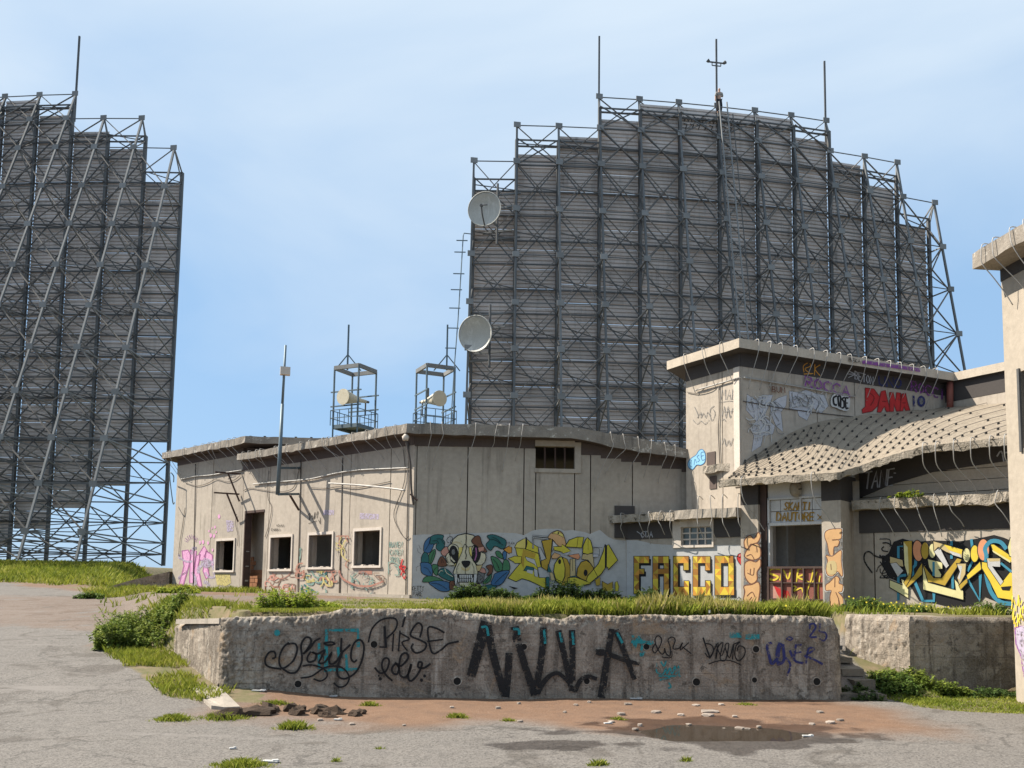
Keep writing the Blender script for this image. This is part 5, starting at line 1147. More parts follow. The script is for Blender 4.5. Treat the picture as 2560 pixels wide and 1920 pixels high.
d.poly('gold', [(300, 500), (560, 590), (530, 680), (330, 640), (310, 900), (260, 760)]); d.poly('white', [(340, 650), (530, 705), (590, 880), (520, 800), (380, 730)], O, 9); d.poly('dteal', [(310, 930), (370, 835), (520, 870), (500, 960)], O, 10); d.poly('white', [(390, 910), (500, 930), (490, 1000), (370, 960)]); d.poly('white', [(515, 880), (590, 920), (600, 1060), (530, 1040)], O, 8)
d.poly('yel2', [(130, 470), (180, 370), (300, 300), (355, 290), (350, 495)], O, 12, False); d.poly('yellow', [(355, 280), (470, 380), (600, 460), (600, 580), (360, 500)], O, 10)
d.line('black', 26, [(360, 270), (375, 380), (350, 490)]); d.poly('yellow', [(0, 690), (130, 640), (270, 650), (260, 785), (130, 780), (120, 760)], O, 12)
for y in (230, 270): d.line(O, 36, [(500, 480), (500, y), (800, y + 30)], False); d.line('primer', 18, [(500, 480), (500, y), (800, y + 30)], False)
d.poly('primer', [(600, 460), (650, 470), (760, 690), (720, 740), (660, 720)], O, 10)
d.poly('tan', [(800, 280), (850, 190), (980, 130), (1080, 170), (1130, 280), (1150, 430), (1010, 440), (890, 310)], O, 13, True); d.poly('yel2', [(880, 190), (980, 132), (1095, 200), (1110, 270), (980, 200)], O, 8); d.ell('black', 1005, 180, 16, 20)
d.poly('gold', [(670, 335), (885, 300), (850, 680), (780, 930), (670, 860), (660, 740), (765, 690), (720, 520)], O, ow); d.poly('white', [(895, 330), (1000, 440), (920, 450), (880, 560)], O, 9)
d.poly('yellow', [(910, 450), (1070, 450), (1080, 400), (1260, 540), (1100, 590), (1085, 560), (920, 520)], O, 11); d.poly('tan', [(870, 640), (930, 570), (1060, 620), (980, 690), (880, 690)], O, 10)
d.poly('yellow', [(1150, 430), (1220, 320), (1380, 260), (1515, 260), (1470, 475), (1160, 455)], O, ow); d.line(O, 8, [(1400, 270), (1375, 460)])
d.poly('ora2', [(1190, 630), (1410, 590), (1440, 660), (1400, 710)], O, 8); d.poly('silver', [(1090, 600), (1260, 545), (1180, 620)], None)
d.poly('sand', [(1490, 600), (1695, 590), (1725, 890), (1600, 720), (1470, 700)], O, 12); d.poly('yellow', [(1490, 580), (1500, 430), (1555, 300), (1590, 268), (1650, 330), (1690, 480), (1695, 570), (1590, 605)], O, ow, False); d.line(O, 6, [(1600, 290), (1600, 520)])
d.poly('gold', [(1090, 660), (1180, 700), (1245, 850), (1235, 1100), (1130, 1230), (1060, 1225), (1140, 1050), (1140, 880)], O, 11); d.poly('yellow', [(910, 950), (930, 800), (1010, 680), (1070, 650), (1110, 740), (1140, 880), (1130, 1050), (1060, 1220), (960, 1130)], O, ow); d.ell('black', 1030, 750, 30, 52); d.line(O, 9, [(930, 1070), (1010, 1130), (1090, 1150)])
d.poly('sand', [(1240, 705), (1340, 690), (1350, 1030), (1240, 1045)], O, 11); d.line(O, 8, [(1290, 710), (1290, 940)]); d.poly('dteal', [(1250, 1050), (1345, 1040), (1345, 1075), (1210, 1075)])
d.poly('gold', [(1370, 1040), (1390, 880), (1460, 760), (1560, 722), (1640, 780), (1722, 900), (1590, 1030), (1600, 1150), (1450, 1090)], O, ow); d.ell('black', 1550, 975, 40, 66)
d.poly('yellow', [(1590, 1040), (1800, 800), (1900, 560), (1940, 400), (1940, 880), (1860, 1000), (1630, 1185), (1560, 1130)], O, ow); d.line(O, 12, [(1700, 880), (1790, 1050)]); d.poly('black', [(1930, 400), (1972, 430), (1962, 860), (1940, 885)]); d.poly('yellow', [(1972, 430), (2010, 410), (2192, 720), (2000, 915), (1995, 860), (1965, 860)], O, ow)
d.poly('yellow', [(1200, 1070), (1350, 1060), (1560, 1140), (1660, 1190), (1360, 1255), (1350, 1210), (1190, 1185)], O, ow); d.line(O, 8, [(1225, 1075), (1225, 1185)])
d.poly('dteal', [(760, 1060), (825, 1055), (825, 1300), (760, 1300)], O, 8); d.poly('dteal', [(800, 800), (870, 960), (790, 960)], O, 8); d.poly('sand', [(830, 970), (890, 970), (940, 1120), (860, 1120)], O, 8)
d.poly('gold', [(1880, 1140), (1990, 1205), (2090, 1150), (2090, 1340), (1890, 1340)], O, 11); d.poly('yellow', [(2140, 1165), (2180, 1140), (2215, 1250), (2200, 1340), (2140, 1340)], O, 10); d.poly('gold', [(1740, 1120), (1840, 1060), (1840, 1220), (1760, 1230)], O, 7)
d.poly('black', [(0, 1235), (210, 1280), (120, 1300)]); d.line(O, 8, [(1700, 480), (1820, 490), (1820, 640)]); d.poly('silver', [(1700, 600), (1800, 600), (1800, 660), (1700, 660)], O, 7); d.line(O, 8, [(1700, 460), (1880, 470)])
d.text('blackw', 9, 'ELEA', 0, 360, 34, 40)
d.build(main)
# --- faded pieces on the window facade
d = Decal(FrA, 425, 1090, 4, .006)
curl(d, ['faintlil'], 26, (90, 1120, 440, 1540), 10, 3)
for p in ([(120, 1150), (180, 1140), (210, 1200), (190, 1290), (130, 1500), (88, 1500), (140, 1300)], [(205, 1140), (262, 1150), (250, 1300), (232, 1470), (195, 1470), (200, 1300)], [(262, 1200), (305, 1180), (280, 1300), (330, 1565), (290, 1525), (235, 1350)], [(290, 1180), (340, 1100), (372, 1150), (340, 1200), (362, 1250), (300, 1240)], [(360, 1150), (424, 1190), (424, 1250), (372, 1240), (372, 1300), (392, 1400), (362, 1430), (330, 1350), (350, 1260)]): d.build(main) if d.v else None; d = Decal(FrA, 425, 1090, 4, .006); d.poly('pink', p, 'mauve', 11)
d.build(main); d = Decal(FrA, 425, 1090, 4, .006)
for x, y, r in ((490, 805, 15), (450, 910, 10), (408, 995, 15), (440, 1000, 13), (390, 950, 8), (420, 922, 7), (462, 960, 8), (420, 1270, 16), (330, 1060, 14), (300, 1065, 12), (380, 1070, 12), (155, 1530, 14), (425, 1140, 10)): d.ell('pink', x, y, r * .8, r * 1.5)
for i in range(9): a = math.pi * (1.1 + .1 * i); d.line('purple', 5, [(215 + 40 * math.cos(a), 1070 + 40 * math.sin(a)), (215 + 75 * math.cos(a), 1075 + 90 * math.sin(a))], False)
o = d.build(main); tag(o, kind='stuff'); d = Decal(FrA, 425, 1090, 4, .006)
d.poly('faintyel', [(450, 1380), (600, 1380), (610, 1470), (560, 1500), (470, 1490)]); d.build(main); d = Decal(FrA, 425, 1090, 4, .006); d.poly('faintlil', [(560, 840), (640, 850), (630, 950), (570, 960)]); d.build(main); d = Decal(FrA, 425, 1090, 4, .006); d.poly('faintlil', [(1900, 770), (2090, 780), (2085, 835), (1895, 830)]); d.build(main); d = Decal(FrA, 425, 1090, 4, .006); d.poly('faintlil', [(1530, 740), (1640, 740), (1640, 790), (1530, 790)])
d.build(main); d = Decal(FrA, 425, 1090, 4, .006)
curl(d, ['faintred', 'faintbrn', 'salmon'], 11, (950, 1365, 1250, 1590), 17, 5); curl(d, ['faintteal', 'faintteal', 'faintyel', 'dteal'], 15, (1315, 1355, 1560, 1580), 18, 9); curl(d, ['faintred', 'faintyel'], 12, (1500, 1350, 1665, 1500), 8, 12); curl(d, ['faintteal', 'faintteal', 'grey'], 10, (1790, 1360, 2030, 1600), 12, 21); curl(d, ['faintbrn'], 8, (2030, 1370, 2140, 1460), 5, 30); curl(d, ['faintyel', 'faintred'], 9, (1660, 1000, 1790, 1340), 9, 33); curl(d, ['faintred'], 11, (1260, 1270, 1340, 1420), 6, 35)
d.line('faintred', 20, [(1690, 1350), (1720, 1420), (1850, 1490), (2000, 1500), (2130, 1455)]); d.line('grey', 5, [(1690, 1375), (1730, 1450), (1850, 1510), (2000, 1515), (2130, 1465)]); d.line('grey', 4, [(1660, 960), (1655, 1130), (1700, 1260), (1790, 1220), (1810, 1050), (1790, 930)])
d.build(main); d = Decal(FrA, 425, 1090, 4, .012)
d.poly('faintred', [(1885, 1345), (2020, 1345), (2020, 1385), (1885, 1380)]); d.line('blackw', 5, [(1375, 800), (1400, 770), (1390, 840), (1420, 790), (1430, 840), (1450, 760), (1440, 830), (1480, 750), (1470, 820)]); d.line('blackw', 5, [(1385, 875), (1440, 855), (1465, 850)]); d.line('blackw', 5, [(1500, 815), (1502, 880), (1485, 840)])
d.text('blackw', 4, 'CARRI', 1010, 925, 20, 22); d.text('blackw', 4, 'ICARI', 1060, 885, 17, 18); d.line('faintteal', 8, [(1300, 1280), (1290, 1160), (1310, 1120), (1300, 1230)])
d.build(main)
d = Decal(FrA, 400, 1040, 3.318, .006)
for i, t_ in enumerate(('RAVEN', 'GAVEN', 'SDVE')): d.text('faintteal', 7, t_.replace('G', 'C'), 1905, 1045 + i * 62, 22, 44)
d.line('red', 11, [(2010, 1190), (2000, 1250), (2030, 1300), (1985, 1250), (2035, 1250), (2010, 1290), (2000, 1320)]); d.line('red', 9, [(2015, 1330), (2025, 1350), (2035, 1325)])
curl(d, ['faintteal'], 7, (1895, 1180, 1980, 1320), 5, 3)
d.build(main)
# --- block lettering on the annex
d = Decal(FrE, 1560, 1200, 4, .006)
d.poly('primer', [(25, 600), (120, 600), (300, 640), (480, 650), (700, 690), (900, 650), (1180, 650), (1196, 1240), (25, 1240)])
RC = [(100, 765, 250, 830), (100, 830, 150, 1135), (150, 890, 200, 940), (290, 765, 445, 830), (290, 830, 340, 1150), (400, 830, 447, 1150), (340, 890, 400, 940), (495, 765, 645, 830), (495, 830, 540, 1070), (495, 1070, 648, 1155), (597, 830, 645, 900), (602, 1010, 648, 1070), (690, 765, 860, 830), (690, 830, 740, 1070), (690, 1070, 862, 1155), (815, 830, 860, 902), (815, 1008, 862, 1070), (910, 760, 1092, 830), (910, 830, 970, 1070), (1045, 830, 1096, 1070), (910, 1070, 1100, 1150)]
for x0, y0, x1, y1 in RC: d.poly('black', [(x0 + 16, y0 + 22), (x1 + 20, y0 + 26), (x1 + 20, y1 + 26), (x0 + 16, y1 + 26)])
k0 = d.k
for x0, y0, x1, y1 in RC: d.k = k0 + 1; d.poly('black', [(x0 - 6, y0 - 6), (x1 + 6, y0 - 6), (x1 + 6, y1 + 6), (x0 - 6, y1 + 6)])
d.k = k0 + 3; tones = ['gold', 'yell3', 'dorange', 'orange', 'gold', 'sand']; rr_ = random.Random(4)
for x0, y0, x1, y1 in RC:
    nx_ = max(1, round((x1 - x0) / 48)); ny_ = max(1, round((y1 - y0) / 58))
    for i in range(nx_):
        for j in range(ny_):
            a0, a1, b0, b1 = x0 + (x1 - x0) * i / nx_, x0 + (x1 - x0) * (i + 1) / nx_, y0 + (y1 - y0) * j / ny_, y0 + (y1 - y0) * (j + 1) / ny_; d.k = k0 + 3
            if (i + j) % 2: T_ = ([(a0, b0), (a1, b0), (a0, b1)], [(a1, b0), (a1, b1), (a0, b1)])
            else: T_ = ([(a0, b0), (a1, b0), (a1, b1)], [(a0, b0), (a1, b1), (a0, b1)])
            for q in T_: d.k = k0 + 3; d.poly(rr_.choice(tones[:4]), q)
d.poly('red', [(1130, 790), (1140, 745), (1170, 732), (1192, 742), (1196, 860), (1160, 842)], 'black', 7, True); d.line('black', 7, [(1110, 1225), (1150, 1170), (1170, 1195), (1194, 1130)]); d.line('white', 5, [(1148, 770), (1160, 750)])
d.text('silver', 7, 'SDA', 180, 515, 38, 60); d.line('grey', 6, [(130, 515), (170, 550), (150, 590)])
d.build(ent)
# tag on the dark band needs the band's plane
d = Decal(FrE, 1560, 1200, 4, .034); d.text('silver', 7, 'SDA', 180, 512, 38, 60); d.line('silver', 6, [(130, 515), (170, 545), (185, 580), (170, 545), (190, 510)]); d.build(ent)
# bubble letters on the columns
d = Decal(FrE, 1560, 1200, 4, .106)
d.poly('grey', [(1196, 560), (1250, 545), (1370, 520), (1372, 1228), (1196, 1228)])
for p in ([(1205, 600), (1260, 555), (1300, 590), (1340, 525), (1365, 560), (1340, 620), (1300, 640), (1230, 690), (1205, 660)], [(1205, 760), (1230, 700), (1290, 640), (1340, 640), (1365, 700), (1360, 770), (1300, 800), (1240, 790)], [(1210, 830), (1260, 805), (1320, 820), (1360, 790), (1365, 860), (1330, 920), (1330, 1000), (1270, 1040), (1215, 980), (1205, 900)], [(1200, 1060), (1280, 1045), (1340, 1020), (1360, 1080), (1345, 1200), (1335, 1232), (1200, 1232), (1208, 1120)]): d.poly('tan', p, 'brown', 11, True)
for p in ([(1250, 670), (1270, 640), (1320, 660), (1330, 720)], [(1225, 760), (1270, 745), (1300, 790)], [(1235, 930), (1290, 950), (1300, 880)], [(1260, 940), (1265, 890)], [(1230, 1160), (1280, 1120), (1310, 1170)], [(1255, 1200), (1275, 1170)]): d.line('brown', 8, p)
d.build(ent)
d = Decal(FrE, 2060, 1300, 4.424, .106)
d.poly('grey', [(5, 420), (30, 120), (205, 90), (212, 1010), (5, 1015)])
for p in ([(10, 140), (60, 104), (180, 96), (195, 120), (190, 200), (160, 215), (170, 240), (150, 290), (110, 300), (100, 390), (60, 380), (35, 260), (10, 200)], [(20, 390), (90, 400), (170, 340), (195, 350), (190, 450), (208, 600), (190, 620), (150, 570), (100, 620), (40, 610), (20, 540), (40, 450)], [(60, 690), (130, 622), (170, 650), (165, 700), (208, 720), (198, 790), (160, 800), (208, 860), (210, 960), (180, 950), (160, 870), (165, 960), (130, 990), (80, 980), (65, 850), (80, 780), (20, 780), (20, 720)]): d.poly('white', [(105 + (x - 105) * 1.10, y + (12 if y > 500 else -6)) for x, y in p], None, 0, True); d.poly('tan', p, 'brown', 9, True)
d.poly('sand', [(40, 470), (110, 450), (140, 500), (130, 590), (60, 600), (30, 540)], None, 0, True)
for p in ([(90, 220), (150, 215)], [(75, 490), (80, 550)], [(120, 640), (118, 740)], [(130, 800), (160, 870)]): d.line('brown', 8, p)
d.build(ent)
# transom and gate
d = Decal(FrE, 1560, 1200, 4, -.068); d.text('ochre', 15, 'SKARTI', 1600, 225, 46, 72, .1); d.text('ochre', 15, 'DAUTORE', 1525, 325, 55, 82, .05); d.line('ochre', 9, [(1935, 345), (1985, 400)]); d.line('ochre', 9, [(1985, 350), (1935, 395)]); d.build(ent)
d = Decal(FrE, 1560, 1200, 4, -.024)
d.poly('red', [(1480, 1040), (1560, 1090), (1640, 1110), (1665, 1190), (1590, 1200), (1480, 1190)]); d.poly('red', [(1600, 1205), (1660, 1200), (1660, 1250), (1600, 1250)]); d.poly('red', [(1700, 1215), (1780, 1215), (1780, 1255), (1700, 1255)]); d.poly('salmon', [(1430, 1040), (1480, 1020), (1560, 1200), (1540, 1250), (1450, 1200)])
d.line('yell3', 20, [(1555, 892), (1490, 885), (1445, 925), (1500, 950), (1540, 970), (1500, 1000), (1435, 985)]); d.line('yell3', 16, [(1560, 1000), (1590, 900), (1640, 990), (1670, 890), (1680, 960)]); d.line('yell3', 16, [(1740, 900), (1720, 1030)]); d.line('yell3', 16, [(1735, 890), (1790, 890), (1795, 940), (1740, 970), (1800, 1000)]); d.line('yell3', 14, [(1690, 1060), (1720, 1070), (1700, 1110), (1770, 1080), (1790, 1120)]); d.line('yell3', 14, [(1890, 900), (1870, 1000), (1830, 1120), (1850, 1190)]); d.line('yell3', 12, [(1960, 960), (1940, 1090), (1945, 1200)]); d.line('yell3', 12, [(1830, 1010), (1880, 1030), (1930, 920)])
d.build(ent)
# --- recessed wall mural
d = Decal(FrM, 2060, 1300, 4.424, .006)
d.poly('black', [(700, 400), (770, 240), (870, 205), (1000, 245), (1200, 225), (1500, 235), (1700, 205), (1880, 165), (1990, 195), (2120, 250), (2120, 880), (1900, 900), (1780, 850), (1740, 900), (1640, 950), (1400, 965), (1240, 925), (1050, 895), (960, 740), (720, 640), (640, 500), (640, 390)])
curl(d, ['black'], 12, (620, 210, 800, 640), 12, 8)
mu = 'mural'; O = 'black'; ow = 9
d.line('blackw', 17, [(660, 425), (570, 400), (500, 350), (450, 375), (450, 460), (530, 580)]); d.line('blackw', 12, [(580, 570), (610, 510), (680, 480)])
d.line(mu, 28, [(822, 880), (822, 292), (900, 292)], False); d.line(mu, 30, [(830, 620), (900, 610)], False); d.line(mu, 34, [(985, 320), (1022, 400), (1010, 500), (975, 540), (990, 650), (1095, 895), (1215, 895), (1215, 800)], False); d.line(mu, 28, [(1410, 240), (1410, 420)], False); d.line(mu, 34, [(1580, 640), (1722, 890), (1728, 610)], False); d.line(mu, 30, [(1630, 220), (1640, 300)], False); d.line(mu, 26, [(1590, 560), (1640, 460)], False); d.line(mu, 28, [(1420, 610), (1425, 750)], False)
d.ell('ora2', 1038, 340, 58, 118, O, ow, -.08); d.ell('gold', 1117, 340, 46, 96, O, ow); d.ell('lemon', 1198, 340, 40, 82, O, ow)
d.poly('lemon', [(725, 660), (870, 720), (850, 650), (885, 665), (935, 765), (930, 865), (725, 745)], O, ow); d.poly('sand', [(725, 400), (870, 440), (880, 520), (800, 500), (728, 480)], O, ow); d.poly('white', [(730, 480), (800, 470), (880, 560), (815, 630)], O, 6)
d.poly('gold', [(990, 620), (1085, 470), (1090, 600), (920, 755), (885, 690), (960, 650)], O, ow); d.poly('gold', [(875, 235), (975, 228), (975, 560), (960, 650), (905, 735), (880, 690), (940, 600), (890, 500)], O, ow); d.poly('lemon', [(880, 242), (925, 300), (938, 580), (930, 620), (892, 500)])
d.poly('lemon', [(1090, 470), (1150, 580), (1150, 690), (1460, 775), (1440, 650), (1480, 690), (1542, 790), (1540, 885), (1095, 770)], O, ow); d.poly('gold', [(1090, 480), (1150, 560), (1215, 640), (1300, 640), (1470, 420), (1525, 440), (1340, 728), (1200, 690), (1150, 690)], O, ow); d.poly('lemon', [(1145, 430), (1310, 470), (1310, 540), (1265, 545), (1300, 600), (1290, 635), (1230, 635), (1160, 520)], O, 7); d.line(mu, 26, [(1212, 470), (1212, 610)], False)
d.poly('sand', [(1205, 230), (1530, 325), (1525, 420), (1350, 355), (1260, 300), (1215, 345)], O, ow); d.poly('yell3', [(1320, 268), (1530, 328), (1520, 380), (1380, 330)]); d.poly('white', [(1215, 350), (1280, 300), (1370, 480), (1385, 500), (1350, 535)], O, 6); d.poly('white', [(1380, 340), (1500, 375), (1520, 415), (1420, 385)])
d.poly('sand', [(1465, 480), (1572, 480), (1565, 600), (1500, 715), (1470, 640), (1500, 570)], O, ow); d.poly('white', [(1475, 500), (1530, 510), (1500, 660), (1480, 640), (1505, 570)]); d.poly('gold', [(1490, 720), (1580, 640), (1590, 690), (1510, 775)], O, ow)
d.ell('lemon', 1577, 388, 42, 80, O, ow); d.ell('yell3', 1666, 372, 48, 96, O, ow); d.ell('ora2', 1762, 330, 66, 122, O, ow)
d.line(mu, 46, [(2120, 930), (1950, 905), (1840, 780), (1790, 560), (1795, 400), (1782, 310), (1850, 235), (1950, 245), (2010, 310)])
d.poly('yell3', [(1575, 610), (1725, 458), (1742, 545), (1590, 665)], O, ow); d.poly('yell3', [(1742, 460), (1800, 470), (1960, 700), (2120, 500), (2120, 890), (1920, 862), (1830, 680), (1742, 530)], O, ow); d.poly('yell3', [(1840, 268), (1880, 268), (2120, 430), (2120, 500), (1870, 350)], O, ow); d.poly('lemon', [(1860, 330), (2060, 450), (2060, 475), (1870, 355)])
d.poly('white', [(1800, 430), (1950, 425), (1950, 520), (1862, 512), (1985, 680), (1950, 722), (1812, 520)], O, 7); d.poly('sand', [(1800, 425), (1950, 425), (1940, 455), (1830, 460)]); d.poly('black', [(1955, 740), (2070, 730), (2050, 780), (1970, 775)])
d.line(mu, 26, [(1960, 480), (2070, 570)], False); d.poly('lemon', [(2030, 300), (2060, 190), (2120, 170), (2120, 420), (2050, 400)], O, ow)
d.build(ent)
# --- band lettering under the rising eave
class PlaneFrame(Frame): pass
d = Decal(FrM, 1640, 820, 2.404, -.494); d.text('silver', 9, 'TANE', 1250, 868, 46, 100, .12, -6); d.line('silver', 6, [(1430, 872), (1440, 872)], False); d.line('silver', 9, [(2050, 770), (2075, 740), (2090, 800)]); d.line('silver', 9, [(2095, 750), (2120, 745)]); d.build(ent)
# --- tall block
d = Decal(FrTL, 1715, 840, 4, .006)
d.text('grey', 7, 'MAE', 352, 535, 54, 100, .06); d.line('grey', 5, [(340, 665), (440, 650), (515, 665)])
for p in ([(85, 710), (120, 790), (115, 820), (150, 760), (150, 820), (175, 770), (200, 820), (215, 760), (240, 800)], [(280, 700), (240, 740), (255, 850), (290, 780), (270, 730)], [(70, 840), (110, 880), (150, 850), (190, 880), (230, 840)], [(360, 800), (380, 700), (400, 820), (420, 700), (440, 820), (465, 720)], [(350, 850), (380, 830), (400, 860)], [(480, 890), (515, 905), (480, 930), (500, 900)], [(360, 1090), (380, 1020), (400, 1100), (430, 1030), (440, 1100), (470, 1020)], [(370, 760), (470, 750)]): d.line('grey', 6, p)
d.build(tall); d = Decal(FrTL, 1715, 840, 4, .006)
d.poly('sky', [(20, 1265), (55, 1220), (100, 1190), (130, 1145), (165, 1135), (190, 1175), (190, 1255), (150, 1290), (105, 1290), (65, 1335), (25, 1310)], 'blue', 7, True)
for p in ([(55, 1240), (40, 1290), (60, 1310)], [(80, 1290), (90, 1230), (105, 1270)], [(130, 1190), (110, 1210), (135, 1240), (115, 1260)], [(180, 1160), (150, 1170), (160, 1240), (185, 1235)], [(155, 1200), (175, 1195)]): d.line('blue', 6, p)
d.build(tall)
d = Decal(FrTR, 1715, 840, 4, .006)
for p in ([(610, 580), (700, 640), (765, 590), (870, 590), (830, 700), (780, 800), (890, 900), (870, 980), (770, 1000), (750, 1100), (655, 1160), (680, 1000), (640, 930), (700, 850), (600, 740)], [(840, 680), (920, 620), (1010, 590), (1000, 700), (950, 760), (960, 850), (970, 960), (900, 900), (850, 780)], [(1030, 550), (1130, 565), (1200, 535), (1300, 575), (1385, 590), (1425, 700), (1350, 775), (1270, 720), (1210, 845), (1130, 800), (1110, 740), (1040, 740)]): d.poly('silver', p, 'grey', 5)
r_ = random.Random(2)
for i in range(16): x, y = r_.uniform(610, 870), r_.uniform(600, 950); d.line('white', 6, [(x, y), (x + r_.uniform(-60, 40), y + r_.uniform(60, 190))], False)
for p in ([(770, 600), (760, 700), (840, 690)], [(880, 660), (930, 720), (880, 760), (930, 850)], [(1060, 570), (1080, 680), (1130, 640), (1090, 600)], [(1130, 620), (1180, 700), (1230, 660), (1200, 590)], [(1250, 600), (1330, 660), (1300, 740)], [(1330, 600), (1390, 690)], [(740, 760), (840, 920), (780, 960)], [(650, 620), (680, 760)], [(1060, 720), (1180, 690)]): d.line('grey', 8, p)
curl(d, ['white'], 9, (600, 600, 880, 1100), 14, 41); curl(d, ['white'], 8, (1030, 560, 1400, 780), 14, 42); curl(d, ['grey'], 5, (600, 600, 980, 980), 9, 43); curl(d, ['grey'], 5, (1040, 570, 1400, 760), 8, 44)
d.poly('white', [(1448, 640), (1470, 590), (1520, 568), (1600, 590), (1640, 630), (1625, 740), (1560, 742), (1500, 715), (1455, 700)], None, 0, True)
d.line('black', 20, [(1505, 600), (1475, 620), (1480, 680), (1505, 690)]); d.line('black', 20, [(1530, 700), (1520, 610), (1545, 610), (1545, 710)]); d.line('black', 18, [(1585, 615), (1562, 630), (1580, 660), (1580, 710), (1560, 720)]); d.line('black', 18, [(1620, 620), (1595, 625), (1600, 720), (1620, 720)]); d.line('black', 12, [(1600, 670), (1615, 670)])
d.text('brown', 9, 'BUM', 862, 505, 46, 55, 0, 3); d.text('purple', 20, 'ROCCA', 1195, 400, 92, 100, 0, 22)
d.build(tall)
d = Decal(FrTR, 1640, 820, 2.404, .012)
for p in ([(1258, 360), (1310, 366), (1345, 415), (1330, 470), (1300, 500), (1240, 512), (1238, 490), (1258, 472)], [(1352, 382), (1378, 374), (1400, 470), (1416, 500), (1386, 503), (1372, 472), (1352, 506), (1330, 506)], [(1405, 387), (1425, 387), (1440, 440), (1446, 387), (1470, 390), (1470, 500), (1446, 500), (1431, 460), (1428, 501), (1405, 503)], [(1478, 396), (1500, 392), (1513, 450), (1526, 494), (1501, 497), (1491, 470), (1485, 498), (1466, 500)]): d.poly('red', p, 'dred', 5)
for p in ([(1285, 390), (1312, 420), (1290, 465)], [(1362, 440), (1386, 440)], [(1482, 450), (1500, 450)]): d.line('dred', 5, p)
d.line('navy', 12, [(1548, 410), (1552, 468)], False); d.ell('navy', 1595, 440, 24, 34); d.ell('beigehole' if 'beigehole' in PI else 'grey', 1595, 440, 12, 20)
d.build(tall)
d = Decal(FrTR, 1715, 840, 4, .018)
d.line('orange', 9, [(1180, 360), (1175, 300), (1230, 265), (1245, 300), (1190, 330), (1250, 380)]); d.line('orange', 9, [(1180, 380), (1270, 375)]); d.line('orange', 9, [(1290, 260), (1285, 390)]); d.line('orange', 9, [(1340, 290), (1290, 330), (1340, 395)])
d.build(tall); d = Decal(FrTR, 1715, 840, 4, .018)
d.text('silver', 8, 'BETON', 1690, 350, 38, 80, 0, 12); d.line('silver', 7, [(1630, 350), (1690, 380)]); d.line('silver', 7, [(1625, 415), (1690, 385)]); d.line('silver', 7, [(1620, 380), (1690, 382)])
d.build(tall)
d = Decal(FrTR, 1640, 820, 2.404, .018); d.text('navy', 9, 'UNO', 1340, 290, 48, 55, 0, 5); d.text('purple', 10, 'ROCCI', 1535, 315, 42, 58, 0, 12); d.build(tall)
d = Decal(FrTR, 1640, 820, 2.404, .425); d.poly('purple', [(1240, 192), (1590, 243), (1588, 264), (1240, 214)]); d.text('blackw', 4, 'BEKA', 1160, 178, 18, 22, 0, 3); d.build(tall)
# scrawl on the reflector's top sheets
FrX = Frame(SCR[0], (SCR[1].x - SCR[0].x, SCR[1].y - SCR[0].y)); d = Decal(FrX, 1700, 285, 1, .06)
for i in range(17): x = i * 9; d.line('black', 2.6, [(x, 6 + i * .8), (x + 3, 18 + i * .8), (x + 6, 8 + i * .8)], False)
for i in range(8): x = 10 + i * 16; d.line('black', 2.4, [(x, 24 + i * 1.2), (x + 8, 26 + i * 1.2), (x + 4, 36 + i * 1.2)], False)
o = d.build(RA); tag(o, kind='stuff')
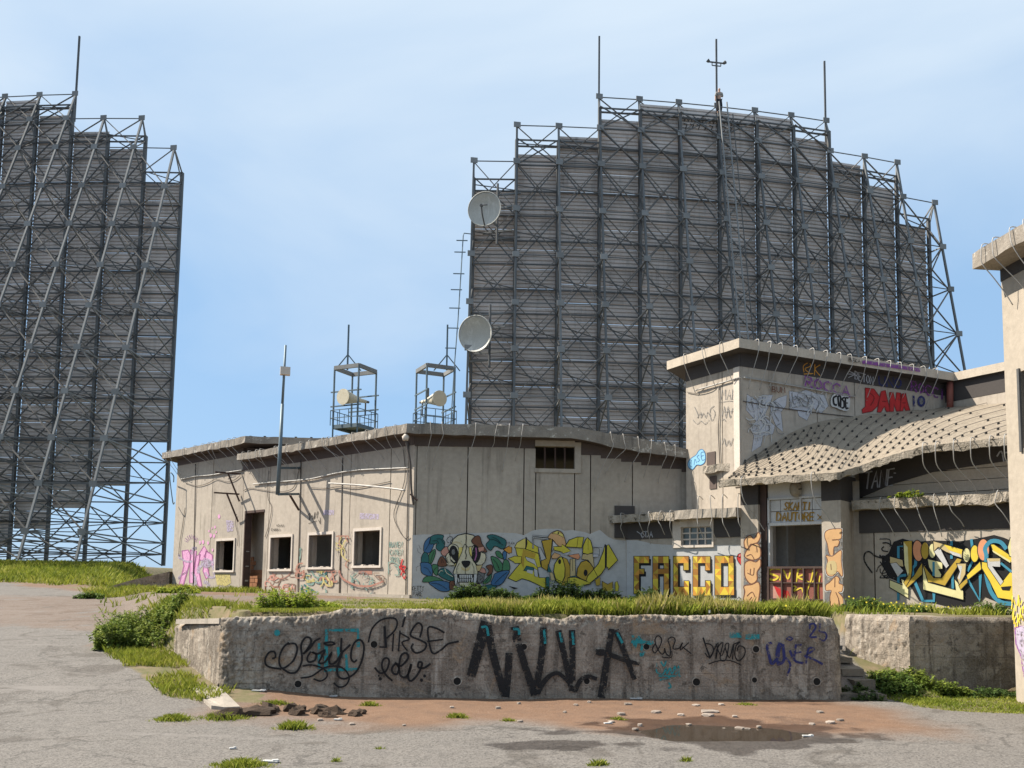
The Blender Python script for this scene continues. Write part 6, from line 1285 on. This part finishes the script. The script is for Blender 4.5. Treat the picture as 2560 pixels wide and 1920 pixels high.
# --- retaining wall
d = Decal(FrR, 640, 1510, 4, .03)
d.line('teal', 38, [(700, 670), (705, 262), (1020, 262), (1022, 420)], False); d.line('teal', 30, [(690, 660), (1010, 655)], False); d.line('teal', 26, [(630, 400), (630, 640)], False); d.line('teal', 30, [(820, 440), (830, 560), (900, 500), (910, 660)], False); d.ell('teal', 210, 288, 30, 32)
B = 'black'
for w, p in ((20, [(165, 545), (195, 530), (185, 480), (130, 485), (90, 560), (120, 625), (250, 650)]), (20, [(320, 400), (390, 398), (412, 460), (370, 570), (280, 640), (242, 620), (232, 540), (270, 440), (325, 388)]), (21, [(270, 650), (340, 690), (410, 672), (460, 560), (450, 420), (490, 340), (540, 340), (550, 390), (500, 470), (470, 500), (540, 440), (590, 370), (640, 345)]), (20, [(545, 480), (512, 540), (530, 580), (590, 560), (600, 500), (560, 480), (615, 500), (690, 460), (650, 540), (630, 590), (690, 580), (762, 480), (730, 560), (750, 600), (800, 580), (860, 480)]), (22, [(855, 345), (850, 450), (862, 480), (940, 410)]), (20, [(870, 470), (830, 580), (810, 660), (830, 730), (900, 745), (1000, 680), (1060, 560), (1080, 430), (1050, 362), (1000, 370), (960, 440), (950, 540), (980, 580), (1005, 560)]), (18, [(680, 392), (750, 380), (790, 400), (720, 412), (682, 396)]), (17, [(470, 620), (560, 610), (680, 650), (712, 720), (650, 770), (580, 750)]), (17, [(450, 740), (560, 720), (680, 640), (800, 620), (880, 650), (932, 730), (900, 810), (830, 830), (780, 790)]),
             (18, [(1125, 380), (1160, 250), (1250, 160), (1370, 140), (1412, 180), (1390, 260), (1310, 340)]), (26, [(1285, 230), (1300, 430)]), (17, [(1300, 432), (1240, 430)]), (20, [(1490, 130), (1465, 225)]), (16, [(1375, 300), (1365, 470)]), (17, [(1440, 270), (1425, 470)]), (17, [(1440, 290), (1535, 350), (1460, 385), (1512, 465)]), (20, [(1640, 330), (1662, 230), (1620, 190), (1560, 260), (1550, 320), (1640, 360), (1702, 400), (1680, 460), (1600, 490), (1555, 440), (1570, 400)]), (20, [(1880, 285), (1800, 242), (1720, 240), (1735, 400), (1770, 495), (1850, 460), (1920, 400), (2022, 375)]), (16, [(1715, 375), (1865, 355)]),
             (20, [(1190, 640), (1240, 690), (1300, 670), (1332, 580), (1310, 540), (1270, 560), (1260, 630), (1300, 710), (1360, 765)]), (22, [(1400, 590), (1360, 640), (1370, 690), (1410, 700), (1430, 640), (1400, 590), (1450, 620), (1522, 540), (1500, 490), (1450, 520), (1430, 640), (1450, 720), (1500, 730), (1540, 660), (1552, 600), (1520, 720), (1550, 770), (1620, 700), (1662, 600), (1630, 580), (1622, 630), (1680, 640), (1740, 600)])): d.line(B, w, p)
for x, y, r in ((1242, 748, 16), (1226, 718, 9), (1686, 720, 15), (1655, 762, 16)): d.ell(B, x, y, r, r * 1.1)
d.build(rwall)
d = Decal(FrR, 1120, 1510, 4, .03); B = 'blackw'
d.line('blackw', 115, [(375, 210), (300, 470), (240, 690)], True, (1, .8)); d.line('dirt', 95, [(240, 690), (170, 800), (100, 900)], True, (.9, 1.0))
for w, p, tp in ((80, [(400, 240), (450, 500), (560, 900)], (1, .9)), (72, [(610, 510), (600, 700), (580, 910)], (1, 1)), (85, [(670, 250), (690, 350)], (1, 1)), (75, [(710, 420), (780, 650), (860, 890)], (.9, 1)), (68, [(952, 255), (945, 450), (900, 740), (860, 890)], (1, 1)), (66, [(1108, 285), (1160, 500), (1210, 740), (1235, 850)], (1, .8)), (56, [(900, 880), (960, 780), (1030, 710), (1110, 695), (1190, 770)], (1, .6)), (66, [(1240, 280), (1245, 500), (1245, 760)], (1, .9)), (54, [(1270, 870), (1320, 770), (1390, 725), (1475, 745)], (.9, .7)), (70, [(1635, 270), (1590, 560), (1535, 915)], (.8, 1.1)), (60, [(1685, 275), (1780, 520), (1860, 740)], (1, .8)), (52, [(1490, 480), (1600, 500), (1760, 560), (1900, 595)], (1.1, .7))): d.line(B, w, p, True, tp)
d.line('dirt', 60, [(1860, 740), (1910, 860), (1970, 930)], True, (.7, 1)); d.ell(B, 1530, 485, 50, 36)
for p in ([(340, 232), (385, 232), (402, 312)], [(660, 250), (705, 255), (712, 300)], [(962, 260), (972, 390)], [(1120, 290), (1138, 375)], [(1245, 285), (1256, 400)], [(1690, 290), (1742, 385)]): d.line('teal', 26, p)
for p in ([(1850, 320), (1870, 440), (1900, 320), (1950, 420)], [(1840, 380), (2050, 385)], [(1890, 350), (2030, 400)], [(1940, 430), (1930, 520), (1960, 480)]): d.line('teal', 26, p)
d.build(rwall)
d = Decal(FrR, 1600, 1510, 4, .03)
for p in ([(170, 600), (168, 680), (230, 700), (260, 640), (270, 700), (300, 640), (320, 700), (350, 620), (360, 700), (385, 620), (390, 710)], [(190, 720), (400, 722)], [(200, 760), (300, 735)], [(210, 580), (240, 620), (260, 570)], [(290, 790), (310, 830), (285, 840)]): d.line('teal', 16, p)
for x0, x1, y in ((912, 1000, 312), (1070, 1180, 328)): d.line('teal', 52, [(x0, y), (x1, y)], False)
d.text('faintteal', 8, 'ZS', 1085, 300, 46, 56)
B = 'black'
for w, p in ((12, [(150, 400), (125, 450), (150, 490), (200, 420), (216, 350), (180, 318), (150, 360), (172, 440), (215, 500), (245, 480), (245, 440), (262, 495), (300, 520), (302, 430), (280, 360), (320, 330), (352, 360), (330, 445), (392, 440), (425, 385), (402, 460), (485, 388)]), (11, [(425, 430), (510, 495)]), (10, [(220, 530), (312, 535), (318, 470)]), (16, [(632, 340), (665, 440), (700, 540)]), (13, [(660, 395), (715, 410), (735, 470), (700, 540)]), (12, [(650, 490), (700, 530), (780, 385), (760, 550), (770, 450), (830, 385), (800, 540), (855, 560), (888, 400), (850, 420), (895, 540), (935, 400), (925, 550)]), (13, [(940, 400), (1000, 380), (960, 420), (950, 520), (990, 568), (1045, 510), (1045, 440), (990, 420), (970, 470)]), (11, [(690, 600), (780, 570), (900, 565), (1012, 612)]), (11, [(760, 400), (810, 520), (850, 440)])): d.line(B, w, p)
N_ = 'navy'
for w, p in ((30, [(1310, 390), (1272, 420), (1290, 510), (1315, 595), (1362, 560)]), (44, [(1400, 400), (1375, 500), (1390, 600)]), (30, [(1390, 600), (1440, 560), (1430, 410)]), (22, [(1460, 540), (1505, 610), (1472, 712)]), (24, [(1560, 412), (1545, 560), (1640, 592)]), (18, [(1560, 412), (1610, 408)]), (16, [(1560, 490), (1610, 480)]), (20, [(1660, 595), (1685, 450), (1742, 452), (1650, 522)]), (22, [(1650, 522), (1740, 555), (1822, 600)]), (26, [(1500, 470), (1540, 560)]), (14, [(1465, 345), (1490, 330), (1525, 345), (1500, 362), (1466, 350)]), (20, [(1700, 245), (1700, 205), (1742, 200), (1755, 240), (1700, 325), (1762, 330)]), (18, [(1802, 200), (1795, 275), (1850, 285), (1865, 330), (1840, 368), (1800, 350)])): d.line(N_, w, p)
d.build(rwall)
# --- right edge wall and right retaining wall
d = Decal(FrG, 0, 0, 1, .006); r_ = random.Random(8)
for i in range(26): x = r_.uniform(2530, 2572); y = r_.uniform(1478, 1560); d.line('yell3', 2.6, [(x, y), (x + r_.uniform(-4, 4), y + r_.uniform(8, 26))], False)
d.poly('faintlil', [(2537, 1570), (2570, 1560), (2575, 1720), (2560, 1690), (2552, 1640), (2540, 1610)], 'purple', 3); d.build(rb)
# ------------------------------------------------------------------ vegetation
def leaf_mat(name, c1, c2, c3, trans=.35):
    m = bpy.data.materials.new(name); t, b = nt(m)
    at = t.nodes.new('ShaderNodeAttribute'); at.attribute_name = 'tint'
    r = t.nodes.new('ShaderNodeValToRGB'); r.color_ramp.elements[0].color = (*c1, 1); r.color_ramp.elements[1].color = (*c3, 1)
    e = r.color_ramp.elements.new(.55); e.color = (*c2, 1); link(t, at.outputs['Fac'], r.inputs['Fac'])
    link(t, r.outputs['Color'], b.inputs['Base Color']); b.inputs['Roughness'].default_value = .65; b.inputs['Specular IOR Level'].default_value = .2
    tr = t.nodes.new('ShaderNodeBsdfTranslucent'); link(t, r.outputs['Color'], tr.inputs['Color'])
    ms = t.nodes.new('ShaderNodeMixShader'); ms.inputs['Fac'].default_value = trans; o = t.nodes['Material Output']
    link(t, b.outputs['BSDF'], ms.inputs[1]); link(t, tr.outputs['BSDF'], ms.inputs[2]); link(t, ms.outputs['Shader'], o.inputs['Surface'])
    return m
MT['grass'] = leaf_mat('sunny_grass', (.13, .17, .02), (.26, .28, .035), (.42, .37, .12))
MT['dry'] = leaf_mat('dry_grass', (.19, .19, .04), (.36, .31, .09), (.48, .39, .19))
MT['leafd'] = leaf_mat('dark_leaves', (.030, .055, .015), (.055, .095, .022), (.10, .14, .035))
MT['leafy'] = leaf_mat('yellow_green_leaves', (.12, .18, .02), (.24, .30, .03), (.40, .40, .05))
MT['leafm'] = leaf_mat('mid_green_leaves', (.055, .10, .02), (.10, .16, .03), (.20, .24, .05))
MT['leafb'] = leaf_mat('fresh_green_leaves', (.075, .12, .02), (.15, .20, .03), (.27, .29, .06))
MT['flower'] = pm('yellow_petals', (.75, .60, .05), None, 9, .7, bmp=0)
MT['flowerw'] = pm('white_petals', (.75, .72, .62), None, 9, .7, bmp=0)
def tri_mesh(name, V3, tint, mat, parent=None, fsize=3):
    """V3: (n, fsize, 3) world verts, one face each; origin at the base centre"""
    V3 = np.asarray(V3, float); n = len(V3); flat = V3.reshape(-1, 3)
    org = Vector(((flat[:, 0].min() + flat[:, 0].max()) / 2, (flat[:, 1].min() + flat[:, 1].max()) / 2, float(flat[:, 2].min())))
    me = bpy.data.meshes.new(name); me.vertices.add(n * fsize); me.vertices.foreach_set('co', (flat - np.array(org)).ravel().astype(np.float32))
    me.loops.add(n * fsize); me.loops.foreach_set('vertex_index', np.arange(n * fsize, dtype=np.int32)); me.polygons.add(n)
    me.polygons.foreach_set('loop_start', np.arange(0, n * fsize, fsize, dtype=np.int32)); me.polygons.foreach_set('loop_total', np.full(n, fsize, dtype=np.int32))
    a = me.attributes.new('tint', 'FLOAT', 'POINT'); a.data.foreach_set('value', np.repeat(tint, fsize).astype(np.float32))
    me.materials.append(mat); me.update(); me.validate()
    return put(bpy.data.objects.new(name, me), org, parent)
rng = np.random.default_rng(11)
def blades(x, y, h, w, lean=.35):
    n = len(x); z = terr(x, y) - .02; ang = rng.uniform(0, 2 * np.pi, n); la = rng.uniform(0, 2 * np.pi, n); ln = h * rng.uniform(.05, lean, n) * 1.4
    dx, dy = np.cos(ang) * w / 2, np.sin(ang) * w / 2; mx_, my_ = np.cos(la) * ln, np.sin(la) * ln
    b0 = np.stack([x - dx, y - dy, z], -1); b1 = np.stack([x + dx, y + dy, z], -1)
    t1 = np.stack([x + dx * .7 + mx_ * .35, y + dy * .7 + my_ * .35, z + h * .6], -1); tp = np.stack([x + mx_, y + my_, z + h], -1)
    return np.stack([b0, b1, t1, tp], 1)
def scatter(n, x0, x1, y0, y1, thr=.35, clump=1.2, cth=.0):
    x = rng.uniform(x0, x1, n); y = rng.uniform(y0, y1, n); g = masks(x, y)[1]; c = fbm(x, y, clump)
    k = (g > thr * rng.uniform(.6, 1.4, n)) & (c > cth); return x[k], y[k]
def grass(name, parts, label, mat='grass'):
    V, T = [], []
    for x, y, h, w, ln, tb in parts:
        n = len(x); hh = h * (.45 + 1.1 * fbm(x, y, 1.7)) * rng.uniform(.6, 1.25, n); V.append(blades(x, y, hh, w * rng.uniform(.7, 1.3, n), ln)); T.append(np.clip(tb + (fbm(x, y, .9) - .5) * 1.1 + rng.normal(0, .16, n), 0, 1))
    o = tri_mesh(name, np.concatenate(V), np.concatenate(T), MT[mat], fsize=4); tag(o, label, kind='stuff'); return o
x1, y1 = scatter(46000, -4.4, 5.1, 13.35, 14.6, cth=.30); x2, y2 = scatter(40000, -8, 9, 14.4, 23.0, cth=.50)
k = (x2 < 5.0) | (y2 > 15.8); x2, y2 = x2[k], y2[k]
grass('terrace_grass', [(x1, y1, .15 * sstep(-3.6, .8, x1) + .05, .014, .5, .45), (x2, y2, .10 * sstep(-3, 1.5, x2) + .05, .018, .5, .4)], 'sunlit yellow green grass along the terrace edge')
xd, yd = scatter(14000, -3.5, 5.0, 13.4, 15.0, cth=.45)
grass('dry_grass', [(xd, yd, .24 * sstep(-3, 1, xd) + .05, .010, .35, .55)], 'dry seeding grass stalks among the terrace grass', 'dry')
x3, y3 = scatter(60000, -9.5, -4.0, 12.2, 24.0, cth=.40); k = (x3 < edge_x(y3) + .5); x3, y3 = x3[k], y3[k]
x3b, y3b = scatter(26000, -15, -7, 21, 34)
grass('bank_grass', [(x3, y3, .13, .014, .6, .42), (x3b, y3b, .2, .03, .6, .45)], 'bright grass on the bank between road and terrace')
x4, y4 = scatter(60000, -40, -9, 34.5, 60); 
grass('crest_grass', [(x4, y4, .27, .05, .6, .38)], 'rough grass on the crest below the left reflector')
x5, y5 = scatter(26000, 5.6, 9.5, 11.9, 15.1)
grass('lawn', [(x5, y5, .06, .012, .7, .30)], 'short bright grass at the foot of the shaded wall')
# tufts in the yard, each a thing
def tuft(px_, py_, wpx, n, h, label, mat='grass', squash=.35):
    c = on_ground(px_, py_); r = wpx / 2 * c.y / FPX
    a = rng.uniform(0, 2 * np.pi, n); q = np.abs(rng.normal(0, .5, n)); x = c.x + np.cos(a) * q * r + rng.normal(0, .05, n); y = c.y + np.sin(a) * q * min(r * squash * 1.3, .24); kk = fbm(x, y, 7) > .30; x, y = x[kk], y[kk]; n = len(x); h = h * np.exp(-2 * ((x - c.x) / r) ** 2) + .02
    V = blades(x, y, h * rng.uniform(.4, 1.2, n), .011 * rng.uniform(.7, 1.3, n), .7)
    o = tri_mesh('grass_tuft', V, np.clip(rng.normal(.35, .2, n), 0, 1), MT[mat], fsize=4); tag(o, label, 'grass tuft', 'grass tufts in the yard')
for a in ((435, 1800, 130, 1300, .07, 'long low grass strip on the asphalt left of the soil'), (560, 1797, 160, 1500, .08, 'thick grass strip beside the dark clods of earth'),
          (735, 1822, 120, 900, .09, 'bright grass tuft on the red soil below the clods'), (690, 1760, 120, 700, .05, 'thin grass by the foot of the tagged wall at its left end'),
          (925, 1764, 70, 500, .06, 'small grass patch on the soil under the looping tag'), (1143, 1794, 75, 500, .06, 'low grass tuft in the middle of the red soil'), (1272, 1803, 50, 250, .04, 'faint yellow grass tuft left of the rubble'),
          (1545, 1799, 55, 260, .04, 'faint grass tuft just above the puddle'), (1866, 1762, 90, 500, .03, 'mossy green patch at the wall foot near the blue tag'), (600, 1914, 200, 1600, .06, 'wide grass clump cut off by the bottom edge'),
          (840, 1904, 30, 120, .04, 'tiny grass sprig near the bottom edge left of centre'), (1495, 1913, 60, 350, .06, 'small leafy tuft at the bottom edge below the wet stain'), (1715, 1903, 40, 220, .05, 'small dark green sprig at the bottom right of centre'), (950, 1872, 30, 120, .03, 'tiny grass sprig on the asphalt under the red soil')):
    tuft(*a)
# leafy shrubs
def shrub(name, cx, cy, Y, wpx, hpx, n, leaf, mat, label, depth=.8, group=None, flowers=0, fm='flower', clumps=9, zoff=0.0):
    k = Y / FPX; base = at_depth(cx, cy, Y); zb = tz(base.x, base.y) + zoff; W_, H_ = wpx * k, hpx * k
    root = empty(name, (base.x, base.y, zb), label, 'shrub', group)
    ns = max(14, n // 26); V, T, tips = [], [], []; mb = MB()
    hump = rng.uniform(.42, 1.0, 8)
    for i in range(ns):
        f = rng.uniform(-.5, .5); bx_ = base.x + f * W_; by_ = base.y + rng.uniform(-.5, .5) * depth * .8
        env = np.interp(f + .5, np.linspace(0, 1, 8), hump) * (1 - (2 * abs(f)) ** 3 * .75); h = H_ * env * rng.uniform(.5, 1.12)
        gz = zb if zoff else tz(bx_, by_); ln = np.array([rng.normal(0, .22) + f * .25, rng.normal(0, .2), 0]) * h
        p0 = np.array([bx_, by_, gz - .03]); p1 = p0 + ln * .45 + np.array([0, 0, h * .6]); p2 = p0 + ln * 1.15 + np.array([0, 0, h])
        mb.tube([p0, p1, p2], [.007, .005, .002], 3, caps=False); tips.append(p2)
        m_ = 26; t_ = rng.uniform(.12, 1.0, m_) ** .8; p = (1 - t_)[:, None] ** 2 * p0 + 2 * (t_ * (1 - t_))[:, None] * p1 + (t_ ** 2)[:, None] * p2
        an = rng.uniform(0, 6.28, m_); s = leaf * rng.uniform(.55, 1.35, m_) * (1.15 - .45 * t_); el = rng.uniform(-.5, .7, m_)
        a = np.stack([np.cos(an) * np.cos(el), np.sin(an) * np.cos(el), np.sin(el)], -1); sd = np.stack([-np.sin(an), np.cos(an), rng.normal(0, .25, m_)], -1)
        tip = p + a * s[:, None] * 1.15 - np.array([0, 0, 1]) * (s * .25)[:, None]; md = p + a * s[:, None] * .55
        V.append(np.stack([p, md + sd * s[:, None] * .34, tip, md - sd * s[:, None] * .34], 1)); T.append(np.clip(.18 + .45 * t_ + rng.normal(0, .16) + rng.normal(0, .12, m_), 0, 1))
    tri_mesh('foliage', np.concatenate(V), np.concatenate(T), MT[mat], root, 4)
    o = mb.build('stems', MT['stemm'], root); tag(o, kind='stuff')
    if flowers:
        F = []
        for i in range(flowers):
            p = tips[rng.integers(len(tips))] + rng.normal(0, .02, 3) + np.array([0, -.03, .02]); s = .02
            F.append([p + np.array([-s, 0, 0]), p + np.array([0, -s * .6, -s * .8]), p + np.array([s, 0, .2 * s]), p + np.array([0, s * .5, s])])
        o = tri_mesh('flowers', np.array(F), np.zeros(len(F)), MT[fm], root, 4); tag(o, kind='stuff')
    return root
MT['stemm'] = pm('green_stems', (.10, .12, .04), None, 6, .8, bmp=0)
shrub('shrub', 1215, 1508, 23.3, 195, 54, 4600, .085, 'leafd', 'dark bush at the wall below the skull mural', clumps=8)
shrub('shrub', 1440, 1508, 23.2, 260, 56, 6000, .085, 'leafd', 'wide dark bush at the wall below the yellow lettering mural', clumps=10)
shrub('shrub', 1622, 1508, 22.6, 120, 48, 2800, .08, 'leafd', 'small dark bush below the first letters of the block lettering', clumps=5)
shrub('shrub', 745, 1536, 14.4, 210, 60, 4200, .06, 'leafy', 'yellow green leafy bush at the left end of the terrace edge', clumps=8)
shrub('shrub', 350, 1592, 16.6, 185, 92, 9000, .07, 'leafb', 'dense green bush on the bank beside the road', clumps=8, depth=1.4)
shrub('shrub', 300, 1572, 18.4, 100, 62, 3600, .075, 'leafb', 'rounded green bush at the road edge behind the dense one', clumps=4)
shrub('shrub', 225, 1492, 27.5, 62, 24, 1200, .09, 'leafm', 'small low bush alone in front of the sloping low wall', clumps=4)
shrub('shrub', 440, 1500, 27.0, 110, 30, 1700, .09, 'leafy', 'light green weeds at the near corner of the pink lettering', clumps=6)
shrub('shrub', 2180, 1535, 17.4, 140, 45, 3600, .06, 'leafm', 'leafy green bush at the foot of the recessed mural wall', clumps=7, flowers=26)
shrub('shrub', 2330, 1538, 17.0, 150, 26, 2400, .055, 'leafm', 'low weeds with yellow flowers under the middle of the recessed mural', clumps=7, flowers=14)
shrub('shrub', 2470, 1540, 16.8, 130, 42, 2800, .055, 'leafm', 'green weeds under the right part of the recessed mural', clumps=6)
shrub('shrub', 1985, 1538, 14.2, 210, 36, 3200, .05, 'leafy', 'flowering weeds in front of the red gate', clumps=8, flowers=30)
shrub('shrub', 1830, 1538, 14.2, 220, 34, 3000, .045, 'leafm', 'green weeds on the terrace edge left of the red gate', clumps=8, flowers=8, fm='flowerw')
shrub('shrub', 2310, 1728, 14.6, 250, 62, 6500, .06, 'leafb', 'nettle bush at the foot of the shaded right wall', clumps=9, depth=.6)
shrub('shrub', 2235, 1720, 14.4, 90, 60, 2400, .06, 'leafm', 'tall nettles beside the broken steps', clumps=4)
shrub('shrub', 2470, 1738, 14.5, 130, 40, 2200, .055, 'leafd', 'dark low weeds in the shade beside the right building', clumps=6)
shrub('shrub', 2155, 1735, 13.9, 80, 40, 1500, .05, 'leafd', 'dark grass bush at the bottom of the steps', clumps=4)
shrub('shrub', 2265, 1243, 19.6, 70, 20, 1000, .05, 'leafy', 'tuft of weeds growing on the crumbling ledge', clumps=5, zoff=FrM.px(2265, 1243, .1)[1] - tz(at_depth(2265, 1243, 19.6).x, 19.6))
# ------------------------------------------------------------------ rubble, clods, litter
MT['stone'] = pm('pale_rubble', (.33, .275, .23), (.20, .16, .13), 8, .9, bmp=.4, objrand=.25); MT['clod'] = pm('dark_earth_clod', (.065, .042, .028), (.04, .027, .018), 9, .98, bmp=.8)
MT['litter'] = pm('white_litter', (.50, .49, .47), None, 6, .7, bmp=0)
def lump(name, p, sx, sy, sz, mat, rz, jag=.25, cl=.75):
    bm = bmesh.new(); bmesh.ops.create_icosphere(bm, subdivisions=2, radius=1)
    sd = Vector((random.uniform(0, 99), random.uniform(0, 99), 0)); R3 = Matrix.Rotation(rz, 3, 'Z')
    vs_ = []
    for v in bm.verts:
        q = v.co * (1 + jag * mnoise.noise(v.co * 1.7 + sd)); q = Vector((max(-cl, min(cl, q.x)) * sx, max(-cl, min(cl, q.y)) * sy, max(-.5, min(.6 if cl < 1 else 2, q.z)) * sz)); vs_.append(p + R3 @ q)
    f_ = [tuple(v.index for v in f.verts) for f in bm.faces]; bm.free(); return add(name, vs_, f_, mat)
for i, (x, y, w, h) in enumerate(((1570, 1762, 20, 6), (1553, 1787, 24, 8), (1600, 1815, 14, 8), (1588, 1825, 16, 6), (1640, 1782, 26, 7), (1702, 1789, 18, 6), (1740, 1765, 22, 5), (1775, 1781, 46, 7), (1770, 1790, 30, 8), (1803, 1763, 18, 5), (1837, 1793, 16, 6), (1722, 1813, 14, 4), (1245, 1772, 14, 8), (1473, 1757, 10, 6), (1300, 1805, 16, 5), (1412, 1782, 10, 5), (2050, 1782, 20, 6), (2076, 1808, 26, 7), (2100, 1802, 18, 6), (2030, 1812, 16, 5), (1850, 1823, 26, 7), (1868, 1825, 18, 6), (1810, 1826, 12, 8), (1838, 1832, 22, 5), (1897, 1819, 14, 6), (1440, 1764, 12, 5), (1297, 1760, 10, 6), (800, 1802, 14, 6), (880, 1812, 16, 5), (1010, 1815, 10, 4), (1130, 1770, 12, 5), (1528, 1806, 18, 4))):
    p = on_ground(x, y); k = p.y / FPX; o = lump('rubble_piece', p + Vector((0, 0, .012)), w * k * .62, w * k * .5, h * k * .75, MT['stone'], random.uniform(0, 3)); tag(o, 'small pale fragment on the soil near the dark clods' if x < 1020 else 'small stone on the red soil left of the rubble cluster' if x < 1480 else 'fragment of rubble lying right of the puddle' if x > 2000 else 'chip of rubble sticking out of the puddle' if y > 1811 and x > 1700 else 'flat chip of rubble in the cluster between the wall and the puddle', 'rubble', 'rubble scattered in the yard')
for i, (x, y, w, h) in enumerate(((570, 1795, 70, 14), (640, 1785, 90, 13), (670, 1778, 60, 12), (735, 1778, 50, 12), (742, 1786, 46, 14), (805, 1783, 50, 14), (835, 1784, 60, 14), (820, 1792, 40, 8), (890, 1790, 30, 8), (905, 1785, 24, 8), (590, 1787, 50, 10), (800, 1775, 50, 8))):
    p = on_ground(x, y); k = p.y / FPX; o = lump('earth_clod', p + Vector((0, 0, .01)), w * k * .52, w * k * .4, h * k * 1.3, MT['clod'], random.uniform(-.3, .3), .9, 3); tag(o, 'dark clod of dug earth in the row left of the soil patch', 'clod', 'dark clods of earth')
for x, y, w, lab in ((1590, 1748, 30, 'long white splinter at the foot of the tagged wall'), (648, 1728, 34, 'white board scrap by the wall foot near the bank'), (834, 1742, 18, 'crumpled white scrap at the wall foot under the looping tag'), (845, 1801, 20, 'white scrap on the red soil among the clods'), (676, 1906, 40, 'white flat scrap at the bottom edge'), (2020, 1842, 26, 'white flat scrap right of the puddle'), (1520, 1810, 20, 'pale chip above the left end of the puddle'), (582, 1873, 16, 'dark speckled scrap alone on the left asphalt'), (1820, 1747, 22, 'black and white scrap at the wall foot near the blue tag')):
    p = on_ground(x, y); k = p.y / FPX; a = random.uniform(-.5, .5); mb = MB(); mb.box(p + Vector((0, 0, .012)), (w * k, w * k * .45, .012), a); mb.box(p + Vector((.3 * w * k, 0, .022)), (w * k * .35, w * k * .3, .012), a + .5)
    o = mb.build('litter_scrap', MT['litter']); tag(o, lab, 'litter', 'scraps of litter')
